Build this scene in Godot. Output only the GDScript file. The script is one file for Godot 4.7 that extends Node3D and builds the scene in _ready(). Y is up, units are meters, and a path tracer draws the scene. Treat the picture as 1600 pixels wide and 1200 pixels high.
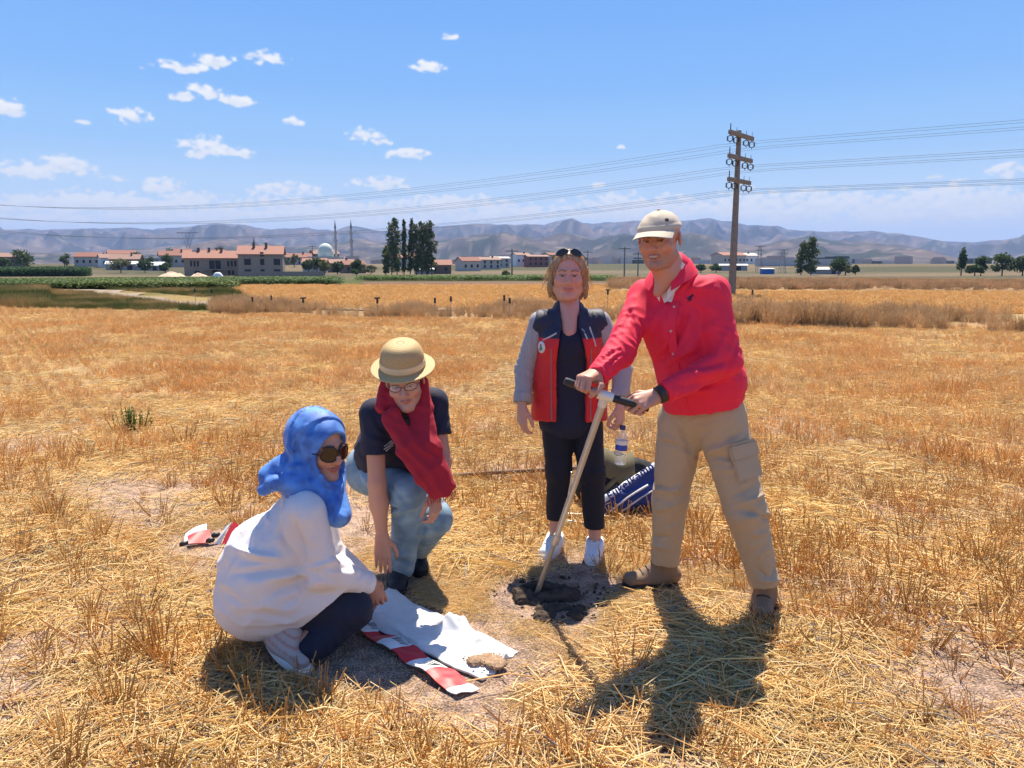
extends Node3D

# ---------------------------------------------------------------- mesh collecting
class MB:
	var v := PackedVector3Array()
	var c := PackedColorArray()
	var uv := PackedVector2Array()
	var ix := PackedInt32Array()
	var col := Color(1, 1, 1)

	func p(x: Vector3, u := Vector2.ZERO) -> int:
		v.append(x); c.append(col); uv.append(u)
		return v.size() - 1

	func tri(a: int, b: int, d: int) -> void:   # a, b, d counter-clockwise seen from outside
		ix.append(a); ix.append(d); ix.append(b)

	func quad(a: int, b: int, d: int, e: int) -> void:
		tri(a, b, d); tri(a, d, e)

	func face(pts: Array, uvs: Array = []) -> void:
		var k := v.size()
		for i in pts.size():
			p(pts[i], uvs[i] if uvs.size() else Vector2.ZERO)
		for i in range(1, pts.size() - 1):
			tri(k, k + i, k + i + 1)

	func box(t: Transform3D, s: Vector3, bev := 0.0) -> void:
		var h := s * 0.5
		var b := minf(bev, minf(h.x, minf(h.y, h.z)) * 0.9)
		if b <= 0.0:
			for ax in 3:
				for sg in [-1.0, 1.0]:
					var n := Vector3.ZERO; n[ax] = sg
					var u := Vector3.ZERO; u[(ax + 1) % 3] = sg
					var w := Vector3.ZERO; w[(ax + 2) % 3] = 1.0
					face([t * ((n - u - w) * h), t * ((n + u - w) * h), t * ((n + u + w) * h), t * ((n - u + w) * h)], [Vector2(0, 0), Vector2(1, 0), Vector2(1, 1), Vector2(0, 1)])
			return
		for ax in 3:
			for sg in [-1.0, 1.0]:
				var n := Vector3.ZERO; n[ax] = sg * h[ax]
				var u := Vector3.ZERO; u[(ax + 1) % 3] = sg * (h[(ax + 1) % 3] - b)
				var w := Vector3.ZERO; w[(ax + 2) % 3] = h[(ax + 2) % 3] - b
				face([t * (n - u - w), t * (n + u - w), t * (n + u + w), t * (n - u + w)], [Vector2(0, 0), Vector2(1, 0), Vector2(1, 1), Vector2(0, 1)])
		for ax in 3:
			var a1 := (ax + 1) % 3
			var a2 := (ax + 2) % 3
			for s1 in [-1.0, 1.0]:
				for s2 in [-1.0, 1.0]:
					var q := []
					for e in [[-1.0, 0], [1.0, 0], [1.0, 1], [-1.0, 1]]:
						var x := Vector3.ZERO
						x[ax] = e[0] * (h[ax] - b)
						x[a1] = s1 * (h[a1] - (b if e[1] == 1 else 0.0))
						x[a2] = s2 * (h[a2] - (0.0 if e[1] == 1 else b))
						q.append(t * x)
					if s1 * s2 > 0.0: q.reverse()
					face(q)
		for s0 in [-1.0, 1.0]:
			for s1 in [-1.0, 1.0]:
				for s2 in [-1.0, 1.0]:
					var q := [t * Vector3(s0 * h.x, s1 * (h.y - b), s2 * (h.z - b)), t * Vector3(s0 * (h.x - b), s1 * h.y, s2 * (h.z - b)), t * Vector3(s0 * (h.x - b), s1 * (h.y - b), s2 * h.z)]
					if s0 * s1 * s2 < 0.0: q.reverse()
					face(q)

	func tube(pts: Array, radii: Array, sides := 8, caps := true, flat := 1.0, upv := Vector3.UP) -> void:
		var k0 := v.size()
		var n := pts.size()
		var run := 0.0
		for i in n:
			var d: Vector3 = (pts[mini(i + 1, n - 1)] - pts[maxi(i - 1, 0)]).normalized()
			var s := d.cross(upv)
			if s.length() < 0.05: s = d.cross(Vector3(0.9, 0.1, 0.4))
			s = s.normalized()
			var u := s.cross(d).normalized()
			if i: run += (pts[i] - pts[i - 1]).length()
			for j in sides:
				var a := TAU * j / sides
				p(pts[i] + (s * cos(a) + u * sin(a) * flat) * float(radii[i] if radii.size() > 1 else radii[0]), Vector2(float(j) / sides, run))
		for i in n - 1:
			for j in sides:
				var a := k0 + i * sides + j
				var b := k0 + i * sides + (j + 1) % sides
				quad(a, a + sides, b + sides, b)
		if caps:
			for e in 2:
				var base := k0 + (n - 1) * sides * e
				var k := v.size()
				for j in sides: p(v[base + j])
				for j in range(1, sides - 1):
					if e: tri(k, k + j + 1, k + j)
					else: tri(k, k + j, k + j + 1)

	func lathe(prof: Array, seg: int, t: Transform3D, sy := 1.0) -> void:   # prof: Vector2(radius, height), upwards on the outside
		var k0 := v.size()
		var n := prof.size()
		for i in n:
			for j in seg:
				var a := TAU * j / seg
				p(t * Vector3(prof[i].x * cos(a), prof[i].y, prof[i].x * sin(a) * sy), Vector2(float(j) / seg, float(i) / n))
		for i in n - 1:
			for j in seg:
				var a := k0 + i * seg + j
				var b := k0 + i * seg + (j + 1) % seg
				quad(b, a, a + seg, b + seg)

	func sheet(nu: int, nv: int, at: Callable) -> void:   # at(u, v) -> Vector3; normal = du x dv
		var k0 := v.size()
		for j in nv + 1:
			for i in nu + 1:
				var q := Vector2(float(i) / nu, float(j) / nv)
				p(at.call(q.x, q.y), q)
		for j in nv:
			for i in nu:
				var a := k0 + j * (nu + 1) + i
				quad(a, a + 1, a + nu + 2, a + nu + 1)

	func ball(t: Transform3D, r: Vector3, seg := 12, rings := 8) -> void:
		var k0 := v.size()
		for i in rings + 1:
			var th := PI * i / rings
			for j in seg:
				var a := TAU * j / seg
				p(t * (Vector3(sin(th) * cos(a), -cos(th), sin(th) * sin(a)) * r), Vector2(float(j) / seg, float(i) / rings))
		for i in rings:
			for j in seg:
				var a := k0 + i * seg + j
				var b := k0 + i * seg + (j + 1) % seg
				quad(b, a, a + seg, b + seg)

	func add(o: MB, t: Transform3D) -> void:
		var k := v.size()
		for i in o.v.size(): v.append(t * o.v[i])
		c.append_array(o.c); uv.append_array(o.uv)
		for i in o.ix: ix.append(i + k)

	func mesh(off := Vector3.ZERO) -> ArrayMesh:
		var n := PackedVector3Array()
		n.resize(v.size())
		for i in range(0, ix.size(), 3):
			var a := ix[i]; var b := ix[i + 1]; var d := ix[i + 2]
			var w := (v[d] - v[a]).cross(v[b] - v[a])
			n[a] += w; n[b] += w; n[d] += w
		var vv := v.duplicate()
		for i in n.size():
			n[i] = n[i].normalized() if n[i].length_squared() > 1e-20 else Vector3.UP
			vv[i] -= off
		var arr := []
		arr.resize(Mesh.ARRAY_MAX)
		arr[Mesh.ARRAY_VERTEX] = vv; arr[Mesh.ARRAY_NORMAL] = n; arr[Mesh.ARRAY_COLOR] = c; arr[Mesh.ARRAY_TEX_UV] = uv; arr[Mesh.ARRAY_INDEX] = ix
		var m := ArrayMesh.new()
		m.add_surface_from_arrays(Mesh.PRIMITIVE_TRIANGLES, arr)
		return m


# ---------------------------------------------------------------- distance field meshed as surface nets
class Field:
	var o := Vector3.ZERO
	var c := 0.01
	var nx := 0
	var ny := 0
	var nz := 0
	var f := PackedFloat32Array()

	func _init(lo: Vector3, hi: Vector3, cell: float) -> void:
		o = lo; c = cell
		nx = int(ceil((hi.x - lo.x) / c)) + 1; ny = int(ceil((hi.y - lo.y) / c)) + 1; nz = int(ceil((hi.z - lo.z) / c)) + 1
		f.resize(nx * ny * nz)
		f.fill(1.0)

	# a tapered capsule; side and fl make its section wider along side
	func cap(a: Vector3, b: Vector3, ra: float, rb: float, k := 0.02, side := Vector3.ZERO, fl := 1.0) -> void:
		var m := maxf(ra, rb) * maxf(1.0, fl) + 2.5 * c + k
		var lo := (a.min(b) - Vector3(m, m, m) - o) / c
		var hi := (a.max(b) + Vector3(m, m, m) - o) / c
		var x0 := maxi(0, int(lo.x)); var x1 := mini(nx, int(hi.x) + 2)
		var y0 := maxi(0, int(lo.y)); var y1 := mini(ny, int(hi.y) + 2)
		var z0 := maxi(0, int(lo.z)); var z1 := mini(nz, int(hi.z) + 2)
		var ab := b - a
		var inv := 1.0 / maxf(ab.length_squared(), 1e-9)
		var dr := rb - ra
		var wide := fl != 1.0
		var w := side * (1.0 / fl - 1.0)
		var ik := 0.25 / maxf(k, 1e-6)
		for z in range(z0, z1):
			for y in range(y0, y1):
				var at := nx * (y + ny * z) + x0
				var q := o + Vector3(x0, y, z) * c - a
				for x in range(x0, x1):
					var t := clampf(q.dot(ab) * inv, 0.0, 1.0)
					var e := q - ab * t
					if wide: e += w * e.dot(side)
					var d := e.length() - ra - dr * t
					var g := f[at]
					var h := k - absf(d - g)
					f[at] = (d if d < g else g) - (h * h * ik if h > 0.0 else 0.0)
					at += 1
					q.x += c

	# an ellipsoid with axes t.basis; sub > 0 cuts it away instead
	func ell(t: Transform3D, r: Vector3, k := 0.02, sub := false) -> void:
		var m := maxf(r.x, maxf(r.y, r.z)) + 2.5 * c + k
		var lo := (t.origin - Vector3(m, m, m) - o) / c
		var hi := (t.origin + Vector3(m, m, m) - o) / c
		var x0 := maxi(0, int(lo.x)); var x1 := mini(nx, int(hi.x) + 2)
		var y0 := maxi(0, int(lo.y)); var y1 := mini(ny, int(hi.y) + 2)
		var z0 := maxi(0, int(lo.z)); var z1 := mini(nz, int(hi.z) + 2)
		var ik := 0.25 / maxf(k, 1e-6)
		var inv := t.affine_inverse()
		var r2 := r * r
		for z in range(z0, z1):
			for y in range(y0, y1):
				var at := nx * (y + ny * z) + x0
				for x in range(x0, x1):
					var q := inv * (o + Vector3(x, y, z) * c)
					var k0 := (q / r).length()
					var d := k0 * (k0 - 1.0) / maxf((q / r2).length(), 1e-6)
					var g := f[at]
					if sub:
						var h := k - absf(-d - g)
						f[at] = maxf(g, -d) + (h * h * ik if h > 0.0 else 0.0)
					else:
						var h := k - absf(d - g)
						f[at] = minf(d, g) - (h * h * ik if h > 0.0 else 0.0)
					at += 1

	# keeps what lies on the side of the plane away from n; within reach of about (0 = everywhere)
	func cut(at0: Vector3, n: Vector3, about := Vector3.ZERO, reach := 0.0) -> void:
		n = n.normalized()
		for z in nz:
			for y in ny:
				var at := nx * (y + ny * z)
				var q := o + Vector3(0, y, z) * c
				for x in nx:
					if f[at] < 0.05 and (reach <= 0.0 or (q - about).length_squared() < reach * reach):
						var d := (q - at0).dot(n)
						if d > f[at]: f[at] = d
					at += 1
					q.x += c

	# takes another field of the same grid away, grown by more
	func minus(g: Field, more := 0.0) -> void:
		for i in f.size():
			var d := -(g.f[i] - more)
			if d > f[i]: f[i] = d

	func copy() -> Field:
		var g := Field.new(o, o, c)
		g.nx = nx; g.ny = ny; g.nz = nz
		g.f = f.duplicate()
		return g

	# col(v, n) -> Color; fold(v, n) -> metres out along the normal
	func net(mb: MB, col = null, fold = null, xf := Transform3D()) -> void:
		var vid := PackedInt32Array()
		vid.resize(f.size())
		vid.fill(-1)
		var sx := 1; var sy := nx; var sz := nx * ny
		var off := [0, 1, sy, sy + 1, sz, sz + 1, sz + sy, sz + sy + 1]
		var ends := [[0, 1, 0], [2, 3, 0], [4, 5, 0], [6, 7, 0], [0, 2, 1], [1, 3, 1], [4, 6, 1], [5, 7, 1], [0, 4, 2], [1, 5, 2], [2, 6, 2], [3, 7, 2]]
		var corner := [Vector3(0, 0, 0), Vector3(1, 0, 0), Vector3(0, 1, 0), Vector3(1, 1, 0), Vector3(0, 0, 1), Vector3(1, 0, 1), Vector3(0, 1, 1), Vector3(1, 1, 1)]
		var lim := c * 2.6
		var e := PackedFloat32Array()
		e.resize(8)
		for z in nz - 1:
			for y in ny - 1:
				var at := nx * (y + ny * z) - 1
				for x in nx - 1:
					at += 1
					var f0 := f[at]
					if f0 > lim or f0 < -lim: continue
					var mask := 0
					for i in 8:
						e[i] = f[at + off[i]]
						if e[i] < 0.0: mask |= 1 << i
					if mask == 0 or mask == 255: continue
					var s := Vector3.ZERO
					var cnt := 0
					for d in ends:
						var a: float = e[d[0]]
						var b: float = e[d[1]]
						if (a < 0.0) != (b < 0.0):
							var q: Vector3 = corner[d[0]]
							q[d[2]] = a / (a - b)
							s += q
							cnt += 1
					var pos := o + (Vector3(x, y, z) + s / cnt) * c
					var n := Vector3(e[1] + e[3] + e[5] + e[7] - e[0] - e[2] - e[4] - e[6], e[2] + e[3] + e[6] + e[7] - e[0] - e[1] - e[4] - e[5], e[4] + e[5] + e[6] + e[7] - e[0] - e[1] - e[2] - e[3]).normalized()
					if col != null: mb.col = col.call(pos, n)
					if fold != null: pos += n * float(fold.call(pos, n))
					vid[at] = mb.p(xf * pos)
					if y > 0 and z > 0 and (f0 < 0.0) != (e[1] < 0.0): _q(mb, vid[at], vid[at - sy], vid[at - sy - sz], vid[at - sz], f0 < 0.0)
					if x > 0 and z > 0 and (f0 < 0.0) != (e[2] < 0.0): _q(mb, vid[at], vid[at - sz], vid[at - sz - 1], vid[at - 1], f0 < 0.0)
					if x > 0 and y > 0 and (f0 < 0.0) != (e[4] < 0.0): _q(mb, vid[at], vid[at - 1], vid[at - 1 - sy], vid[at - sy], f0 < 0.0)

	func _q(mb: MB, a: int, b: int, d: int, g: int, inside: bool) -> void:
		if a < 0 or b < 0 or d < 0 or g < 0: return
		if inside: mb.quad(a, b, d, g)
		else: mb.quad(g, d, b, a)


# ---------------------------------------------------------------- naming, placing, materials
var used := {}

func numbered(called: String) -> String:
	var n: int = used.get(called, 0)
	used[called] = n + 1
	return called if n == 0 else "%s_%03d" % [called, n]

func tag(o: Node, label: String, category: String, group := "", kind := "") -> void:
	if label: o.set_meta("label", label)
	if category: o.set_meta("category", category)
	if group: o.set_meta("group", group)
	if kind: o.set_meta("kind", kind)

func thing(called: String, label: String, category: String, at := Vector3.ZERO, group := "") -> Node3D:
	var o := Node3D.new()
	o.name = numbered(called)
	add_child(o)
	o.position = at
	tag(o, label, category, group)
	return o

func part(called: String, m: Mesh, mt: Material, parent: Node, label := "") -> MeshInstance3D:
	var o := MeshInstance3D.new()
	o.name = called
	o.mesh = m
	o.material_override = null
	for i in m.get_surface_count(): o.set_surface_override_material(i, mt)
	parent.add_child(o, true)
	if label: o.set_meta("label", label)
	return o

func solo(called: String, m: Mesh, mt: Material, label: String, category: String, group := "", kind := "") -> MeshInstance3D:
	var o := part(numbered(called), m, mt, self)
	tag(o, label, category, group, kind)
	return o

func struct(called: String, m: Mesh, mt: Material) -> MeshInstance3D:
	var o := part(numbered(called), m, mt, self)
	o.set_meta("kind", "structure")
	return o

func lin(r: float, g: float, b: float) -> Color:
	return Color(r, g, b).linear_to_srgb()

func mat(albedo: Color, rough := 0.8, metal := 0.0) -> StandardMaterial3D:   # albedo in linear values
	var m := StandardMaterial3D.new()
	m.albedo_color = albedo.linear_to_srgb()
	m.roughness = rough
	m.metallic = metal
	return m

func vmat(rough := 0.8) -> StandardMaterial3D:   # colour comes from the vertices
	var m := mat(Color(1, 1, 1), rough)
	m.vertex_color_use_as_albedo = true
	return m

var weave_tex: Texture2D
func cloth(m: StandardMaterial3D, scale := 9.0, depth := 0.09) -> StandardMaterial3D:
	m.heightmap_enabled = true
	m.heightmap_texture = weave_tex
	m.heightmap_scale = depth
	m.uv1_triplanar = true
	m.uv1_scale = Vector3(scale, scale, scale)
	m.rim_enabled = true; m.rim = 0.25; m.rim_tint = 0.6
	return m

func noise(sd: int, freq: float, oct := 3, type := FastNoiseLite.TYPE_SIMPLEX_SMOOTH) -> FastNoiseLite:
	var n := FastNoiseLite.new()
	n.seed = sd; n.frequency = freq; n.noise_type = type
	n.fractal_type = FastNoiseLite.FRACTAL_FBM if oct > 1 else FastNoiseLite.FRACTAL_NONE
	n.fractal_octaves = oct
	return n

func frame(at: Vector3, fwd: Vector3, up: Vector3) -> Transform3D:   # z = fwd, y about up, x = their left
	var z := fwd.normalized()
	var x := up.cross(z).normalized()
	return Transform3D(Basis(x, z.cross(x), z), at)

func bez(a: Vector3, b: Vector3, d: Vector3, n: int) -> Array:
	var r := []
	for i in n + 1:
		var t := float(i) / n
		r.append(a * (1 - t) * (1 - t) + b * 2 * t * (1 - t) + d * t * t)
	return r

var M := {}

func materials() -> void:
	var wn := NoiseTexture2D.new()
	wn.width = 256; wn.height = 256; wn.seamless = true
	wn.noise = noise(5, 0.16, 3)
	weave_tex = wn
	M.skin = vmat(0.5)
	M.skin.subsurf_scatter_enabled = true
	M.skin.subsurf_scatter_strength = 0.05
	M.eye = vmat(0.12)
	M.red_cloth = cloth(mat(Color(0.80, 0.012, 0.055), 0.75))
	M.red_plain = cloth(mat(Color(0.80, 0.014, 0.06), 0.75))
	M.white_lining = cloth(mat(Color(0.70, 0.66, 0.66), 0.8))
	M.pale_button = mat(Color(0.6, 0.35, 0.33), 0.4)
	M.navy_plain = cloth(mat(Color(0.012, 0.016, 0.05), 0.8))
	M.khaki = cloth(mat(Color(0.46, 0.34, 0.215), 0.85))
	M.khaki_plain = cloth(mat(Color(0.46, 0.34, 0.215), 0.85))
	M.dark_leather = mat(Color(0.03, 0.02, 0.015), 0.5)
	M.boot = cloth(mat(Color(0.24, 0.145, 0.08), 0.7), 14.0)
	M.boot_sole = mat(Color(0.02, 0.017, 0.015), 0.8)
	M.cap_cloth = cloth(mat(Color(0.53, 0.45, 0.35), 0.85), 14.0)
	M.dark_hair = mat(Color(0.03, 0.02, 0.015), 0.6)
	M.black_cloth = cloth(mat(Color(0.007, 0.008, 0.018), 0.85))
	M.navy_blouse = cloth(mat(Color(0.008, 0.011, 0.034), 0.8))
	M.navy_trousers = cloth(mat(Color(0.007, 0.010, 0.028), 0.8))
	M.vest_cloth = cloth(vmat(0.6))
	M.silver = mat(Color(0.55, 0.55, 0.56), 0.35)
	M.badge_white = mat(Color(0.7, 0.7, 0.68), 0.6)
	M.badge_green = mat(Color(0.05, 0.25, 0.10), 0.6)
	M.badge_red = mat(Color(0.5, 0.04, 0.03), 0.6)
	M.badge_dark = mat(Color(0.22, 0.20, 0.22), 0.5)
	M.hair = vmat(0.45)
	M.hair.backlight_enabled = true; M.hair.backlight = lin(0.7, 0.7, 0.7)
	M.dark_frame = mat(Color(0.02, 0.012, 0.01), 0.25)
	M.dark_lens = mat(Color(0.012, 0.010, 0.010), 0.08)
	M.brown_lens = mat(Color(0.030, 0.014, 0.010), 0.10)
	var cl := mat(Color(0.9, 0.95, 1.0), 0.05)
	cl.transparency = BaseMaterial3D.TRANSPARENCY_ALPHA
	cl.albedo_color.a = 0.12
	M.clear_lens = cl
	M.white_shoe = cloth(mat(Color(0.72, 0.72, 0.74), 0.7), 14.0)
	M.white_sole = mat(Color(0.72, 0.71, 0.69), 0.6)
	M.dark_shoe = mat(Color(0.012, 0.014, 0.022), 0.7)
	M.fabric_shoe = cloth(vmat(0.85), 14.0)
	M.denim = cloth(vmat(0.9), 14.0, 0.12)
	M.scarf = cloth(mat(Color(0.40, 0.014, 0.034), 0.85), 12.0, 0.1)
	M.scarf.backlight_enabled = true; M.scarf.backlight = lin(0.3, 0.02, 0.03)
	M.hijab = cloth(vmat(0.55), 12.0)
	M.white_cloth = cloth(mat(Color(0.84, 0.80, 0.79), 0.8))
	M.white_cloth.backlight_enabled = true; M.white_cloth.backlight = lin(0.4, 0.37, 0.36)
	M.straw_hat = cloth(mat(Color(0.80, 0.58, 0.28), 0.7), 20.0, 0.15)
	M.straw_hat.backlight_enabled = true; M.straw_hat.backlight = lin(0.3, 0.2, 0.08)
	var hb := Image.create(256, 256, false, Image.FORMAT_RGB8)
	var hr := RandomNumberGenerator.new(); hr.seed = 8
	for y in 256:
		var row := 0.80 if y % 6 < 2 else 1.0
		for x in 256:
			var v := row * hr.randf_range(0.88, 1.0) * (0.92 if (x + y / 6 * 2) % 4 == 0 else 1.0)
			hb.set_pixel(x, y, Color(v, v * 0.985, v * 0.95))
	M.straw_hat.uv1_triplanar = false
	M.straw_hat.uv1_scale = Vector3(3, 1, 1)
	M.straw_hat.heightmap_enabled = false
	M.straw_hat.albedo_texture = ImageTexture.create_from_image(hb)
	M.straw_band = cloth(mat(Color(0.80, 0.60, 0.33), 0.7), 20.0, 0.15)
	var st := Image.create(64, 8, false, Image.FORMAT_RGB8)
	for x in 64:
		st.fill_rect(Rect2i(x, 0, 1, 8), Color(0.55, 0.54, 0.57) if x % 8 < 3 else Color(0.76, 0.74, 0.74))
	M.striped = mat(Color(0.8, 0.8, 0.8), 0.8)
	M.striped.albedo_texture = ImageTexture.create_from_image(st)
	M.striped.uv1_triplanar = true
	M.striped.uv1_scale = Vector3(20, 20, 20)
	# ground: soil grain with chaff, tinted by the vertices
	var soil := Image.create(1024, 1024, false, Image.FORMAT_RGB8)
	var sn := noise(501, 0.02, 5)
	sn.domain_warp_enabled = true
	var si := sn.get_seamless_image(1024, 1024)
	var sg := noise(503, 0.16, 2).get_seamless_image(1024, 1024)
	si.convert(Image.FORMAT_L8); sg.convert(Image.FORMAT_L8)
	var sd := si.get_data(); var gd := sg.get_data()
	var out := PackedByteArray(); out.resize(1024 * 1024 * 3)
	for i in 1024 * 1024:
		var v: float = 0.78 + (sd[i] - 128) * 0.0016 + (gd[i] - 128) * 0.0021
		out[i * 3] = int(clampf(v, 0.2, 1.0) * 255.0); out[i * 3 + 1] = int(clampf(v, 0.2, 1.0) * 254.0); out[i * 3 + 2] = int(clampf(v * 1.01, 0.2, 1.0) * 255.0)
	soil = Image.create_from_data(1024, 1024, false, Image.FORMAT_RGB8, out)
	var rg := RandomNumberGenerator.new(); rg.seed = 3
	for i in 9000:   # bits of chaff and short straw
		var x := rg.randi_range(20, 1000); var y := rg.randi_range(20, 1000)
		var a := rg.randf() * TAU; var L := rg.randi_range(4, 22)
		var c := Color(1.0, 0.95, 0.80) if rg.randf() < 0.7 else Color(0.62, 0.50, 0.40)
		for k in L:
			soil.set_pixel(clampi(x + int(cos(a) * k), 0, 1023), clampi(y + int(sin(a) * k), 0, 1023), c)
	M.soil = vmat(0.95)
	M.soil.albedo_texture = ImageTexture.create_from_image(soil)
	M.soil.metallic_specular = 0.2
	M.soil.heightmap_enabled = true
	M.soil.heightmap_texture = ImageTexture.create_from_image(sg)
	M.soil.heightmap_scale = 1.2
	M.rock = vmat(0.95)
	M.rock.metallic_specular = 0.1
	M.straw = vmat(0.65)
	M.straw.metallic_specular = 0.3
	M.straw.backlight_enabled = true; M.straw.backlight = lin(0.85, 0.85, 0.85)
	M.leaf = vmat(0.6)
	M.leaf.metallic_specular = 0.25
	M.leaf.backlight_enabled = true; M.leaf.backlight = lin(0.6, 0.6, 0.6)
	for e in [["grey_block", 0.36, 0.30, 0.24], ["grey_block2", 0.40, 0.33, 0.26], ["pale_wall", 0.62, 0.58, 0.52], ["brown_wall", 0.24, 0.16, 0.115], ["red_wall", 0.28, 0.10, 0.07], ["shade_wall", 0.30, 0.29, 0.28], ["haze_wall", 0.42, 0.41, 0.40], ["pink_tile", 0.42, 0.195, 0.135], ["red_tile", 0.31, 0.125, 0.085], ["brown_tile", 0.26, 0.15, 0.11], ["pale_tile", 0.48, 0.44, 0.40], ["white_paint", 0.75, 0.74, 0.72], ["chimney", 0.12, 0.09, 0.08], ["concrete", 0.42, 0.40, 0.37], ["window_dark", 0.025, 0.025, 0.03], ["slate", 0.16, 0.17, 0.19], ["dome", 0.55, 0.60, 0.52], ["sand", 0.55, 0.38, 0.26], ["blue_paint", 0.03, 0.14, 0.42], ["grey_steel", 0.26, 0.27, 0.28], ["old_pole", 0.235, 0.225, 0.21], ["cable", 0.10, 0.11, 0.12], ["dark_steel", 0.035, 0.032, 0.030], ["brown_pole", 0.22, 0.14, 0.085], ["pale_stake", 0.40, 0.36, 0.30], ["white_plastic", 0.76, 0.75, 0.73], ["red_vinyl", 0.62, 0.025, 0.035], ["white_vinyl", 0.74, 0.73, 0.72], ["black_rubber", 0.015, 0.015, 0.016], ["olive_canvas", 0.13, 0.11, 0.055], ["olive_dark", 0.06, 0.055, 0.03], ["black_nylon", 0.018, 0.018, 0.016], ["navy_print", 0.012, 0.035, 0.20], ["blue_cap", 0.015, 0.03, 0.16], ["blue_label", 0.02, 0.07, 0.42]]:
		M[e[0]] = mat(Color(e[1], e[2], e[3]), 0.85)
	for k in ["white_plastic", "red_vinyl", "white_vinyl"]: M[k].roughness = 0.5
	for k in ["blue_cap", "blue_label", "black_rubber"]: M[k].roughness = 0.45
	for k in ["old_pole", "grey_block", "grey_block2", "concrete", "brown_wall", "pale_wall", "pink_tile", "red_tile"]:
		M[k].uv1_triplanar = true
		M[k].uv1_scale = Vector3(0.23, 0.23, 0.23) if k != "old_pole" else Vector3(0.9, 0.35, 0.9)
		M[k].albedo_texture = grime()
	M.pale_metal = mat(Color(0.56, 0.53, 0.48), 0.40, 0.6)
	M.worn_metal = mat(Color(0.40, 0.36, 0.30), 0.5, 0.5)
	M.white_metal = mat(Color(0.72, 0.69, 0.62), 0.38, 0.2)
	M.bark = vmat(0.9)
	M.bag_cloth = cloth(vmat(0.7), 14.0)
	cloth(M.olive_canvas, 14.0); cloth(M.black_nylon, 14.0)
	M.white_plastic.backlight_enabled = true; M.white_plastic.backlight = lin(0.25, 0.25, 0.24)
	var cp := mat(Color(0.85, 0.92, 1.0), 0.06)
	cp.transparency = BaseMaterial3D.TRANSPARENCY_ALPHA
	cp.albedo_color.a = 0.16
	M.clear_plastic = cp

var grime_tex: Texture2D
func grime() -> Texture2D:
	if grime_tex == null:
		var n := NoiseTexture2D.new()
		n.width = 512; n.height = 512; n.seamless = true
		n.noise = noise(511, 0.02, 5)
		var g := Gradient.new()
		g.set_color(0, Color(0.72, 0.70, 0.68)); g.set_color(1, Color(1, 1, 1))
		n.color_ramp = g
		grime_tex = n
	return grime_tex

# ---------------------------------------------------------------- people
class Folds:
	var list := []
	var nz: FastNoiseLite
	var base_amp := 0.004
	var base_scale := Vector3(1, 1, 1)
	func wr(at: Vector3, across: Vector3, reach: float, wave: float, amp: float, warp := 1.6) -> void:
		list.append([at, across.normalized(), reach, wave, amp, warp])
	var ridges := []
	var dir := Vector3(0, -0.18, -0.98)
	# a fold line from a to b (seen along dir): amp above 0 a ridge, below 0 a valley with a ridge beside it
	func ridge(a: Vector3, b: Vector3, w: float, amp: float) -> void:
		a -= dir * a.dot(dir); b -= dir * b.dot(dir)
		ridges.append([a, b - a, 1.0 / maxf((b - a).length_squared(), 1e-8), w, amp])
	func at(v: Vector3, _n: Vector3) -> float:
		var d := nz.get_noise_3dv(v * base_scale) * base_amp
		var facing := clampf(-_n.dot(dir) * 2.2, 0.0, 1.0)
		if facing > 0.0 and ridges.size():
			var p := v - dir * v.dot(dir) + Vector3(nz.get_noise_3dv(v * 0.7), nz.get_noise_3dv(v * 0.7 + Vector3(3, 1, 2)), 0) * 0.012
			for r in ridges:
				var q: Vector3 = p - r[0]
				var t: float = q.dot(r[1]) * r[2]
				if t < -0.3 or t > 1.3: continue
				var e: Vector3 = q - r[1] * clampf(t, 0.0, 1.0)
				var x: float = e.length() / r[3]
				if x < 2.5:
					var k: float = sin(clampf(t * 0.86 + 0.07, 0.0, 1.0) * PI)
					d += r[4] * exp(-x * x) * k * facing
		for w in list:
			var q: Vector3 = v - w[0]
			var r2: float = q.length_squared() / (w[2] * w[2])
			if r2 > 3.0: continue
			var ph: float = q.dot(w[1]) / w[3] * PI + nz.get_noise_3dv(v * 0.55 + w[0]) * w[5] * PI
			d += w[4] * exp(-r2 * 1.6) * (0.65 - absf(sin(ph)) * 1.3)
		return d

func folds(sd: int, amp := 0.004, scale := Vector3(1, 1, 1)) -> Folds:
	var f := Folds.new()
	f.nz = noise(sd, 7.0, 2)
	f.base_amp = amp
	f.base_scale = scale
	return f

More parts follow.
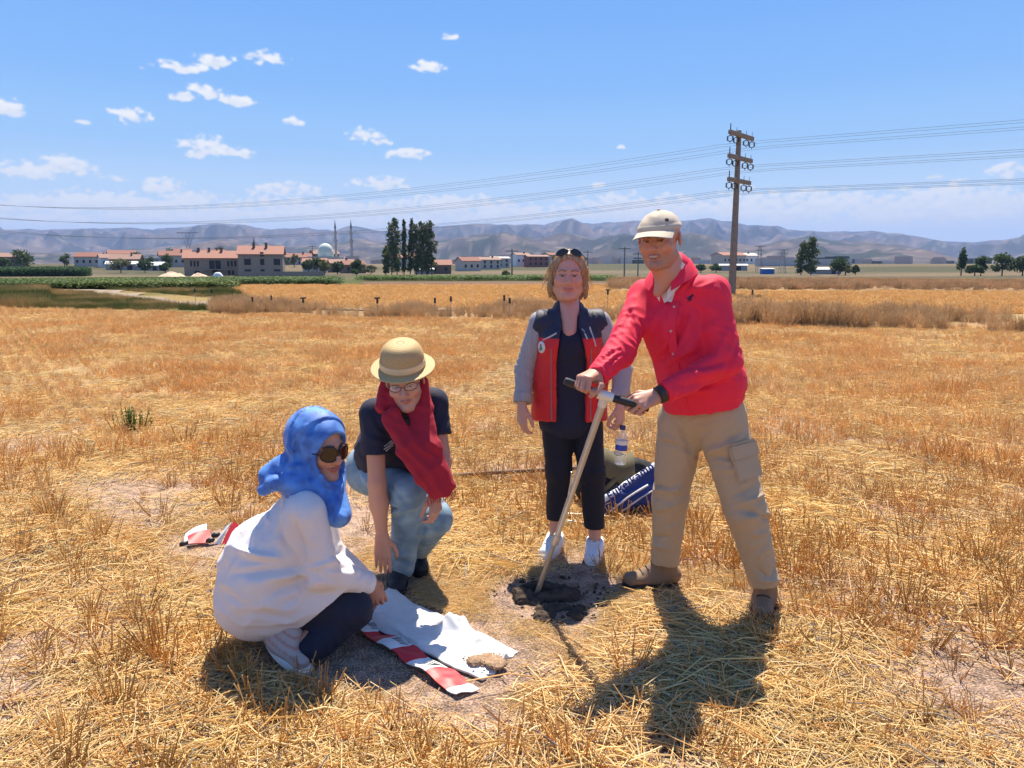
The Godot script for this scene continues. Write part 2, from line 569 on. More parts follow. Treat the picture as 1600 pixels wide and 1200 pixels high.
# A hand: fwd from wrist to knuckles, back = the side of its back, right hand or left; curls per finger [knuckle, middle, tip] in degrees
func add_hand(mb: MB, wrist: Vector3, fwd: Vector3, back: Vector3, right: bool, curls: Array, thumb: Array, size := 1.0, col = null) -> void:
	var x := fwd.normalized()
	var y := (back - x * back.dot(x)).normalized()
	var l := y.cross(x) if right else x.cross(y)
	var t := Transform3D(Basis(x, y, l) * size, wrist)
	var fl := Field.new(wrist - Vector3.ONE * 0.235 * size, wrist + Vector3.ONE * 0.235 * size, 0.0032)
	fl.cap(t * Vector3(-0.045, 0, 0), t * Vector3(0.012, 0, 0), 0.0225 * size, 0.0235 * size, 0.01, l, 1.22)
	var kn := [Vector3(0.092, 0, 0.029), Vector3(0.096, 0.003, 0.0095), Vector3(0.090, 0.001, -0.0105), Vector3(0.080, -0.003, -0.0285)]
	var ln := [[0.042, 0.026, 0.021], [0.047, 0.030, 0.022], [0.043, 0.028, 0.021], [0.034, 0.020, 0.019]]
	var rr := [0.0096, 0.0098, 0.0093, 0.0083]
	for i in 4:
		fl.cap(t * Vector3(0.005, 0, kn[i].z * 0.5), t * kn[i], 0.0165 * size, 0.0118 * size, 0.012)
	fl.cap(t * Vector3(0.025, -0.009, 0.018), t * Vector3(0.06, -0.009, 0.012), 0.016 * size, 0.012 * size, 0.012)
	fl.cap(t * Vector3(0.02, -0.008, -0.014), t * Vector3(0.062, -0.008, -0.017), 0.015 * size, 0.012 * size, 0.012)
	for i in 4:
		var a := 0.0
		var q: Vector3 = kn[i]
		var spread: float = kn[i].z * 1.6
		for j in 3:
			a += deg_to_rad(curls[i][j])
			var e: Vector3 = q + Vector3(cos(a), -sin(a), spread * cos(a)).normalized() * ln[i][j]
			fl.cap(t * q, t * e, rr[i] * size * (1.04 - 0.1 * j), rr[i] * size * (0.95 - 0.1 * j), 0.0035)
			q = e
	var q := Vector3(0.02, -0.008, 0.022)
	var tl := [0.044, 0.034, 0.027]
	for j in 3:
		var e: Vector3 = q + (thumb[j] as Vector3).normalized() * tl[j]
		fl.cap(t * q, t * e, (0.0145 - 0.002 * j) * size, (0.0125 - 0.0018 * j) * size, 0.006)
		q = e
	fl.net(mb, col)

# A head about its own middle (between the ears): z to the face, x to their left, y up
func add_head(mb: MB, xf: Transform3D, o: Dictionary) -> void:
	var w: float = o.get("wide", 1.0)
	var jaw: float = o.get("jaw", 1.0)
	var fl := Field.new(Vector3(-0.105, -0.165, -0.125), Vector3(0.105, 0.13, 0.135), 0.0028)
	var I := Basis()
	var E := func(x, y, z): return Transform3D(I, Vector3(x, y, z))
	fl.ell(E.call(0, 0.034, -0.014), Vector3(0.074 * w, 0.084, 0.094), 0.02)
	fl.cap(Vector3(0, -0.055, -0.06), Vector3(0, -0.16, -0.075), 0.055, 0.058, 0.03)
	fl.ell(E.call(0, -0.028, 0.026), Vector3(0.062 * w, 0.082, 0.062), 0.02)
	for s in [-1.0, 1.0]:
		fl.cap(Vector3(0.050 * s * w * jaw, -0.066, 0.002), Vector3(0.016 * s * jaw, -0.099, 0.062), 0.026 * jaw, 0.02, 0.022)
		fl.ell(E.call(0.040 * s * w, -0.026, 0.060), Vector3(0.026, 0.022, 0.022), 0.02)
		fl.cap(Vector3(0.012 * s, 0.026, 0.079), Vector3(0.046 * s * w, 0.024, 0.062), 0.011, 0.010, 0.012)
		fl.ell(E.call(0.031 * s, 0.003, 0.094), Vector3(0.017, 0.011, 0.015), 0.012, true)
	fl.ell(E.call(0, -0.102, 0.066), Vector3(0.024 * jaw, 0.017, 0.019), 0.016)
	fl.cap(Vector3(0, 0.016, 0.079), Vector3(0, -0.026, 0.102), 0.0085, 0.0125, 0.008)
	fl.ell(E.call(0, -0.031, 0.102), Vector3(0.013, 0.010, 0.011) * o.get("nose", 1.0), 0.006)
	for s in [-1.0, 1.0]:
		fl.ell(E.call(0.0125 * s, -0.034, 0.091), Vector3(0.0085, 0.0075, 0.010), 0.006)
		fl.ell(E.call(0.0065 * s, -0.0415, 0.097), Vector3(0.0035, 0.0035, 0.005), 0.003, true)
		# eyelids round the eyeball
		var op: float = o.get("open", 1.0)
		fl.cap(Vector3(0.018 * s, 0.0062 + 0.0055 * op, 0.083), Vector3(0.045 * s, 0.0055 + 0.004 * op, 0.0735), 0.0060, 0.0054, 0.003)
		fl.cap(Vector3(0.019 * s, -0.0055 - 0.0035 * op, 0.082), Vector3(0.044 * s, -0.0050 - 0.0025 * op, 0.0735), 0.0054, 0.0050, 0.003)
		# ears
		var eb := Basis(Vector3(0, 1, 0), 0.30 * s) * Basis(Vector3(1, 0, 0), -0.2)
		fl.ell(Transform3D(eb, Vector3(0.077 * s * w, -0.002, -0.012)), Vector3(0.0085, 0.030, 0.019), 0.006)
		fl.ell(Transform3D(eb, Vector3(0.0855 * s * w, 0.002, -0.008)), Vector3(0.006, 0.021, 0.011), 0.004, true)
	var sm: float = o.get("smile", 0.75)
	var pt: float = 0.0035 * o.get("parted", 0.0)
	for s in [-1.0, 1.0]:
		fl.cap(Vector3(0, -0.0615 + pt, 0.0908), Vector3(0.025 * s, -0.0638 + sm * 0.006, 0.083), 0.0046, 0.0034, 0.005)
		fl.cap(Vector3(0, -0.0705 - pt, 0.0886), Vector3(0.023 * s, -0.0650 + sm * 0.006, 0.082), 0.0054, 0.0034, 0.005)
	if o.has("chin2"): fl.cap(Vector3(-0.02, -0.108, 0.012), Vector3(0.02, -0.108, 0.012), 0.028, 0.028, 0.03)
	var skin: Color = o.skin
	var lip: Color = o.lips
	var brow: Color = o.brow
	var beard: Color = o.get("beard", skin)
	var nz := noise(17, 40.0, 2)
	var paint := func(v: Vector3, _n: Vector3):
		var c := skin.lerp(Color(skin.r * 1.06, skin.g * 0.78, skin.b * 0.74), clampf(1.2 - (v * Vector3(1, 1, 1) - Vector3(signf(v.x) * 0.042, -0.03, 0.066)).length() / 0.035, 0, 1) * 0.35)
		c = c.lerp(Color(skin.r * 1.05, skin.g * 0.72, skin.b * 0.68), clampf(1.3 - (v - Vector3(0, -0.031, 0.106)).length() / 0.018, 0, 1) * 0.35)
		c *= 1.0 + 0.1 * nz.get_noise_3dv(v)
		if o.has("beard") and v.y < -0.035 and v.z > -0.01:
			c = c.lerp(beard, clampf((-0.035 - v.y) / 0.03, 0, 1) * 0.55 * (0.8 + 0.6 * nz.get_noise_3dv(v * 3.0)))
		var ax := absf(v.x)
		var ml := Vector2(ax / 0.0275, (v.y + 0.0660 - sm * 0.006 * ax / 0.022) / (0.0090 + pt))
		if ml.length() < 1.0 and v.z > 0.07: c = c.lerp(lip, clampf((1.0 - ml.length()) * 5.0, 0, 1))
		if pt > 0.0 and ax < 0.016 and v.z > 0.06:
			var my: float = v.y - sm * 0.007 * ax / 0.022
			if my > -0.0668 and my < -0.0592: c = Color(0.46, 0.40, 0.34)
			elif my > -0.0712 and my <= -0.0668: c = Color(0.10, 0.025, 0.02)
		var bt := clampf((ax - 0.012) / 0.037, 0, 1)
		var by: float = 0.0235 + 0.008 * sin(bt * PI * 0.75) - 0.006 * bt + o.get("browup", 0.0)
		if ax > 0.011 and ax < 0.051 and v.z > 0.04: c = c.lerp(brow, clampf(1.35 - absf(v.y - by) / (0.0070 - 0.0028 * bt), 0, 1) * o.get("browink", 0.9))
		if v.z > 0.06 and ax > 0.016 and ax < 0.047 and absf(v.y - 0.0032 - 0.0048 * o.get("open", 1.0)) < 0.0028: c = c.lerp(brow, 0.85)   # lashes
		return c
	fl.net(mb, paint, null, xf)

func eyes(parent: Node, xf: Transform3D, base: Vector3, iris: Color, look := Vector3(0, 0, 1)) -> void:
	for s in [-1.0, 1.0]:
		var mb := MB.new()
		var at := Vector3(0.031 * s, 0.0015, 0.0705)
		var k0 := 0
		var ld := look.normalized()
		var tb := Basis(Quaternion(Vector3(0, 1, 0), ld))
		for i in 13:
			var th := PI * i / 12.0
			for j in 16:
				var d := tb * Vector3(sin(th) * cos(TAU * j / 16), -cos(th), sin(th) * sin(TAU * j / 16))
				mb.col = Color(0.008, 0.006, 0.005) if i >= 12 else iris if i >= 10 else Color(0.44, 0.40, 0.37)
				mb.p(xf * (at + d * 0.0122))
		for i in 12:
			for j in 16:
				mb.quad(k0 + i * 16 + (j + 1) % 16, k0 + i * 16 + j, k0 + i * 16 + 16 + j, k0 + i * 16 + 16 + (j + 1) % 16)
		part("eye", mb.mesh(base), M.eye, parent)

# where a ray meets a field, and the normal there
func hit(fl: Field, from: Vector3, dir: Vector3) -> Array:
	dir = dir.normalized()
	var q := from
	for i in 400:
		var g := (q - fl.o) / fl.c
		var x := int(g.x); var y := int(g.y); var z := int(g.z)
		if x > 0 and y > 0 and z > 0 and x < fl.nx - 2 and y < fl.ny - 2 and z < fl.nz - 2:
			var at := x + fl.nx * (y + fl.ny * z)
			var fr := g - Vector3(x, y, z)
			var d := 0.0
			for k in 8:
				d += fl.f[at + (k & 1) + fl.nx * ((k >> 1) & 1) + fl.nx * fl.ny * (k >> 2)] * (fr.x if k & 1 else 1 - fr.x) * (fr.y if k & 2 else 1 - fr.y) * (fr.z if k & 4 else 1 - fr.z)
			if d < 0.001:
				var n := Vector3(fl.f[at + 1] - fl.f[at - 1], fl.f[at + fl.nx] - fl.f[at - fl.nx], fl.f[at + fl.nx * fl.ny] - fl.f[at - fl.nx * fl.ny]).normalized()
				return [q, n]
			q += dir * clampf(d * 0.7, 0.002, 0.03)
		else:
			q += dir * 0.01
	return [q, -dir]

# a strip of cloth laid on a field along some points: each point is dropped onto the surface along dir
func strip_on(mb: MB, fl: Field, pts: Array, dir: Vector3, wid: float, thick: float, steps := 10) -> void:
	var cur := Curve3D.new()
	for q in pts: cur.add_point(q)
	var out := []
	for i in steps + 1:
		var h := hit(fl, cur.sample_baked(cur.get_baked_length() * i / steps) - dir * 0.25, dir)
		out.append([h[0], h[1]])
	var k0 := mb.v.size()
	for i in out.size():
		var d: Vector3 = (out[mini(i + 1, steps)][0] - out[maxi(i - 1, 0)][0]).normalized()
		var n: Vector3 = out[i][1]
		var s := d.cross(n).normalized() * wid * 0.5
		var q: Vector3 = out[i][0]
		mb.p(q - s - n * 0.004); mb.p(q - s * 0.96 + n * thick); mb.p(q + s * 0.96 + n * thick); mb.p(q + s - n * 0.004)
	for i in steps:
		for j in 3:
			var a := k0 + i * 4 + j
			mb.quad(a, a + 4, a + 5, a + 1)

func disc_on(mb: MB, fl: Field, at: Vector3, dir: Vector3, r: float, thick := 0.003, sy := 1.0) -> void:
	var h := hit(fl, at - dir * 0.25, dir)
	var n: Vector3 = h[1]
	var t := frame(h[0], Vector3.UP, n)
	var b := Basis(t.basis.x, n, t.basis.x.cross(n))
	mb.lathe([Vector2(r * 0.98, -0.004), Vector2(r, thick * 0.6), Vector2(r * 0.8, thick), Vector2(0.0001, thick)], 14, Transform3D(b, h[0]), sy)

# sunglasses or spectacles in head space
func glasses(parent: Node, xf: Transform3D, base: Vector3, r: Vector2, framecol: Material, lens: Material, thin := 0.0016, y0 := 0.0, z0 := 0.097, called := "sunglasses") -> void:
	var fm := MB.new()
	var g := Node3D.new()
	g.name = called
	parent.add_child(g, true)
	for s in [-1.0, 1.0]:
		var ring := []
		for i in 21:
			var a := TAU * i / 20
			var x: float = cos(a) * r.x
			ring.append(xf * Vector3(0.034 * s + x, y0 + sin(a) * r.y * (1.0 + 0.12 * sin(a)), z0 - 6.0 * (0.034 * s + x) * (0.034 * s + x)))
		fm.tube(ring, [thin], 6, false)
		var lm := MB.new()
		var k := lm.p(xf * Vector3(0.034 * s, y0, z0 - 6.0 * 0.034 * 0.034 + 0.001))
		for i in 20: lm.p(ring[i])
		for i in 20:
			lm.tri(k, k + 1 + i, k + 1 + (i + 1) % 20)
		part("lens", lm.mesh(base), lens, g)
		fm.tube([xf * Vector3((0.034 + r.x) * s, y0 + 0.004, z0 - 6.0 * pow(0.034 + r.x, 2)), xf * Vector3(0.079 * s, y0 + 0.005, 0.05), xf * Vector3(0.083 * s, y0 + 0.006, -0.01)], [thin * 1.2], 6)
	fm.tube([xf * Vector3(-0.034 + r.x, y0 + 0.004, z0 - 0.001), xf * Vector3(0, y0 + 0.007, z0 + 0.003), xf * Vector3(0.034 - r.x, y0 + 0.004, z0 - 0.001)], [thin], 6)
	part("frame", fm.mesh(base), framecol, g)

func add_shoe(fl: Field, heel: Vector3, toe: Vector3, ankle: Vector3, r := 0.045, high := 0.1) -> void:
	var d := (toe - heel).normalized()
	var s := d.cross(Vector3.UP).normalized()
	var L := (toe - heel).length()
	fl.cap(heel + Vector3(0, r * 0.95, 0) + d * 0.02, heel + d * L * 0.45 + Vector3(0, r * 0.95, 0), r * 0.92, r * 0.95, 0.02)
	fl.cap(heel + d * L * 0.35 + Vector3(0, r * 0.85, 0), toe - d * 0.04 + Vector3(0, r * 0.72, 0), r * 0.85, r * 0.72, 0.03, s, 1.3)
	fl.cap(heel + d * 0.055 + Vector3(0, r * 1.1, 0), Vector3(ankle.x, ankle.y, ankle.z) + Vector3(0, high - 0.07, 0), r * 1.05, r * 1.08, 0.03)
	fl.cap(heel + d * L * 0.55 + Vector3(0, r * 1.3, 0), ankle, r * 0.55, r * 0.8, 0.03)

func add_sole(mb: MB, heel: Vector3, toe: Vector3, w: float, th: float, grow := 1.0) -> void:
	var d := (toe - heel).normalized()
	var s := d.cross(Vector3.UP).normalized()
	var L := (toe - heel).length()
	var up := s.cross(d).normalized()
	var ring := []
	for i in 28:
		var a := TAU * i / 28
		var t := 0.5 - 0.5 * cos(a)
		var wd: float = w * (0.78 + 0.3 * sin(t * 2.6)) * pow(absf(sin(a)), 0.62) * signf(sin(a))
		ring.append(heel + d * (t * L * 1.04 - 0.01) + s * wd * grow)
	var k := mb.v.size()
	for q in ring: mb.p(q - up * 0.004)
	for q in ring: mb.p(q + up * th)
	for i in 28:
		var j := (i + 1) % 28
		mb.quad(k + i, k + j, k + 28 + j, k + 28 + i)
	var top := []
	for q in ring: top.append(q + up * th)
	mb.face(top)
	var bot := []
	for q in ring: bot.append(q - up * 0.004)
	bot.reverse()
	mb.face(bot)

func build_man() -> void:
	var B := Vector3(0.88, 0, -3.42)
	var me := thing("person", "man in red shirt, khaki cargo trousers and pale cap leaning on the soil auger", "person", B)
	var shR := Vector3(0.600, 1.455, -3.43); var shL := Vector3(0.865, 1.478, -3.235)
	var elR := Vector3(0.465, 1.225, -3.19); var wrR := Vector3(0.345, 1.142, -3.035)
	var elL := Vector3(0.905, 1.195, -3.13); var wrL := Vector3(0.618, 1.072, -3.03)
	var hipR := Vector3(0.795, 0.86, -3.43); var hipL := Vector3(0.955, 0.88, -3.34)
	var knR := Vector3(0.763, 0.484, -3.47); var knL := Vector3(1.055, 0.50, -3.24)
	var anR := Vector3(0.765, 0.085, -3.55); var anL := Vector3(1.175, 0.095, -3.28)
	var neck := Vector3(0.695, 1.565, -3.30)
	var head := frame(Vector3(0.627, 1.700, -3.235), Vector3(-0.48, -0.12, 0.87), Vector3(-0.10, 1, 0.06))
	var lat := (shL - shR).normalized()
	var fw := lat.cross(Vector3.UP).normalized()
	var hipC := (hipR + hipL) * 0.5
	var shC := (shR + shL) * 0.5
	var skin := Color(0.51, 0.25, 0.17)
	var sk := func(_v, _n): return skin
	# body
	var f := Field.new(Vector3(0.25, 0.0, -3.75), Vector3(1.35, 1.75, -2.9), 0.0125)
	f.cap(hipC + Vector3(0, 0.05, 0), shC - Vector3(0, 0.12, 0), 0.10, 0.10, 0.05, lat, 1.25)
	f.cap(shR, shL, 0.05, 0.05, 0.05)
	f.cap(shC, neck + Vector3(0, 0.01, 0), 0.07, 0.062, 0.04)
	f.cap(neck, head * Vector3(0, -0.06, -0.035), 0.064, 0.062, 0.03)
	f.cap(head * Vector3(0, -0.06, -0.02), head * Vector3(0, 0.03, -0.02), 0.05, 0.05, 0.03)
	f.cap(neck + fw * 0.055 - Vector3(0, 0.02, 0), Vector3(0.628, 1.475, -3.245), 0.044, 0.020, 0.02)
	f.cap(neck + fw * 0.05 - Vector3(0, 0.01, 0), head * Vector3(0, -0.10, 0.02), 0.045, 0.045, 0.03)
	for s in [[shR, elR, wrR], [shL, elL, wrL]]:
		f.cap(s[0], s[1], 0.05, 0.042, 0.03)
		f.cap(s[1], s[2], 0.043, 0.030, 0.02)
	for s in [[hipR, knR, anR], [hipL, knL, anL]]:
		f.cap(s[0], s[1], 0.08, 0.055, 0.04)
		f.cap(s[1], s[2], 0.055, 0.034, 0.02)
	var mb := MB.new()
	f.net(mb, sk)
	add_head(mb, head, {"skin": skin, "lips": Color(0.42, 0.15, 0.12), "brow": Color(0.035, 0.02, 0.014), "beard": Color(0.24, 0.14, 0.11), "wide": 1.12, "jaw": 0.98, "nose": 1.15, "open": 0.45, "parted": 0.8, "smile": 0.8, "chin2": 1, "browup": -0.004})
	var bar := (Vector3(0.527, 1.028, -3.005) - Vector3(0.223, 1.127, -3.02)).normalized()
	var fist := [[62, 88, 45], [60, 92, 45], [58, 92, 45], [55, 90, 45]]
	var gR := Vector3(0.275, 1.110, -3.0175)
	add_hand(mb, gR + Vector3(0.075, 0.045, -0.035), Vector3(-0.62, -0.10, 0.77), Vector3(-0.08, 1, 0.12), true, fist, [Vector3(0.55, -0.6, 0.55), Vector3(0.8, -0.55, -0.1), Vector3(0.6, -0.5, -0.5)], 1.06, sk)
	var gL := Vector3(0.525, 1.033, -3.006)
	add_hand(mb, gL + Vector3(0.078, 0.032, -0.03), Vector3(-0.9, -0.25, 0.35), Vector3(0.15, 0.75, 0.65), false, [[35, 80, 40], [40, 85, 45], [45, 85, 45], [45, 85, 45]], [Vector3(0.8, -0.3, 0.6), Vector3(0.9, -0.35, 0.1), Vector3(0.8, -0.5, -0.2)], 1.06, sk)
	part("body", mb.mesh(B), M.skin, me)
	eyes(me, head, B, Color(0.06, 0.03, 0.015), Vector3(0.3, 0, 1))
	# shirt
	var sh := Field.new(Vector3(0.27, 0.80, -3.72), Vector3(1.20, 1.66, -2.86), 0.0085)
	sh.cap(hipC + Vector3(0.0, -0.06, 0), hipC + Vector3(-0.015, 0.22, 0.05), 0.138, 0.150, 0.05, lat, 1.22)
	sh.cap(hipC + Vector3(-0.02, 0.2, 0.05), shC - Vector3(0, 0.13, 0), 0.145, 0.135, 0.06, lat, 1.28)
	sh.cap(shR + Vector3(0, -0.01, 0), shL + Vector3(0, -0.01, 0), 0.064, 0.064, 0.06)
	sh.cap(shC + Vector3(0, 0.035, -0.01), shL.lerp(shC, 0.25), 0.06, 0.055, 0.06)
	sh.cap(shC + Vector3(0, 0.035, -0.01), shR.lerp(shC, 0.25), 0.06, 0.055, 0.06)
	sh.cap(shC + Vector3(0, 0, -0.02), neck + Vector3(0.012, 0.015, -0.015), 0.085, 0.076, 0.05)
	for s in [[shR, elR, wrR + (wrR - elR) * -0.02], [shL, elL, wrL + (wrL - elL) * -0.06]]:
		sh.cap(s[0], s[1], 0.068, 0.066, 0.04)
		sh.cap(s[1], s[2], 0.066, 0.047, 0.02)
	# hem: lower in front, up at his left hip
	sh.cut(Vector3(0.70, 0.918, -3.25), Vector3(0.2, -1, -0.04))
	sh.cut(wrR, wrR - elR, wrR, 0.12)
	sh.cut(wrL + (elL - wrL) * 0.03, wrL - elL, wrL, 0.12)
	# the open neck
	var whole := sh.copy()
	var throat := neck + fw * 0.075
	for i in 14:
		var t := i / 13.0
		var q := neck + Vector3(0, 0.09, 0) + fw * 0.06
		var e := Vector3(0.600, 1.455, -3.15)
		sh.ell(Transform3D(Basis(), q.lerp(e, t)), Vector3.ONE * lerpf(0.060, 0.003, pow(t, 0.62)), 0.006, true)
	var fo := folds(3, 0.004, Vector3(1, 0.5, 1))
	fo.wr(elR, elR - wrR, 0.16, 0.051, 0.0055)
	fo.wr(wrR, elR - wrR, 0.15, 0.037, 0.0045)
	fo.wr((elR + shR) * 0.5, elR - shR + lat * 0.15, 0.16, 0.061, 0.0040)
	fo.wr(elL + Vector3(-0.03, 0, 0.04), Vector3(0.5, 1, 0), 0.20, 0.068, 0.0060)
	fo.wr(wrL.lerp(elL, 0.4), elL - wrL, 0.15, 0.058, 0.0045)
	fo.wr(shL + Vector3(-0.06, -0.03, 0.08), Vector3(1, 0.75, 0), 0.17, 0.058, 0.0050)
	fo.wr(shR + Vector3(0.05, -0.03, 0.08), Vector3(1, -0.55, 0), 0.17, 0.058, 0.0050)
	fo.wr(hipC + Vector3(0.03, 0.15, 0.1), Vector3(0.35, 1, 0), 0.24, 0.093, 0.0050)
	fo.wr(shC + Vector3(0, -0.22, 0.1), Vector3(1, 0.3, 0), 0.2, 0.085, 0.0040)
	fo.wr(hipC + Vector3(0.0, 0.02, 0.1), Vector3(1, 0.12, 0), 0.2, 0.085, 0.0035)
	fo.ridge(Vector3(0.796, 1.585, -3.2), Vector3(0.723, 1.493, -3.2), 0.0100, 0.0136)
	fo.ridge(Vector3(0.754, 1.596, -3.2), Vector3(0.71, 1.52, -3.2), 0.0100, -0.0102)
	fo.ridge(Vector3(0.832, 1.566, -3.2), Vector3(0.75, 1.482, -3.2), 0.0120, 0.0102)
	fo.ridge(Vector3(0.753, 1.42, -3.2), Vector3(0.708, 1.265, -3.2), 0.0160, -0.0272)
	fo.ridge(Vector3(0.718, 1.296, -3.2), Vector3(0.644, 1.174, -3.2), 0.0140, -0.0204)
	fo.ridge(Vector3(0.872, 1.358, -3.2), Vector3(0.661, 1.154, -3.2), 0.0200, 0.0136)
	fo.ridge(Vector3(0.339, 1.178, -3.2), Vector3(0.455, 1.241, -3.2), 0.0060, 0.0119)
	fo.ridge(Vector3(0.355, 1.151, -3.2), Vector3(0.463, 1.218, -3.2), 0.0060, 0.0119)
	fo.ridge(Vector3(0.39, 1.143, -3.2), Vector3(0.472, 1.194, -3.2), 0.0060, 0.0102)
	fo.ridge(Vector3(0.331, 1.198, -3.2), Vector3(0.431, 1.276, -3.2), 0.0060, 0.0102)
	fo.ridge(Vector3(0.376, 1.265, -3.2), Vector3(0.477, 1.312, -3.2), 0.0070, 0.0102)
	fo.ridge(Vector3(0.407, 1.308, -3.2), Vector3(0.499, 1.358, -3.2), 0.0070, 0.0102)
	fo.ridge(Vector3(0.476, 1.319, -3.2), Vector3(0.528, 1.42, -3.2), 0.0100, -0.0119)
	fo.ridge(Vector3(0.452, 1.358, -3.2), Vector3(0.473, 1.482, -3.2), 0.0100, 0.0102)
	fo.ridge(Vector3(0.482, 1.389, -3.2), Vector3(0.511, 1.505, -3.2), 0.0080, 0.0102)
	fo.ridge(Vector3(0.547, 1.28, -3.2), Vector3(0.513, 1.42, -3.2), 0.0100, -0.0136)
	fo.ridge(Vector3(0.615, 1.103, -3.2), Vector3(0.951, 1.158, -3.2), 0.0160, 0.0119)
	fo.ridge(Vector3(0.632, 1.067, -3.2), Vector3(0.93, 1.091, -3.2), 0.0140, -0.0102)
	fo.ridge(Vector3(0.665, 1.027, -3.2), Vector3(0.868, 1.067, -3.2), 0.0120, 0.0102)
	fo.ridge(Vector3(0.691, 1.186, -3.2), Vector3(0.813, 1.257, -3.2), 0.0140, 0.0119)
	fo.ridge(Vector3(0.725, 1.123, -3.2), Vector3(0.91, 1.186, -3.2), 0.0140, -0.0102)
	fo.ridge(Vector3(0.595, 1.265, -3.2), Vector3(0.622, 1.389, -3.2), 0.0120, 0.0085)
	fo.ridge(Vector3(0.574, 1.154, -3.2), Vector3(0.642, 1.241, -3.2), 0.0120, 0.0102)
	fo.ridge(Vector3(0.653, 1.389, -3.2), Vector3(0.682, 1.218, -3.2), 0.0120, 0.0068)
	fo.ridge(Vector3(0.758, 1.482, -3.2), Vector3(0.856, 1.528, -3.2), 0.0100, 0.0085)
	fo.ridge(Vector3(0.905, 1.312, -3.2), Vector3(0.833, 1.154, -3.2), 0.0140, 0.0102)
	fo.ridge(Vector3(0.946, 1.265, -3.2), Vector3(0.875, 1.107, -3.2), 0.0120, -0.0102)
	var sm := MB.new()
	sh.net(sm, null, fo.at)
	var shirt := part("shirt", sm.mesh(B), M.red_cloth, me)
	# collar, lining, placket, buttons
	var cm := MB.new()
	for s in [-1.0, 1.0]:
		var pts := []
		for i in 13:
			var t := i / 12.0
			var a: float = lerpf(PI, 0.42, t) * s
			var r := 0.082
			var q: Vector3 = neck + Vector3(0.004, 0.055 - 0.075 * t * t, -0.012) + (lat * sin(a) - fw * cos(a) * -1.0) * r * (1.0 - 0.10 * t)
			pts.append(q)
		var k0 := cm.v.size()
		for i in pts.size():
			var t := i / 12.0
			var out: Vector3 = (pts[i] - neck) * Vector3(1, 0, 1)
			out = out.normalized()
			cm.p(pts[i] - Vector3(0, 0.045, 0) + out * 0.002)
			cm.p(pts[i] - out * 0.002)
			cm.p(pts[i] + Vector3(0, 0.004, 0) + out * 0.004)
			cm.p(pts[i] - Vector3(0, 0.038 + 0.022 * t * t, 0) + out * (0.026 + 0.02 * t))
			cm.p(pts[i] - Vector3(0, 0.040 + 0.022 * t * t, 0) + out * (0.020 + 0.02 * t))
		for i in pts.size() - 1:
			for j in 4:
				var a := k0 + i * 5 + j
				if s > 0: cm.quad(a, a + 1, a + 6, a + 5)
				else: cm.quad(a, a + 5, a + 6, a + 1)
	part("collar", cm.mesh(B), M.red_plain, shirt)
	var lm := MB.new()
	strip_on(lm, whole, [Vector3(0.580, 1.575, -3.2), Vector3(0.583, 1.51, -3.2), Vector3(0.600, 1.435, -3.15)], -fw, 0.030, 0.007)
	strip_on(lm, whole, [Vector3(0.70, 1.60, -3.2), Vector3(0.66, 1.53, -3.18), Vector3(0.611, 1.435, -3.15)], -fw, 0.016, 0.006)
	collar(lm, neck + Vector3(-0.004, -0.012, 0.004), fw, lat, 0.071, 0.055, 0.12, 0.26, 0.125)
	part("lining", lm.mesh(B), M.white_lining, shirt)
	var pm := MB.new()
	strip_on(pm, sh, [Vector3(0.606, 1.435, -3.1), Vector3(0.606, 1.32, -3.1), Vector3(0.62, 1.16, -3.1), Vector3(0.67, 0.95, -3.1)], -fw, 0.036, 0.0035, 18)
	part("placket", pm.mesh(B), M.red_plain, shirt)
	for q in [Vector3(0.606, 1.415, -3.1), Vector3(0.606, 1.315, -3.1), Vector3(0.613, 1.215, -3.1), Vector3(0.64, 1.06, -3.1)]:
		var bm := MB.new()
		disc_on(bm, sh, q, -fw, 0.0062, 0.0085)
		part("button", bm.mesh(B), M.pale_button, shirt)
	var em := MB.new()
	for q in [[0, 0, 0.007], [0.006, 0.006, 0.005], [-0.006, -0.002, 0.005], [0.004, -0.009, 0.004], [-0.005, -0.011, 0.003], [0.011, 0.011, 0.004]]:
		disc_on(em, sh, Vector3(0.678, 1.455, -3.1) + lat * float(q[0]) + Vector3(0, q[1], 0), -fw, q[2], 0.004)
	part("emblem", em.mesh(B), M.navy_plain, shirt)
	# trousers
	var tr := Field.new(Vector3(0.60, 0.03, -3.75), Vector3(1.33, 1.02, -3.02), 0.0085)
	tr.cap(hipR + Vector3(0.03, 0.06, 0), hipL + Vector3(-0.02, 0.06, 0), 0.118, 0.118, 0.05)
	tr.cap(hipR, knR, 0.112, 0.084, 0.045)
	tr.cap(hipL, knL, 0.117, 0.090, 0.045)
	tr.cap(knR, anR + Vector3(0, 0.03, 0), 0.084, 0.070, 0.03)
	tr.cap(knL, anL + Vector3(0, 0.03, 0), 0.090, 0.068, 0.03)
	tr.cut(anR + Vector3(0, 0.035, 0), Vector3(-0.1, -1, 0.05), anR, 0.16)
	tr.cut(anL + Vector3(0, 0.03, 0), Vector3(0.15, -1, 0.15), anL, 0.16)
	var tf := folds(9, 0.004, Vector3(1, 0.6, 1))
	tf.wr(knR + Vector3(0, 0.03, 0), Vector3(0.12, 1, 0), 0.15, 0.061, 0.0050)
	tf.wr(knR + Vector3(0, -0.13, 0), Vector3(-0.35, 1, 0), 0.14, 0.076, 0.0030)
	tf.wr(anR + Vector3(0, 0.09, 0), Vector3(0.2, 1, 0), 0.12, 0.054, 0.0050)
	tf.wr(knL + Vector3(0, 0.0, 0), Vector3(-0.15, 1, 0), 0.16, 0.065, 0.0060)
	tf.wr(knL + Vector3(0.03, -0.16, 0), Vector3(0.5, 1, 0), 0.14, 0.085, 0.0030)
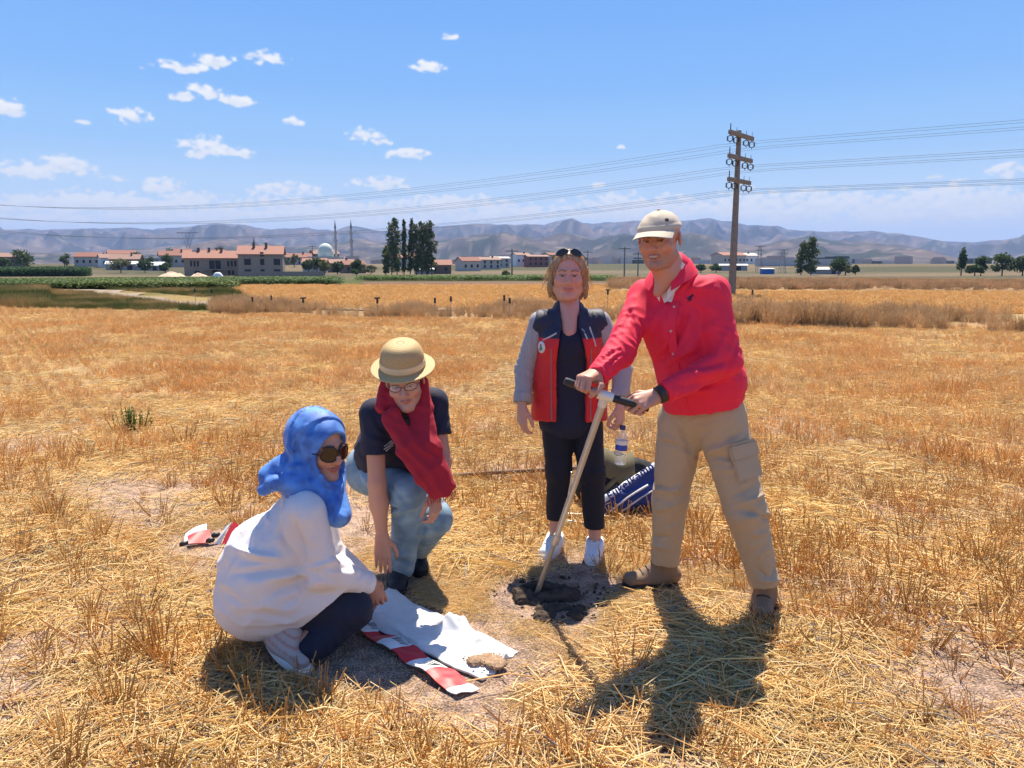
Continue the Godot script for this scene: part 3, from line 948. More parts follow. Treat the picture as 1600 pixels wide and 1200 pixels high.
	tf.wr(anL + Vector3(0, 0.10, 0), Vector3(-0.25, 1, 0), 0.13, 0.058, 0.0050)
	tf.wr(hipC + Vector3(-0.02, -0.05, 0.1), Vector3(-0.5, 1, 0), 0.17, 0.058, 0.0045)
	tf.wr(hipL + Vector3(0.03, -0.15, 0.1), Vector3(-0.8, 1, 0), 0.17, 0.076, 0.0045)
	tf.wr(hipR + Vector3(0, -0.18, 0.1), Vector3(0.5, 1, 0), 0.16, 0.076, 0.0035)
	tf.ridge(Vector3(0.615, 0.596, -3.3), Vector3(0.743, 0.568, -3.3), 0.0100, -0.0170)
	tf.ridge(Vector3(0.631, 0.558, -3.3), Vector3(0.802, 0.568, -3.3), 0.0110, 0.0153)
	tf.ridge(Vector3(0.637, 0.528, -3.3), Vector3(0.745, 0.513, -3.3), 0.0100, -0.0102)
	tf.ridge(Vector3(0.8, 0.604, -3.3), Vector3(0.733, 0.563, -3.3), 0.0100, 0.0136)
	tf.ridge(Vector3(0.824, 0.749, -3.3), Vector3(0.652, 0.819, -3.3), 0.0120, -0.0136)
	tf.ridge(Vector3(0.82, 0.729, -3.3), Vector3(0.636, 0.873, -3.3), 0.0120, 0.0119)
	tf.ridge(Vector3(0.829, 0.744, -3.3), Vector3(0.741, 0.903, -3.3), 0.0100, -0.0136)
	tf.ridge(Vector3(0.834, 0.739, -3.3), Vector3(0.995, 0.819, -3.3), 0.0120, 0.0136)
	tf.ridge(Vector3(0.844, 0.724, -3.3), Vector3(1.028, 0.744, -3.3), 0.0120, -0.0119)
	tf.ridge(Vector3(0.895, 0.674, -3.3), Vector3(1.088, 0.694, -3.3), 0.0140, 0.0119)
	tf.ridge(Vector3(0.995, 0.508, -3.3), Vector3(1.174, 0.451, -3.3), 0.0130, -0.0238)
	tf.ridge(Vector3(0.989, 0.528, -3.3), Vector3(1.134, 0.574, -3.3), 0.0120, 0.0153)
	tf.ridge(Vector3(1.021, 0.472, -3.3), Vector3(1.168, 0.482, -3.3), 0.0120, 0.0170)
	tf.ridge(Vector3(0.959, 0.553, -3.3), Vector3(1.082, 0.619, -3.3), 0.0120, -0.0119)
	tf.ridge(Vector3(1.092, 0.229, -3.3), Vector3(1.17, 0.166, -3.3), 0.0100, -0.0136)
	tf.ridge(Vector3(1.17, 0.166, -3.3), Vector3(1.235, 0.25, -3.3), 0.0100, -0.0136)
	tf.ridge(Vector3(1.106, 0.161, -3.3), Vector3(1.235, 0.155, -3.3), 0.0100, 0.0136)
	tf.ridge(Vector3(1.055, 0.379, -3.3), Vector3(1.142, 0.41, -3.3), 0.0120, 0.0102)
	tf.ridge(Vector3(1.164, 0.369, -3.3), Vector3(1.1, 0.265, -3.3), 0.0140, 0.0102)
	tf.ridge(Vector3(0.653, 0.297, -3.3), Vector3(0.783, 0.265, -3.3), 0.0120, 0.0153)
	tf.ridge(Vector3(0.662, 0.322, -3.3), Vector3(0.771, 0.328, -3.3), 0.0100, -0.0136)
	tf.ridge(Vector3(0.654, 0.451, -3.3), Vector3(0.794, 0.513, -3.3), 0.0140, 0.0102)
	tf.ridge(Vector3(0.71, 0.379, -3.3), Vector3(0.797, 0.431, -3.3), 0.0120, -0.0085)
	tf.ridge(Vector3(1.022, 0.863, -3.3), Vector3(0.928, 0.814, -3.3), 0.0100, -0.0136)
	var tm := MB.new()
	tr.net(tm, null, tf.at)
	var trs := part("trousers", tm.mesh(B), M.khaki, me)
	# cargo pocket with its flap, front pocket seam
	var axis := (knL - hipL).normalized()
	var po := MB.new()
	var pdir := Vector3(-0.42, 0.0, -0.9).normalized()
	for e in [[0.36, 0.0, 0.17, 0.013, 0.125], [0.285, 0.0, 0.06, 0.020, 0.135]]:
		var c0: Vector3 = hipL.lerp(knL, e[0]) + Vector3(0.035, 0.02, 0.1)
		var up := -axis
		strip_on(po, tr, [c0 + up * e[2] * 0.4, c0, c0 - up * e[2] * 0.6], pdir, e[4], e[3], 8)
	part("cargo_pocket", po.mesh(B), M.khaki_plain, trs)
	var wm := MB.new()
	wm.tube([wrL + (wrL - elL).normalized() * -0.002, wrL + (wrL - elL).normalized() * 0.022], [0.039, 0.037], 18)
	part("wrist_watch", wm.mesh(B), M.dark_leather, me)
	# boots
	for e in [[Vector3(0.83, 0, -3.585), Vector3(0.555, 0, -3.535), anR], [Vector3(1.225, 0.01, -3.42), Vector3(1.125, 0.0, -3.155), anL]]:
		var bf := Field.new(e[0].min(e[1]) - Vector3(0.1, 0.02, 0.1), e[0].max(e[1]) + Vector3(0.1, 0.24, 0.1), 0.007)
		add_shoe(bf, e[0], e[1], e[2] + Vector3(0, 0.04, 0), 0.050, 0.12)
		bf.cut(Vector3(0, 0.012, 0), Vector3(0, -1, 0))
		var bm := MB.new()
		var bfo := folds(21, 0.003)
		bfo.wr(e[1].lerp(e[0], 0.5) + Vector3(0, 0.07, 0), (e[1] - e[0]), 0.08, 0.034, 0.0020)
		bf.net(bm, null, bfo.at)
		var boot := part("boot", bm.mesh(B), M.boot, me)
		var so := MB.new()
		add_sole(so, e[0], e[1], 0.052, 0.026, 1.06)
		part("sole", so.mesh(B), M.boot_sole, boot)
		var la := MB.new()
		var d: Vector3 = (e[1] - e[0]).normalized()
		for i in 4:
			var q: Vector3 = e[0] + d * (0.10 + 0.028 * i) + Vector3(0, 0.135 - 0.020 * i, 0)
			strip_on(la, bf, [q - d.cross(Vector3.UP) * 0.028, q, q + d.cross(Vector3.UP) * 0.028], Vector3(-d.x * 0.5, -1, -d.z * 0.5), 0.006, 0.004, 6)
		part("lace", la.mesh(B), M.dark_leather, boot)
	# cap
	var cf := Field.new(Vector3(-0.12, -0.03, -0.14), Vector3(0.12, 0.15, 0.13), 0.005)
	cf.ell(Transform3D(Basis(Vector3.RIGHT, 0.06), Vector3(0, 0.033, -0.012)), Vector3(0.0925, 0.090, 0.109), 0.01)
	cf.cut(Vector3(0, 0.040, 0.05), Vector3(0, -1, -0.10))
	var capm := MB.new()
	var capf := folds(31, 0.003)
	capf.wr(Vector3(0, 0.09, 0.06), Vector3(0, 1, 0.5), 0.07, 0.03, 0.004)
	var cx := func(v: Vector3, n: Vector3):
		return capf.at(v, n) * clampf((v.y - 0.05) / 0.03, 0, 1) + 0.0025 * clampf((0.066 - v.y) / 0.006, 0, 1)
	cf.net(capm, null, cx, head)
	var cap := part("cap", capm.mesh(B), M.cap_cloth, me)
	var em2 := MB.new()
	disc_on(em2, cf, Vector3(0.062, 0.085, 0.062), Vector3(-0.62, -0.15, -0.75).normalized(), 0.009, 0.003)
	var em3 := MB.new()
	em3.add(em2, head)
	part("cap_emblem", em3.mesh(B), M.dark_leather, cap)
	var br := MB.new()
	var edge := func(u: float, r: float) -> Vector3:
		var a: float = (u - 0.5) * 2.35
		return head * Vector3(sin(a) * (0.090 + 0.004 * r), 0.047 - 0.018 * r - 0.022 * sin(a) * sin(a) * (0.4 + 0.6 * r), cos(a) * 0.092 + r * 0.078 * pow(cos(a * 0.62), 0.8))
	var top := func(u, w): return edge.call(u, 1.0 - w)
	br.sheet(20, 6, top)
	var under := func(u, w): return edge.call(u, w) - head.basis.y * 0.0035
	br.sheet(20, 6, under)
	part("brim", br.mesh(B), M.cap_cloth, cap)
	var bt := MB.new()
	bt.ball(head * Transform3D(Basis(), Vector3(0, 0.1245, -0.012)), Vector3(0.008, 0.005, 0.008))
	part("cap_button", bt.mesh(B), M.cap_cloth, cap)

# a folded-down or standing collar round a neck, open in front
func collar(mb: MB, neck: Vector3, fw: Vector3, lat: Vector3, r: float, h: float, spread: float, open := 0.42, drop := 0.075) -> void:
	for s in [-1.0, 1.0]:
		var k0 := mb.v.size()
		for i in 13:
			var t := i / 12.0
			var a: float = lerpf(PI, open, t) * s
			var q: Vector3 = neck + Vector3(0, h - drop * t * t, 0) + (lat * sin(a) + fw * cos(a)) * r * (1.0 - 0.10 * t)
			var out: Vector3 = ((q - neck) * Vector3(1, 0, 1)).normalized()
			mb.p(q - Vector3(0, 0.045, 0) + out * 0.002)
			mb.p(q - out * 0.002)
			mb.p(q + Vector3(0, 0.004, 0) + out * 0.004)
			mb.p(q - Vector3(0, (0.038 + 0.022 * t * t), 0) * spread + out * (0.026 + 0.02 * t) * spread)
			mb.p(q - Vector3(0, (0.042 + 0.022 * t * t), 0) * spread + out * (0.020 + 0.02 * t) * spread)
		for i in 12:
			for j in 4:
				var a := k0 + i * 5 + j
				if s > 0: mb.quad(a, a + 1, a + 6, a + 5)
				else: mb.quad(a, a + 5, a + 6, a + 1)

func build_woman() -> void:
	var B := Vector3(0.29, 0, -3.95)
	var me := thing("person", "standing blonde woman in red and navy vest, sunglasses pushed up on her hair", "person", B)
	var shR := Vector3(0.152, 1.285, -4.03); var shL := Vector3(0.470, 1.29, -4.03)
	var elR := Vector3(0.072, 1.03, -4.04); var elL := Vector3(0.595, 1.035, -4.02)
	var wrR := Vector3(0.055, 0.835, -3.96); var wrL := Vector3(0.575, 0.850, -3.90)
	var hipR := Vector3(0.245, 0.85, -4.06); var hipL := Vector3(0.400, 0.85, -4.06)
	var knR := Vector3(0.258, 0.47, -4.0); var knL := Vector3(0.437, 0.47, -3.96)
	var anR := Vector3(0.245, 0.09, -4.04); var anL := Vector3(0.462, 0.09, -3.97)
	var neck := Vector3(0.308, 1.375, -4.05)
	var head := frame(Vector3(0.300, 1.538, -4.03), Vector3(-0.06, -0.03, 1), Vector3(0.02, 1, 0)).scaled_local(Vector3.ONE * 1.08)
	var lat := Vector3(1, 0, 0)
	var fw := Vector3(0, 0, 1)
	var hipC := (hipR + hipL) * 0.5
	var shC := (shR + shL) * 0.5
	var skin := Color(0.57, 0.305, 0.23)
	var sk := func(_v, _n): return skin
	var f := Field.new(Vector3(-0.05, 0.0, -4.25), Vector3(0.72, 1.60, -3.78), 0.0125)
	f.cap(hipC + Vector3(0, 0.03, 0), shC - Vector3(0, 0.12, 0), 0.095, 0.095, 0.05, lat, 1.35)
	f.cap(shR, shL, 0.045, 0.045, 0.05)
	f.cap(shC, neck, 0.06, 0.052, 0.04)
	f.cap(neck, head * Vector3(0, -0.05, -0.03), 0.053, 0.052, 0.03)
	f.cap(neck + Vector3(0, -0.03, 0.03), Vector3(0.305, 1.24, -3.955), 0.05, 0.04, 0.03)
	for s in [[shR, elR, wrR], [shL, elL, wrL]]:
		f.cap(s[0], s[1], 0.042, 0.037, 0.03)
		f.cap(s[1], s[2], 0.037, 0.026, 0.02)
	for s in [[hipR, knR, anR], [hipL, knL, anL]]:
		f.cap(s[0], s[1], 0.075, 0.048, 0.04)
		f.cap(s[1], s[2], 0.05, 0.034, 0.02)
	var mb := MB.new()
	f.net(mb, sk)
	add_head(mb, head, {"skin": skin, "lips": Color(0.44, 0.16, 0.145), "brow": Color(0.16, 0.08, 0.045), "wide": 1.06, "jaw": 1.0, "open": 0.8, "nose": 1.05, "browink": 0.7, "chin2": 1})
	var relax := [[22, 32, 20], [26, 36, 22], [30, 40, 24], [34, 42, 26]]
	add_hand(mb, wrR, Vector3(-0.03, -1, 0.10), Vector3(-0.72, 0, 0.7), true, relax, [Vector3(0.8, -0.3, 0.5), Vector3(0.9, -0.35, 0.15), Vector3(0.9, -0.4, 0.0)], 0.93, sk)
	add_hand(mb, wrL, Vector3(0.02, -1, 0.12), Vector3(0.75, 0, 0.66), false, [[40, 60, 35], [45, 62, 35], [45, 62, 35], [45, 60, 35]], [Vector3(0.75, -0.45, 0.45), Vector3(0.8, -0.55, 0.0), Vector3(0.75, -0.6, -0.3)], 0.93, sk)
	part("body", mb.mesh(B), M.skin, me)
	eyes(me, head, B, Color(0.10, 0.12, 0.14))
	# trousers
	var tr := Field.new(Vector3(0.08, 0.08, -4.28), Vector3(0.60, 1.0, -3.82), 0.009)
	tr.cap(hipR + Vector3(0.01, 0.03, 0), hipL + Vector3(-0.01, 0.03, 0), 0.115, 0.115, 0.05)
	tr.cap(hipR, knR, 0.098, 0.070, 0.035)
	tr.cap(hipL, knL, 0.098, 0.070, 0.035)
	tr.cap(knR, anR, 0.070, 0.052, 0.03)
	tr.cap(knL, anL, 0.070, 0.054, 0.03)
	tr.cut(Vector3(0.25, 0.185, -4.0), Vector3(0, -1, 0), anR, 0.15)
	tr.cut(Vector3(0.46, 0.155, -4.0), Vector3(0, -1, 0), anL, 0.15)
	var tf := folds(41, 0.003)
	tf.wr(knR, Vector3(0.2, 1, 0), 0.15, 0.06, 0.004)
	tf.wr(knL, Vector3(-0.2, 1, 0), 0.15, 0.06, 0.004)
	var tm := MB.new()
	tr.net(tm, null, tf.at)
	part("trousers", tm.mesh(B), M.black_cloth, me)
	# navy tunic with a V neck
	var tu := Field.new(Vector3(0.08, 0.66, -4.28), Vector3(0.55, 1.48, -3.80), 0.009)
	tu.cap(Vector3(0.315, 0.74, -4.05), hipC + Vector3(-0.01, 0.15, 0.0), 0.135, 0.128, 0.05, lat, 1.25)
	tu.cap(hipC + Vector3(-0.01, 0.15, 0.0), shC - Vector3(0, 0.13, -0.01), 0.128, 0.122, 0.05, lat, 1.25)
	tu.cap(shR + Vector3(0.02, -0.01, 0), shL - Vector3(0.02, 0.01, 0), 0.062, 0.062, 0.05)
	tu.cap(shC, neck - Vector3(0, 0.02, 0), 0.07, 0.064, 0.04)
	tu.cut(Vector3(0, 0.75, 0), Vector3(0, -1, 0.1))
	for i in 8:
		var t := i / 7.0
		tu.ell(Transform3D(Basis(), (neck + Vector3(0, 0.06, 0.04)).lerp(Vector3(0.292, 1.215, -3.90), t)), Vector3.ONE * lerpf(0.062, 0.010, t), 0.006, true)
	var uf := folds(43, 0.004, Vector3(1, 0.4, 1))
	uf.wr(Vector3(0.3, 1.0, -3.92), Vector3(1, 0.35, 0), 0.2, 0.07, 0.004)
	uf.wr(Vector3(0.3, 1.15, -3.92), Vector3(0.7, -0.7, 0), 0.12, 0.05, 0.004)
	var um := MB.new()
	tu.net(um, null, uf.at)
	part("tunic", um.mesh(B), M.navy_blouse, me)
	# striped blouse sleeves with rolled cuffs
	for s in [[shR, elR, wrR, 0.16], [shL, elL, wrL, 0.24]]:
		var e: Vector3 = (s[2] as Vector3).lerp(s[1], s[3])
		var bs := Field.new(s[0].min(s[2]) - Vector3.ONE * 0.12, s[0].max(s[1]) + Vector3.ONE * 0.12, 0.0085)
		bs.cap(s[0], s[1], 0.062, 0.056, 0.03)
		bs.cap(s[1], e, 0.056, 0.045, 0.02)
		bs.cut(e, s[2] - s[1], e, 0.12)
		var bf := folds(47, 0.003)
		bf.wr(s[1], s[1] - s[0], 0.12, 0.05, 0.006)
		bf.wr(e, s[2] - s[1], 0.08, 0.035, 0.004)
		var bm := MB.new()
		bs.net(bm, null, bf.at)
		var sl := part("sleeve", bm.mesh(B), M.striped, me)
		var cm := MB.new()
		var d: Vector3 = (s[2] - s[1]).normalized()
		cm.tube([e - d * 0.045, e - d * 0.04, e + d * 0.008, e + d * 0.011, e + d * 0.002], [0.047, 0.0525, 0.051, 0.048, 0.034], 20)
		part("cuff", cm.mesh(B), M.striped, sl)
	# vest: navy yoke, red panels, open in front
	var ve := Field.new(Vector3(0.04, 0.66, -4.30), Vector3(0.60, 1.50, -3.78), 0.008)
	ve.cap(Vector3(0.318, 0.70, -4.05), hipC + Vector3(-0.005, 0.15, 0.0), 0.165, 0.155, 0.05, lat, 1.30)
	ve.cap(hipC + Vector3(-0.005, 0.15, 0.0), shC - Vector3(0, 0.13, -0.01), 0.155, 0.146, 0.05, lat, 1.25)
	ve.cap(shR + Vector3(0.0, 0.0, 0), shL - Vector3(0.0, 0.0, 0), 0.072, 0.072, 0.05)
	ve.cap(shC, neck - Vector3(0, 0.015, 0.01), 0.082, 0.074, 0.04)
	ve.cut(Vector3(0, 0.752, -4.0), Vector3(0, -1, 0.12))
	for e in [[shR, -1.0], [shL, 1.0]]:
		ve.cut(e[0] + Vector3(0.038 * e[1], 0, 0), Vector3(e[1], 0.25, 0), e[0], 0.17)
	var op := ve.copy()
	op.f.fill(1.0)
	op.cap(Vector3(0.318, 0.6, -3.87), Vector3(0.314, 1.08, -3.87), 0.082, 0.086, 0.0, fw, 1.9)
	op.cap(Vector3(0.314, 1.08, -3.87), Vector3(0.308, 1.30, -3.92), 0.086, 0.046, 0.0, fw, 1.9)
	op.cap(Vector3(0.308, 1.30, -3.95), neck + Vector3(0, 0.12, 0.02), 0.046, 0.072, 0.0)
	ve.minus(op)
	var vf := folds(51, 0.004, Vector3(1, 0.6, 1))
	vf.wr(shR + Vector3(0.05, -0.05, 0.08), Vector3(0.7, -0.7, 0), 0.13, 0.045, 0.005)
	vf.wr(shL + Vector3(-0.05, -0.05, 0.08), Vector3(0.7, 0.7, 0), 0.13, 0.045, 0.005)
	vf.wr(Vector3(0.16, 0.95, -3.95), Vector3(0.6, 1, 0), 0.16, 0.07, 0.004)
	vf.wr(Vector3(0.47, 0.95, -3.95), Vector3(-0.6, 1, 0), 0.16, 0.07, 0.004)
	var vm := MB.new()
	var vc := func(v: Vector3, _n):
		return Color(0.012, 0.016, 0.045) if v.y > 1.213 - 0.02 * absf(v.x - 0.31) else Color(0.66, 0.010, 0.014)
	ve.net(vm, vc, vf.at)
	var vest := part("vest", vm.mesh(B), M.vest_cloth, me)
	var cm := MB.new()
	collar(cm, neck + Vector3(0, -0.02, -0.01), fw, lat, 0.078, 0.045, 0.55, 0.75, 0.06)
	part("collar", cm.mesh(B), M.navy_plain, vest)
	for s in [-1.0, 1.0]:
		var pm := MB.new()
		strip_on(pm, ve, [Vector3(0.312 + 0.105 * s, 1.16, -3.8), Vector3(0.312 + 0.104 * s, 1.0, -3.8), Vector3(0.316 + 0.104 * s, 0.775, -3.8)], Vector3(0, 0, -1), 0.0045, 0.003, 14)
		part("zip_edge", pm.mesh(B), M.badge_dark, vest)
	for q in [[Vector3(0.165, 1.20, -3.8), Vector3(0.235, 1.24, -3.8)], [Vector3(0.41, 1.27, -3.8), Vector3(0.44, 1.17, -3.8)], [Vector3(0.37, 1.26, -3.8), Vector3(0.395, 1.21, -3.8)]]:
		var tm2 := MB.new()
		strip_on(tm2, ve, [q[0], q[1]], Vector3(0, 0, -1), 0.007, 0.004, 6)
		part("reflective_trim", tm2.mesh(B), M.silver, vest)
	var bm := MB.new()
	disc_on(bm, ve, Vector3(0.128, 1.163, -3.8), Vector3(0.2, 0, -1), 0.028, 0.004, 1.15)
	var badge := part("badge", bm.mesh(B), M.badge_white, vest)
	for e in [[0.0, -0.006, 0.013, M.badge_green], [0.0, 0.010, 0.008, M.badge_red], [-0.006, -0.014, 0.006, M.badge_dark]]:
		var b2 := MB.new()
		disc_on(b2, ve, Vector3(0.128 + e[0], 1.163 + e[1], -3.8), Vector3(0.2, 0, -1), e[2], 0.006)
		part("emblem", b2.mesh(B), e[3], badge)
	# hair
	var hf := Field.new(Vector3(-0.15, -0.20, -0.16), Vector3(0.15, 0.16, 0.13), 0.0055)
	hf.ell(Transform3D(Basis(), Vector3(0, 0.036, -0.020)), Vector3(0.090, 0.093, 0.108), 0.015)
	hf.cap(Vector3(-0.035, 0.0, -0.075), Vector3(-0.045, -0.10, -0.07), 0.046, 0.034, 0.03)
	hf.cap(Vector3(0.035, 0.0, -0.075), Vector3(0.045, -0.10, -0.07), 0.046, 0.034, 0.03)
	for s in [-1.0, 1.0]:
		hf.cap(Vector3(0.080 * s, 0.03, 0.010), Vector3(0.083 * s, -0.06, 0.0), 0.015, 0.015, 0.02)
		hf.cap(Vector3(0.083 * s, -0.06, 0.0), Vector3(0.088 * s, -0.105, -0.01), 0.015, 0.008, 0.02)
	var fo := hf.copy()
	fo.f.fill(1.0)
	fo.ell(Transform3D(Basis(), Vector3(0, -0.012, 0.078)), Vector3(0.071, 0.096, 0.075), 0.0)
	fo.cap(Vector3(0, -0.08, 0.02), Vector3(0, -0.2, 0.0), 0.068, 0.062, 0.0)
	hf.minus(fo)
	var hn := noise(61, 60.0, 2)
	var hd := func(v: Vector3, n: Vector3):
		var a: float = atan2(v.x, v.z + 0.02)
		var side: float = 0.007 * hn.get_noise_3d(a * 0.8, v.y * 0.10, 0.0)
		var crown: float = 0.005 * hn.get_noise_3d(v.x * 1.3, 0.0, v.z * 0.12)
		return lerpf(side, crown, clampf((v.y - 0.055) / 0.03, 0, 1))
	var hc := func(v: Vector3, n: Vector3):
		var a: float = atan2(v.x, v.z + 0.02)
		var t: float = 0.5 + 0.9 * lerpf(hn.get_noise_3d(a * 1.2 + 0.3, v.y * 0.08, 2.0), hn.get_noise_3d(v.x * 1.6, 4.0, v.z * 0.12), clampf((v.y - 0.055) / 0.03, 0, 1))
		return Color(0.36, 0.20, 0.09).lerp(Color(0.74, 0.52, 0.30), clampf(t, 0, 1))
	var hm := MB.new()
	hf.net(hm, hc, hd, head)
	# loose strands
	var rg := RandomNumberGenerator.new(); rg.seed = 4
	for i in 520:
		var a: float = rg.randf_range(1.05, TAU - 1.05)
		var y0 := rg.randf_range(-0.03, 0.115)
		var sx := sin(a); var cz := cos(a)
		var k: float = sqrt(maxf(0.05, 1.0 - pow((y0 - 0.036) / 0.097, 2)))
		var q := Vector3(sx * 0.091 * k, y0, cz * 0.108 * k - 0.02)
		var side := signf(sx)
		var low: float = rg.randf_range(-0.125, -0.03)
		var e := Vector3(sx * rg.randf_range(0.074, 0.092) + side * 0.004, low, cz * 0.075 - 0.032)
		if rg.randf() < 0.12: e += Vector3(side * rg.randf_range(0.01, 0.05), rg.randf_range(0.0, 0.05), rg.randf_range(-0.02, 0.02))
		var md := Vector3(sx * 0.099, maxf(0.02, y0 * 0.5), cz * 0.12 - 0.02)
		var b := []
		var ph := rg.randf() * TAU
		for t in 7:
			var u := t / 6.0
			var p0: Vector3 = q * (1 - u) * (1 - u) + md * 2.0 * u * (1 - u) + e * u * u
			p0 += Vector3(cz, 0, -sx) * sin(u * 6.0 + ph) * 0.006 * u + Vector3(sx, 0, cz) * cos(u * 7.0 + ph) * 0.004 * u
			b.append(head * p0)
		hm.col = Color(0.80, 0.58, 0.34).lerp(Color(0.42, 0.24, 0.11), rg.randf() * rg.randf())
		hm.tube(b, [0.0016, 0.0019, 0.0019, 0.0018, 0.0015, 0.0011, 0.0004], 3, false)
	part("hair", hm.mesh(B), M.hair, me)
	glasses(me, head * Transform3D(Basis(Vector3.RIGHT, -0.75), Vector3(0, 0.050, -0.022)), B, Vector2(0.030, 0.020), M.dark_frame, M.dark_lens, 0.002, 0.0, 0.098)
	# white trainers
	for e in [[Vector3(0.265, 0, -4.09), Vector3(0.170, 0, -3.88), anR], [Vector3(0.475, 0, -4.03), Vector3(0.425, 0, -3.79), anL]]:
		var bf := Field.new(e[0].min(e[1]) - Vector3(0.09, 0.02, 0.09), e[0].max(e[1]) + Vector3(0.09, 0.2, 0.09), 0.007)
		add_shoe(bf, e[0], e[1], e[2] + Vector3(0, -0.02, 0), 0.042, 0.085)
		bf.cut(Vector3(0, 0.01, 0), Vector3(0, -1, 0))
		bf.cut(e[2] + Vector3(0, 0.0, 0), Vector3(0, 1, 0.25))
		var b3 := MB.new()
		bf.net(b3)
		var shoe := part("trainer", b3.mesh(B), M.white_shoe, me)
		var so := MB.new()
		add_sole(so, e[0], e[1], 0.044, 0.024, 1.07)
		part("sole", so.mesh(B), M.white_sole, shoe)
		var la := MB.new()
		var d: Vector3 = (e[1] - e[0]).normalized()
		for i in 4:
			var q: Vector3 = e[0] + d * (0.10 + 0.024 * i) + Vector3(0, 0.11, 0)
			strip_on(la, bf, [q - d.cross(Vector3.UP) * 0.022, q, q + d.cross(Vector3.UP) * 0.022], Vector3(-d.x * 0.4, -1, -d.z * 0.4), 0.006, 0.004, 6)
		part("lace", la.mesh(B), M.white_sole, shoe)

func build_hat_woman() -> void:
	var B := Vector3(-0.58, 0, -3.6)
	var me := thing("person", "squatting woman in straw hat, dark red scarf, navy shirt and blue jeans", "person", B)
	var shR := Vector3(-0.645, 0.905, -3.43); var shL := Vector3(-0.372, 0.955, -3.44)
	var elR := Vector3(-0.628, 0.585, -3.36); var wrR := Vector3(-0.612, 0.335, -3.36)
	var elL := Vector3(-0.322, 0.70, -3.36); var wrL := Vector3(-0.352, 0.575, -3.27)
	var hipR := Vector3(-0.74, 0.53, -3.77); var hipL := Vector3(-0.60, 0.52, -3.84)
	var knR := Vector3(-0.487, 0.53, -3.40); var knL := Vector3(-0.372, 0.37, -3.50)
	var anR := Vector3(-0.560, 0.085, -3.60); var anL := Vector3(-0.52, 0.07, -3.80)
	var neck := Vector3(-0.508, 0.985, -3.42)
	var head := frame(Vector3(-0.482, 1.082, -3.325), Vector3(0.04, -0.22, 0.97), Vector3(-0.13, 1, 0.2)).scaled_local(Vector3.ONE * 1.05)
	var lat := (shL - shR).normalized()
	var hipC := (hipR + hipL) * 0.5
	var shC := (shR + shL) * 0.5
	var ax := (shC - hipC).normalized()
	var fw := lat.cross(ax).normalized()
	var skin := Color(0.50, 0.25, 0.17)
	var sk := func(_v, _n): return skin
	var f := Field.new(Vector3(-0.95, 0.0, -4.0), Vector3(-0.2, 1.15, -3.15), 0.0125)
	f.cap(hipC, shC - ax * 0.12, 0.10, 0.10, 0.05, lat, 1.3)
	f.cap(shR, shL, 0.042, 0.042, 0.05)
	f.cap(shC, neck, 0.055, 0.05, 0.04)
	f.cap(neck, head * Vector3(0, -0.05, -0.03), 0.052, 0.05, 0.03)
	for s in [[shR, elR, wrR], [shL, elL, wrL]]:
		f.cap(s[0], s[1], 0.047, 0.041, 0.03)
		f.cap(s[1], (s[1] as Vector3).lerp(s[2], 0.4), 0.041, 0.040, 0.02)
		f.cap((s[1] as Vector3).lerp(s[2], 0.3), s[2], 0.041, 0.027, 0.03)
	for s in [[hipR, knR, anR], [hipL, knL, anL]]:
		f.cap(s[0], s[1], 0.08, 0.05, 0.04)
		f.cap(s[1], s[2], 0.05, 0.036, 0.02)
	var mb := MB.new()
	f.net(mb, sk)
	add_head(mb, head, {"skin": Color(0.54, 0.285, 0.20), "lips": Color(0.42, 0.15, 0.12), "brow": Color(0.06, 0.035, 0.02), "wide": 0.98, "jaw": 0.9, "open": 0.35, "nose": 1.0, "browink": 0.6})
	add_hand(mb, wrR, Vector3(0.02, -1, 0.12), Vector3(0.12, 0.1, 1), true, [[8, 10, 6], [14, 12, 8], [10, 12, 8], [6, 10, 8]], [Vector3(0.75, -0.25, 0.6), Vector3(0.85, -0.3, 0.35), Vector3(0.9, -0.3, 0.15)], 1.0, sk)
	add_hand(mb, wrL, Vector3(0.10, -1, 0.25), Vector3(0.75, 0.2, 0.6), false, [[30, 45, 30], [34, 50, 30], [38, 50, 30], [42, 50, 30]], [Vector3(0.8, -0.4, 0.4), Vector3(0.85, -0.45, 0.1), Vector3(0.85, -0.5, 0.0)], 0.95, sk)
	part("body", mb.mesh(B), M.skin, me)
	eyes(me, head, B, Color(0.06, 0.035, 0.02), Vector3(0, -0.4, 1))
	glasses(me, head, B, Vector2(0.026, 0.016), M.dark_frame, M.clear_lens, 0.0013, 0.001, 0.100, "spectacles")
	# jeans
	var tr := Field.new(Vector3(-0.98, 0.03, -4.05), Vector3(-0.22, 0.80, -3.22), 0.0085)
	tr.cap(hipR + Vector3(0.01, 0.02, 0), hipL + Vector3(-0.01, 0.02, 0), 0.135, 0.135, 0.05)
	tr.cap(hipR, knR, 0.118, 0.082, 0.03)
	tr.cap(hipL, knL, 0.115, 0.082, 0.02)
	tr.cap(knR, anR - Vector3(0, 0.03, 0), 0.080, 0.062, 0.02)
	tr.cap(knL, anL, 0.080, 0.060, 0.02)
	tr.cut(anR + Vector3(0, -0.025, 0), anR - knR, anR, 0.12)
	tr.cut(anL + Vector3(0, 0.0, 0), anL - knL, anL, 0.12)
	var tf := folds(71, 0.004)
	tf.wr(knR + Vector3(0.02, -0.06, 0.02), Vector3(0.1, 1, 0), 0.12, 0.045, 0.007)
	tf.wr(hipR.lerp(knR, 0.5), Vector3(0.8, 0.6, 0.4), 0.2, 0.07, 0.006)
	tf.wr(anR + Vector3(0, 0.12, 0), Vector3(-0.1, 1, 0), 0.13, 0.05, 0.006)
	tf.wr(knL + Vector3(-0.04, -0.05, 0), Vector3(0.4, 1, 0), 0.13, 0.05, 0.006)
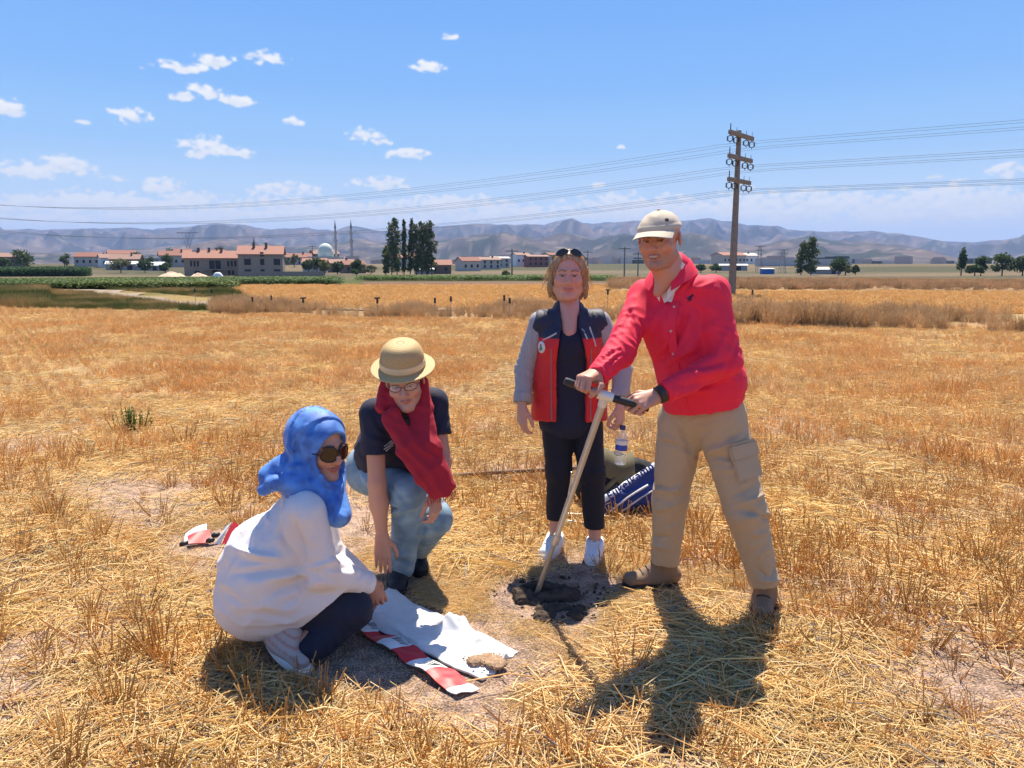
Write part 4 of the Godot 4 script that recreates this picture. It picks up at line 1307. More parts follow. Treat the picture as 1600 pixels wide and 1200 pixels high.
	tf.ridge(Vector3(-0.596, 0.459, -3.45), Vector3(-0.456, 0.42, -3.45), 0.0090, -0.0170)
	tf.ridge(Vector3(-0.591, 0.42, -3.45), Vector3(-0.455, 0.465, -3.45), 0.0100, 0.0170)
	tf.ridge(Vector3(-0.58, 0.395, -3.45), Vector3(-0.468, 0.427, -3.45), 0.0090, -0.0102)
	tf.ridge(Vector3(-0.595, 0.497, -3.45), Vector3(-0.541, 0.459, -3.45), 0.0100, 0.0119)
	tf.ridge(Vector3(-0.587, 0.573, -3.45), Vector3(-0.467, 0.484, -3.45), 0.0140, -0.0102)
	tf.ridge(Vector3(-0.591, 0.187, -3.45), Vector3(-0.51, 0.207, -3.45), 0.0100, 0.0153)
	tf.ridge(Vector3(-0.586, 0.154, -3.45), Vector3(-0.517, 0.167, -3.45), 0.0090, -0.0136)
	tf.ridge(Vector3(-0.531, 0.356, -3.45), Vector3(-0.496, 0.252, -3.45), 0.0120, 0.0085)
	tf.ridge(Vector3(-0.757, 0.611, -3.45), Vector3(-0.692, 0.548, -3.45), 0.0140, 0.0119)
	tf.ridge(Vector3(-0.482, 0.356, -3.45), Vector3(-0.377, 0.33, -3.45), 0.0100, -0.0136)
	tf.ridge(Vector3(-0.489, 0.317, -3.45), Vector3(-0.402, 0.311, -3.45), 0.0100, 0.0119)
	var dn := noise(73, 9.0, 3)
	var tc := func(v: Vector3, n: Vector3):
		var fade := clampf(0.5 + dn.get_noise_3dv(v) * 0.9, 0, 1)
		return Color(0.11, 0.20, 0.28).lerp(Color(0.26, 0.38, 0.47), fade)
	var tm := MB.new()
	tr.net(tm, tc, tf.at)
	var jeans := part("jeans", tm.mesh(B), M.denim, me)
	var hm0 := MB.new()
	for e in [[anR, knR, 0.035], [anL, knL, 0.06]]:
		var d: Vector3 = (e[0] - e[1]).normalized()
		hm0.col = Color(0.22, 0.33, 0.42)
		hm0.tube([e[0] + Vector3(0, e[2], 0) - d * 0.022, e[0] + Vector3(0, e[2], 0) + d * 0.003], [0.0625, 0.0618], 20)
	# navy shirt
	var sh := Field.new(Vector3(-0.95, 0.45, -4.02), Vector3(-0.22, 1.08, -3.18), 0.0085)
	sh.cap(hipC + ax * 0.04, hipC + ax * 0.22, 0.145, 0.138, 0.05, lat, 1.2)
	sh.cap(hipC + ax * 0.22, shC - ax * 0.11, 0.138, 0.118, 0.05, lat, 1.28)
	sh.cap(shR, shL, 0.066, 0.066, 0.05)
	sh.cap(shC, neck, 0.072, 0.066, 0.04)
	sh.cap(shC - ax * 0.25 + fw * 0.06, Vector3(-0.455, 0.63, -3.47), 0.09, 0.035, 0.04)
	for s in [[shR, elR, 0.62], [shL, elL, 0.62]]:
		var e: Vector3 = (s[0] as Vector3).lerp(s[1], s[2])
		sh.cap(s[0], e, 0.068, 0.064, 0.03)
		sh.cut(e - (s[1] - s[0]).normalized() * 0.012, s[1] - s[0], e, 0.09)
	var sf := folds(75, 0.004)
	sf.wr(shR + Vector3(0.03, -0.08, 0.05), Vector3(0.9, 0.5, 0), 0.14, 0.06, 0.006)
	sf.wr(shL + Vector3(-0.03, -0.05, 0.05), Vector3(0.9, -0.5, 0), 0.14, 0.06, 0.006)
	sf.wr(hipC + ax * 0.2 - lat * 0.1, Vector3(0.3, 1, 0), 0.2, 0.08, 0.007)
	var sm := MB.new()
	sh.net(sm, null, sf.at)
	var shirt := part("shirt", sm.mesh(B), M.navy_blouse, me)
	var lg := MB.new()
	for e in [[-0.576, 0.775, 0.030, 0.014], [-0.574, 0.763, 0.034, 0.016], [-0.572, 0.752, 0.024, 0.012]]:
		strip_on(lg, sh, [Vector3(e[0] - e[2] * 0.5, e[1] - e[3] * 0.5, -3.2), Vector3(e[0] + e[2] * 0.5, e[1] + e[3] * 0.5, -3.2)], Vector3(0, 0, -1), 0.0035, 0.004, 6)
	part("emblem", lg.mesh(B), M.badge_white, shirt)
	# scarf
	var sc := Field.new(Vector3(-0.72, 0.52, -3.62), Vector3(-0.18, 1.16, -3.04), 0.0075)
	for i in 14:
		var a0 := TAU * i / 14.0
		var a1 := TAU * (i + 1) / 14.0
		var ring := func(a: float) -> Vector3:
			return neck + Vector3(0.01, 0.02, 0.015) + lat * sin(a) * 0.085 + Vector3(0, 0.0, 1).lerp(ax, 0.2) * cos(a) * 0.088 + Vector3(0, 1, 0) * (-0.035 * cos(a) + 0.02 * absf(sin(a)))
		sc.cap(ring.call(a0), ring.call(a1), 0.031, 0.031, 0.015, Vector3(0, 1, 0), 1.35)
	sc.cap(Vector3(-0.575, 1.06, -3.37), Vector3(-0.585, 0.96, -3.33), 0.026, 0.038, 0.02)
	sc.cap(Vector3(-0.405, 1.07, -3.37), Vector3(-0.40, 0.96, -3.32), 0.026, 0.042, 0.02)
	var wd := Vector3(0.72, 0.62, 0.15).normalized()
	sc.cap(Vector3(-0.545, 0.935, -3.27), Vector3(-0.465, 0.80, -3.215), 0.026, 0.026, 0.02, wd, 1.9)
	sc.cap(Vector3(-0.465, 0.80, -3.215), Vector3(-0.375, 0.685, -3.18), 0.026, 0.026, 0.02, wd, 2.1)
	sc.cap(Vector3(-0.375, 0.685, -3.18), Vector3(-0.305, 0.585, -3.17), 0.026, 0.022, 0.02, wd, 2.2)
	sc.cap(Vector3(-0.415, 0.95, -3.30), Vector3(-0.375, 0.80, -3.215), 0.028, 0.028, 0.025, lat, 2.0)
	sc.cap(Vector3(-0.375, 0.80, -3.215), Vector3(-0.305, 0.63, -3.18), 0.028, 0.024, 0.025, lat, 2.3)
	sc.cut(Vector3(-0.31, 0.585, -3.17), Vector3(0.25, -1, 0))
	var cf := folds(81, 0.005, Vector3(1, 0.5, 1))
	cf.wr(Vector3(-0.46, 0.80, -3.2), wd, 0.22, 0.050, 0.007, 0.7)
	cf.wr(Vector3(-0.34, 0.68, -3.18), wd, 0.18, 0.045, 0.007, 0.7)
	cf.wr(Vector3(-0.50, 0.97, -3.3), Vector3(0.2, 1, 0.2), 0.14, 0.040, 0.006, 0.8)
	var cm := MB.new()
	sc.net(cm, null, cf.at)
	var scarf := part("scarf", cm.mesh(B), M.scarf, me)
	var fr := MB.new()
	var rg := RandomNumberGenerator.new(); rg.seed = 9
	for i in 34:
		var t := i / 33.0
		var q := Vector3(-0.372, 0.572, -3.18).lerp(Vector3(-0.245, 0.604, -3.165), t) + Vector3(0, 0, rg.randf_range(-0.012, 0.014))
		fr.tube([q + Vector3(0, 0.012, 0), q + Vector3(rg.randf_range(-0.004, 0.004), -0.012, 0), q + Vector3(rg.randf_range(-0.008, 0.008), -rg.randf_range(0.02, 0.035), 0)], [0.0016, 0.0013, 0.0008], 4, false)
	part("fringe", fr.mesh(B), M.scarf, scarf).set_meta("kind", "stuff")
	# straw hat: braided rows as real ridges
	var prof := []
	for i in 40:   # brim underside to edge, then crown
		pass
	var pr := [Vector2(0.091, 0.0), Vector2(0.098, -0.004), Vector2(0.115, -0.004), Vector2(0.137, -0.001), Vector2(0.1385, 0.002), Vector2(0.136, 0.0045)]
	for i in 7:
		var t := i / 6.0
		pr.append(Vector2(lerpf(0.134, 0.0955, t) + (0.0005 if i % 2 else 0.0), lerpf(0.0042, 0.005, t) + (0.0016 if i % 2 else 0.0)))
	for i in 31:
		var t := i / 30.0
		var a := t * PI * 0.5
		var rr := 0.094 * pow(cos(a), 0.42) if t < 0.999 else 0.0005
		var yy := 0.008 + 0.104 * pow(sin(a), 1.0)
		var k := 0.0034 if i % 2 else 0.0
		pr.append(Vector2(rr + k * cos(a), yy + k * sin(a)))
	var hx := head * Transform3D(Basis(Vector3(0, 0, 1), -0.10) * Basis(Vector3.RIGHT, 0.10), Vector3(0.0, 0.056, -0.014))
	var ht := MB.new()
	ht.lathe(pr, 48, hx, 1.12)
	var inner := MB.new()
	var hat := part("straw_hat", ht.mesh(B), M.straw_hat, me)
	var bd := MB.new()
	bd.lathe([Vector2(0.0955, 0.012), Vector2(0.0985, 0.014), Vector2(0.0975, 0.038), Vector2(0.0945, 0.040)], 48, hx, 1.12)
	part("hat_band", bd.mesh(B), M.straw_band, hat)
	# bracelet, shoes
	var br := MB.new()
	var wd2 := (wrL - elL).normalized()
	br.tube([wrL - wd2 * 0.012, wrL + wd2 * 0.002], [0.031, 0.030], 16)
	part("bracelet", br.mesh(B), M.black_cloth, me)
	for e in [[Vector3(-0.590, 0, -3.67), Vector3(-0.560, 0, -3.42), anR], [Vector3(-0.54, 0.045, -3.86), Vector3(-0.46, 0, -3.64), anL]]:
		var bf := Field.new(e[0].min(e[1]) - Vector3(0.09, 0.06, 0.09), e[0].max(e[1]) + Vector3(0.09, 0.2, 0.09), 0.008)
		add_shoe(bf, e[0], e[1], e[2] + Vector3(0, -0.02, 0), 0.044, 0.06)
		var b3 := MB.new()
		bf.net(b3)
		var shoe := part("shoe", b3.mesh(B), M.dark_shoe, me)
		var so := MB.new()
		add_sole(so, e[0], e[1], 0.046, 0.024, 1.06)
		part("sole", so.mesh(B), M.boot_sole, shoe)

func build_hijab_woman() -> void:
	var B := Vector3(-0.88, 0, -2.9)
	var me := thing("person", "squatting woman in blue headscarf, big sunglasses and long white shirt", "person", B)
	var shR := Vector3(-0.805, 0.640, -2.79); var shL := Vector3(-0.85, 0.63, -3.06)
	var elR := Vector3(-0.755, 0.395, -2.80); var wrR := Vector3(-0.605, 0.258, -3.0)
	var elL := Vector3(-0.82, 0.36, -3.13); var wrL := Vector3(-0.67, 0.18, -3.20)
	var hipR := Vector3(-1.02, 0.25, -2.84); var hipL := Vector3(-1.03, 0.25, -3.02)
	var knR := Vector3(-0.668, 0.180, -2.92); var knL := Vector3(-0.74, 0.20, -3.08)
	var anR := Vector3(-0.86, 0.09, -2.81); var anL := Vector3(-0.92, 0.10, -3.06)
	var neck := Vector3(-0.855, 0.735, -2.93)
	var head := frame(Vector3(-0.775, 0.868, -2.94), Vector3(0.80, -0.10, 0.58), Vector3(0.1, 1, 0.05)).scaled_local(Vector3.ONE * 1.08)
	var hipC := (hipR + hipL) * 0.5
	var shC := (shR + shL) * 0.5
	var lat := (shL - shR).normalized()
	var ax := (shC - hipC).normalized()
	var fw := lat.cross(ax).normalized()
	var skin := Color(0.42, 0.185, 0.115)
	var sk := func(_v, _n): return skin
	var f := Field.new(Vector3(-1.25, 0.0, -3.35), Vector3(-0.5, 0.95, -2.6), 0.0125)
	f.cap(hipC, shC - ax * 0.1, 0.10, 0.10, 0.05, lat, 1.3)
	f.cap(shR, shL, 0.042, 0.042, 0.05)
	f.cap(shC, neck, 0.055, 0.05, 0.04)
	f.cap(neck, head * Vector3(0, -0.05, -0.03), 0.05, 0.05, 0.03)
	for s in [[shR, elR, wrR], [shL, elL, wrL]]:
		f.cap(s[0], s[1], 0.042, 0.038, 0.03)
		f.cap(s[1], s[2], 0.038, 0.027, 0.02)
	for s in [[hipR, knR, anR], [hipL, knL, anL]]:
		f.cap(s[0], s[1], 0.075, 0.05, 0.04)
		f.cap(s[1], s[2], 0.05, 0.036, 0.02)
	var mb := MB.new()
	f.net(mb, sk)
	add_head(mb, head, {"skin": Color(0.50, 0.25, 0.165), "lips": Color(0.36, 0.10, 0.085), "brow": Color(0.03, 0.018, 0.012), "wide": 0.97, "jaw": 0.95, "open": 0.9, "nose": 1.1})
	add_hand(mb, wrR, Vector3(0.33, -0.88, -0.28), Vector3(0.35, 0.35, 0.86), true, [[22, 20, 12], [28, 26, 14], [30, 26, 14], [34, 26, 14]], [Vector3(0.75, -0.5, 0.45), Vector3(0.85, -0.5, 0.1), Vector3(0.9, -0.45, 0.0)], 0.95, sk)
	add_hand(mb, wrL, Vector3(0.3, -0.9, 0.1), Vector3(0.3, 0.3, -0.8), false, [[30, 40, 30], [34, 45, 30], [38, 45, 30], [42, 45, 30]], [Vector3(0.8, -0.4, 0.4), Vector3(0.85, -0.45, 0.1), Vector3(0.85, -0.5, 0.0)], 0.93, sk)
	part("body", mb.mesh(B), M.skin, me)
	eyes(me, head, B, Color(0.05, 0.03, 0.02))
	glasses(me, head, B, Vector2(0.0315, 0.028), M.dark_frame, M.brown_lens, 0.0024, -0.003, 0.103)
	# trousers
	var tr := Field.new(Vector3(-1.25, 0.02, -3.3), Vector3(-0.5, 0.6, -2.6), 0.009)
	tr.cap(hipR, hipL, 0.11, 0.11, 0.05)
	tr.cap(hipR, knR, 0.10, 0.088, 0.03)
	tr.cap(hipL, knL, 0.09, 0.080, 0.03)
	tr.cap(knR, anR + Vector3(0.05, -0.03, 0.0), 0.082, 0.066, 0.02)
	tr.cap(knL, anL, 0.082, 0.062, 0.02)
	tr.cut(Vector3(0, 0.035, 0), Vector3(0, -1, 0))
	var tf := folds(91, 0.004)
	tf.wr(knR + Vector3(-0.05, -0.08, 0.05), Vector3(0.7, 0.7, 0), 0.15, 0.06, 0.005)
	var tm := MB.new()
	tr.net(tm, null, tf.at)
	part("trousers", tm.mesh(B), M.navy_trousers, me)
	# long white shirt
	var sh := Field.new(Vector3(-1.32, 0.06, -3.36), Vector3(-0.52, 0.86, -2.58), 0.0078)
	sh.cap(Vector3(-1.045, 0.245, -2.92), Vector3(-1.00, 0.38, -2.92), 0.182, 0.178, 0.06, lat, 1.1)
	sh.cap(Vector3(-1.00, 0.38, -2.92), shC - ax * 0.10, 0.178, 0.128, 0.07, lat, 1.12)
	sh.cap(Vector3(-1.0, 0.28, -2.88), Vector3(-0.74, 0.230, -2.91), 0.150, 0.125, 0.06)
	sh.cap(Vector3(-1.0, 0.28, -3.0), Vector3(-0.76, 0.24, -3.07), 0.150, 0.115, 0.06)
	sh.cap(shR, shL, 0.075, 0.072, 0.06)
	sh.cap(shC, neck + Vector3(0, -0.01, 0), 0.085, 0.07, 0.05)
	sh.cut(Vector3(-0.885, 0.130, -2.75), Vector3(0.62, -0.78, 0.0))
	for s in [[shR, elR, wrR], [shL, elL, wrL]]:
		var e: Vector3 = (s[2] as Vector3).lerp(s[1], 0.02)
		sh.cap(s[0], s[1], 0.080, 0.070, 0.035)
		sh.cap(s[1], e, 0.069, 0.048, 0.02)
		sh.cut(e, s[2] - s[1], e, 0.10)
	var sf := folds(93, 0.005, Vector3(0.8, 0.8, 0.8))
	sf.wr(Vector3(-0.92, 0.60, -2.75), Vector3(0.8, 0.25, 0.2), 0.20, 0.075, 0.011, 1.0)
	sf.wr(Vector3(-1.02, 0.36, -2.74), Vector3(0.25, 1, 0.1), 0.24, 0.10, 0.011, 1.0)
	sf.wr(Vector3(-1.12, 0.50, -2.9), Vector3(0.75, -0.55, 0.3), 0.22, 0.085, 0.010, 1.0)
	sf.wr(elR, elR - shR + (elR - wrR) * 0.5, 0.13, 0.055, 0.008, 1.0)
	sf.wr(wrR.lerp(elR, 0.3), elR - wrR, 0.12, 0.050, 0.007, 1.0)
	sf.wr(shR + Vector3(-0.02, -0.07, 0.05), Vector3(1, 0.4, 0), 0.14, 0.06, 0.007, 1.0)
	sf.wr(Vector3(-0.90, 0.24, -2.72), Vector3(-0.5, 0.85, 0), 0.18, 0.09, 0.008, 1.0)
	sf.ridge(Vector3(-1.045, 0.621, -2.75), Vector3(-1.09, 0.492, -2.75), 0.0120, 0.0204)
	sf.ridge(Vector3(-1.015, 0.621, -2.75), Vector3(-1.057, 0.531, -2.75), 0.0120, -0.0136)
	sf.ridge(Vector3(-1.088, 0.531, -2.75), Vector3(-1.124, 0.446, -2.75), 0.0140, 0.0204)
	sf.ridge(Vector3(-0.983, 0.634, -2.75), Vector3(-0.961, 0.596, -2.75), 0.0100, 0.0136)
	sf.ridge(Vector3(-1.089, 0.512, -2.75), Vector3(-0.893, 0.466, -2.75), 0.0120, 0.0170)
	sf.ridge(Vector3(-1.054, 0.473, -2.75), Vector3(-0.869, 0.446, -2.75), 0.0120, -0.0136)
	sf.ridge(Vector3(-1.082, 0.414, -2.75), Vector3(-0.808, 0.433, -2.75), 0.0160, -0.0238)
	sf.ridge(Vector3(-0.959, 0.387, -2.75), Vector3(-0.784, 0.417, -2.75), 0.0140, 0.0204)
	sf.ridge(Vector3(-0.938, 0.321, -2.75), Vector3(-0.784, 0.4, -2.75), 0.0160, -0.0238)
	sf.ridge(Vector3(-0.851, 0.308, -2.75), Vector3(-0.754, 0.387, -2.75), 0.0160, 0.0204)
	sf.ridge(Vector3(-0.903, 0.268, -2.75), Vector3(-0.773, 0.374, -2.75), 0.0120, -0.0136)
	sf.ridge(Vector3(-1.108, 0.295, -2.75), Vector3(-0.853, 0.261, -2.75), 0.0180, 0.0102)
	sf.ridge(Vector3(-1.136, 0.354, -2.75), Vector3(-0.991, 0.268, -2.75), 0.0160, -0.0102)
	sf.ridge(Vector3(-0.835, 0.641, -2.75), Vector3(-0.795, 0.446, -2.75), 0.0140, -0.0238)
	sf.ridge(Vector3(-0.886, 0.621, -2.75), Vector3(-0.819, 0.466, -2.75), 0.0140, 0.0136)
	sf.ridge(Vector3(-0.708, 0.446, -2.75), Vector3(-0.62, 0.466, -2.75), 0.0080, 0.0136)
	sf.ridge(Vector3(-0.684, 0.42, -2.75), Vector3(-0.59, 0.446, -2.75), 0.0080, -0.0119)
	sf.ridge(Vector3(-0.648, 0.387, -2.75), Vector3(-0.566, 0.414, -2.75), 0.0080, 0.0136)
	sf.ridge(Vector3(-0.624, 0.361, -2.75), Vector3(-0.548, 0.4, -2.75), 0.0070, -0.0102)
	sf.ridge(Vector3(-0.77, 0.446, -2.75), Vector3(-0.682, 0.466, -2.75), 0.0100, 0.0136)
	var sm := MB.new()
	sh.net(sm, null, sf.at)
	var shirt := part("shirt", sm.mesh(B), M.white_cloth, me)
	var cm := MB.new()
	collar(cm, neck + Vector3(0, 0.0, 0), fw, lat, 0.082, 0.03, 1.0, 0.4, 0.05)
	part("collar", cm.mesh(B), M.white_cloth, shirt)
	# headscarf
	var hj := Field.new(Vector3(-1.10, 0.48, -3.16), Vector3(-0.56, 1.04, -2.66), 0.0058)
	hj.ell(head * Transform3D(Basis(), Vector3(0, 0.028, -0.022)), Vector3(0.096, 0.108, 0.122), 0.02)
	hj.ell(head * Transform3D(Basis(), Vector3(0, -0.055, 0.0)), Vector3(0.083, 0.085, 0.092), 0.03)
	hj.cap(head * Vector3(0, -0.10, 0.03), neck + Vector3(0.02, 0.0, 0), 0.078, 0.088, 0.04)
	hj.cap(neck, neck + Vector3(0.03, -0.02, 0.02), 0.095, 0.1, 0.04)
	hj.cap(head * Vector3(0, -0.14, 0.055), Vector3(-0.69, 0.615, -2.855), 0.062, 0.052, 0.04, lat, 1.35)
	# overlapping layers of the wrapped cloth, each a few millimetres proud of the one below
	for e in [[0.0075, Vector3(0, 0.10, 0.036), Vector3(-0.25, -0.42, 1)], [0.015, Vector3(0, 0.10, -0.045), Vector3(-0.15, 0.25, 1)]]:
		var g: float = e[0]
		var ly := hj.copy()
		ly.f.fill(1.0)
		ly.ell(head * Transform3D(Basis(), Vector3(0, 0.028, -0.022)), Vector3(0.096 + g, 0.108 + g, 0.122 + g), 0.02)
		ly.ell(head * Transform3D(Basis(), Vector3(0, -0.055, 0.0)), Vector3(0.083 + g, 0.085 + g, 0.092 + g), 0.03)
		ly.cap(head * Vector3(0, -0.10, 0.03), neck + Vector3(0.02, 0.0, 0), 0.078 + g, 0.088 + g, 0.04)
		ly.cut(head * e[1], head.basis * e[2])
		for i in hj.f.size():
			if ly.f[i] < hj.f[i]: hj.f[i] = ly.f[i]
	var fo := hj.copy()
	fo.f.fill(1.0)
	fo.ell(head * Transform3D(Basis(), Vector3(0, -0.020, 0.112)), Vector3(0.075, 0.098, 0.106), 0.0)
	hj.minus(fo)
	hj.cap(Vector3(-0.925, 0.775, -2.93), Vector3(-0.975, 0.750, -2.91), 0.052, 0.046, 0.03, Vector3(0, 1, 0), 1.25)
	hj.cap(Vector3(-0.90, 0.755, -2.88), Vector3(-0.985, 0.715, -2.86), 0.032, 0.026, 0.02)
	hj.cap(Vector3(-0.84, 0.74, -2.83), Vector3(-0.94, 0.745, -2.85), 0.026, 0.026, 0.02)
	var jf := folds(95, 0.0025)
	jf.wr(Vector3(-0.95, 0.75, -2.88), Vector3(0.3, 1, 0.2), 0.1, 0.05, 0.005, 0.7)
	jf.ridge(Vector3(-0.803, 0.976, -2.9), Vector3(-0.796, 0.874, -2.9), 0.0120, 0.0102)
	jf.ridge(Vector3(-0.796, 0.874, -2.9), Vector3(-0.711, 0.696, -2.9), 0.0120, 0.0115)
	jf.ridge(Vector3(-0.811, 0.968, -2.9), Vector3(-0.804, 0.867, -2.9), 0.0128, -0.0077)
	jf.ridge(Vector3(-0.858, 0.949, -2.9), Vector3(-0.845, 0.819, -2.9), 0.0128, -0.0102)
	jf.ridge(Vector3(-0.878, 0.925, -2.9), Vector3(-0.868, 0.811, -2.9), 0.0120, 0.0077)
	jf.ridge(Vector3(-0.781, 0.867, -2.9), Vector3(-0.732, 0.756, -2.9), 0.0160, 0.0064)
	jf.ridge(Vector3(-0.807, 0.795, -2.9), Vector3(-0.704, 0.688, -2.9), 0.0128, -0.0102)
	jf.ridge(Vector3(-0.832, 0.764, -2.9), Vector3(-0.72, 0.676, -2.9), 0.0128, 0.0089)
	jf.ridge(Vector3(-0.899, 0.803, -2.9), Vector3(-0.822, 0.803, -2.9), 0.0120, 0.0089)
	jf.ridge(Vector3(-0.933, 0.748, -2.9), Vector3(-0.847, 0.776, -2.9), 0.0120, 0.0089)
	jf.ridge(Vector3(-0.924, 0.76, -2.9), Vector3(-0.9, 0.795, -2.9), 0.0120, -0.0077)
	jf.ridge(Vector3(-0.696, 0.676, -2.9), Vector3(-0.675, 0.611, -2.9), 0.0128, 0.0102)
	jf.ridge(Vector3(-0.683, 0.619, -2.9), Vector3(-0.645, 0.599, -2.9), 0.0120, 0.0089)
	jf.ridge(Vector3(-0.705, 0.644, -2.9), Vector3(-0.7, 0.575, -2.9), 0.0144, -0.0077)
	jf.ridge(Vector3(-0.656, 0.732, -2.9), Vector3(-0.646, 0.676, -2.9), 0.0128, 0.0077)
	jf.ridge(Vector3(-0.898, 0.902, -2.9), Vector3(-0.869, 0.867, -2.9), 0.0120, 0.0077)
	var dy := noise(97, 16.0, 4)
	var jc := func(v: Vector3, n: Vector3):
		var t: float = clampf(0.5 + 0.9 * dy.get_noise_3dv(v), 0, 1)
		return Color(0.025, 0.10, 0.38).lerp(Color(0.10, 0.30, 0.74), t)
	var jm := MB.new()
	hj.net(jm, jc, jf.at)
	part("headscarf", jm.mesh(B), M.hijab, me)
	# shoes
	for e in [[Vector3(-0.985, 0.085, -2.83), Vector3(-0.80, 0.0, -2.72), anR + Vector3(-0.03, 0.03, 0)], [Vector3(-0.97, 0.08, -3.08), Vector3(-0.76, 0.0, -3.10), anL]]:
		var bf := Field.new(e[0].min(e[1]) - Vector3(0.09, 0.06, 0.09), e[0].max(e[1]) + Vector3(0.09, 0.2, 0.09), 0.007)
		add_shoe(bf, e[0], e[1], e[2], 0.040, 0.08)
		var b3 := MB.new()
		var sc := func(v: Vector3, n: Vector3):
			return Color(0.42, 0.22, 0.20) if fmod((v.x * 0.8 + v.y * 1.5) * 22.0 + 50.0, 1.0) < 0.3 else Color(0.42, 0.36, 0.33)
		bf.net(b3, sc)
		var shoe := part("shoe", b3.mesh(B), M.fabric_shoe, me)
		var so := MB.new()
		add_sole(so, e[0], e[1], 0.042, 0.022, 1.06)
		part("sole", so.mesh(B), M.white_sole, shoe)

# ---------------------------------------------------------------- sky
func make_sky() -> Texture2D:
	var W := 4096
	var Hh := 2048
	var im := Image.create(W, Hh, false, Image.FORMAT_RGB8)
	var stops := [[-90.0, Color(0.50, 0.50, 0.48)], [-0.5, Color(0.80, 0.86, 0.92)], [0.0, Color(0.84, 0.90, 0.96)], [2.5, Color(0.76, 0.86, 0.97)], [5.0, Color(0.55, 0.74, 0.97)], [8.5, Color(0.345, 0.60, 0.96)], [13.0, Color(0.235, 0.495, 0.95)], [18.0, Color(0.185, 0.43, 0.93)], [30.0, Color(0.13, 0.33, 0.80)], [60.0, Color(0.08, 0.23, 0.60)], [90.0, Color(0.065, 0.19, 0.52)]]
	var rows: Array[Color] = []
	for y in Hh:
		var e := 90.0 - (y + 0.5) * 180.0 / Hh
		var c := Color()
		for i in stops.size() - 1:
			if e >= stops[i][0] and e <= stops[i + 1][0]:
				var t: float = (e - stops[i][0]) / (stops[i + 1][0] - stops[i][0])
				c = (stops[i][1] as Color).lerp(stops[i + 1][1], t * t * (3.0 - 2.0 * t) * 0.5 + t * 0.5)
		rows.append(c)
		im.fill_rect(Rect2i(0, y, W, 1), c.linear_to_srgb())
	var puff := noise(201, 1.0, 5)
	var list: Array[Vector4] = [Vector4(-22.71, 12.68, 2.09, 0.54), Vector4(-20.67, 13.37, 1.73, 0.47), Vector4(-17.34, 13.71, 1.54, 0.48), Vector4(-22.63, 10.96, 0.96, 0.36), Vector4(-21.48, 11.37, 1.23, 0.44), Vector4(-19.50, 10.95, 1.34, 0.41), Vector4(-32.85, 9.34, 1.07, 0.59), Vector4(-26.21, 9.49, 1.61, 0.55), Vector4(-21.63, 7.77, 1.99, 0.83), Vector4(-19.57, 7.54, 1.44, 0.42), Vector4(-15.69, 9.79, 0.79, 0.30), Vector4(-10.73, 8.95, 1.65, 0.56), Vector4(-9.55, 8.59, 1.11, 0.26), Vector4(-7.63, 7.79, 1.96, 0.49), Vector4(-6.12, 13.72, 1.38, 0.37), Vector4(-4.48, 15.64, 0.83, 0.28), Vector4(-32.24, 5.70, 2.09, 0.62), Vector4(-29.96, 6.07, 2.00, 0.71), Vector4(-24.41, 5.01, 1.68, 0.67), Vector4(-21.84, 4.38, 2.51, 0.56), Vector4(-16.26, 5.15, 2.90, 0.53), Vector4(-9.73, 5.69, 2.42, 0.59), Vector4(-33.10, 3.56, 2.06, 0.47), Vector4(-4.78, 4.42, 3.82, 0.51), Vector4(23.88, 4.06, 2.74, 0.68), Vector4(21.40, 4.82, 1.23, 0.30), Vector4(32.91, 5.73, 1.48, 0.54), Vector4(9.97, 3.54, 4.13, 0.64), Vector4(18.52, 3.32, 4.20, 0.62), Vector4(29.53, 4.71, 1.42, 0.28), Vector4(31.94, 3.29, 2.03, 0.56), Vector4(27.45, 3.03, 4.35, 0.46), Vector4(7.99, 8.36, 0.32, 0.22), Vector4(6.41, 5.69, 0.75, 0.23), Vector4(-27.26, 5.50, 1.14, 0.20), Vector4(-11.36, 3.80, 5.62, 0.46), Vector4(28.74, 5.59, 0.51, 0.20), Vector4(-28.83, 8.96, 0.51, 0.19)]
	var rg := RandomNumberGenerator.new(); rg.seed = 77
	for i in 95:
		var az := rg.randf_range(37.0, 323.0)
		var el := 3.0 + 13.0 * pow(rg.randf(), 1.3)
		list.append(Vector4(az if az < 180.0 else az - 360.0, el, rg.randf_range(0.8, 3.2) * (1.4 if el < 6.0 else 1.0), rg.randf_range(0.3, 0.65)))
	for e in [Vector4(-27, 3.5, 9, 1.22), Vector4(-15, 3.7, 8, 1.08), Vector4(-4, 3.9, 8, 1.08), Vector4(9, 3.9, 7, 1.224), Vector4(19, 3.9, 7, 1.22), Vector4(30, 3.6, 8, 1.35), Vector4(48, 3.6, 9, 0.9), Vector4(-50, 3.6, 9, 0.9), Vector4(75, 3.6, 10, 0.9), Vector4(-80, 3.6, 10, 0.9), Vector4(110, 3.6, 10, 0.9), Vector4(-115, 3.6, 10, 0.9), Vector4(150, 3.6, 10, 0.9), Vector4(-150, 3.6, 10, 0.9), Vector4(179, 3.6, 10, 0.9)]: list.append(e)
	for i in 90:   # thin bank of distant cloud along the whole horizon
		list.append(Vector4(rg.randf_range(-180.0, 180.0), rg.randf_range(2.6, 3.9), rg.randf_range(2.0, 5.0), rg.randf_range(0.2, 0.45)))
	var ppd := W / 360.0
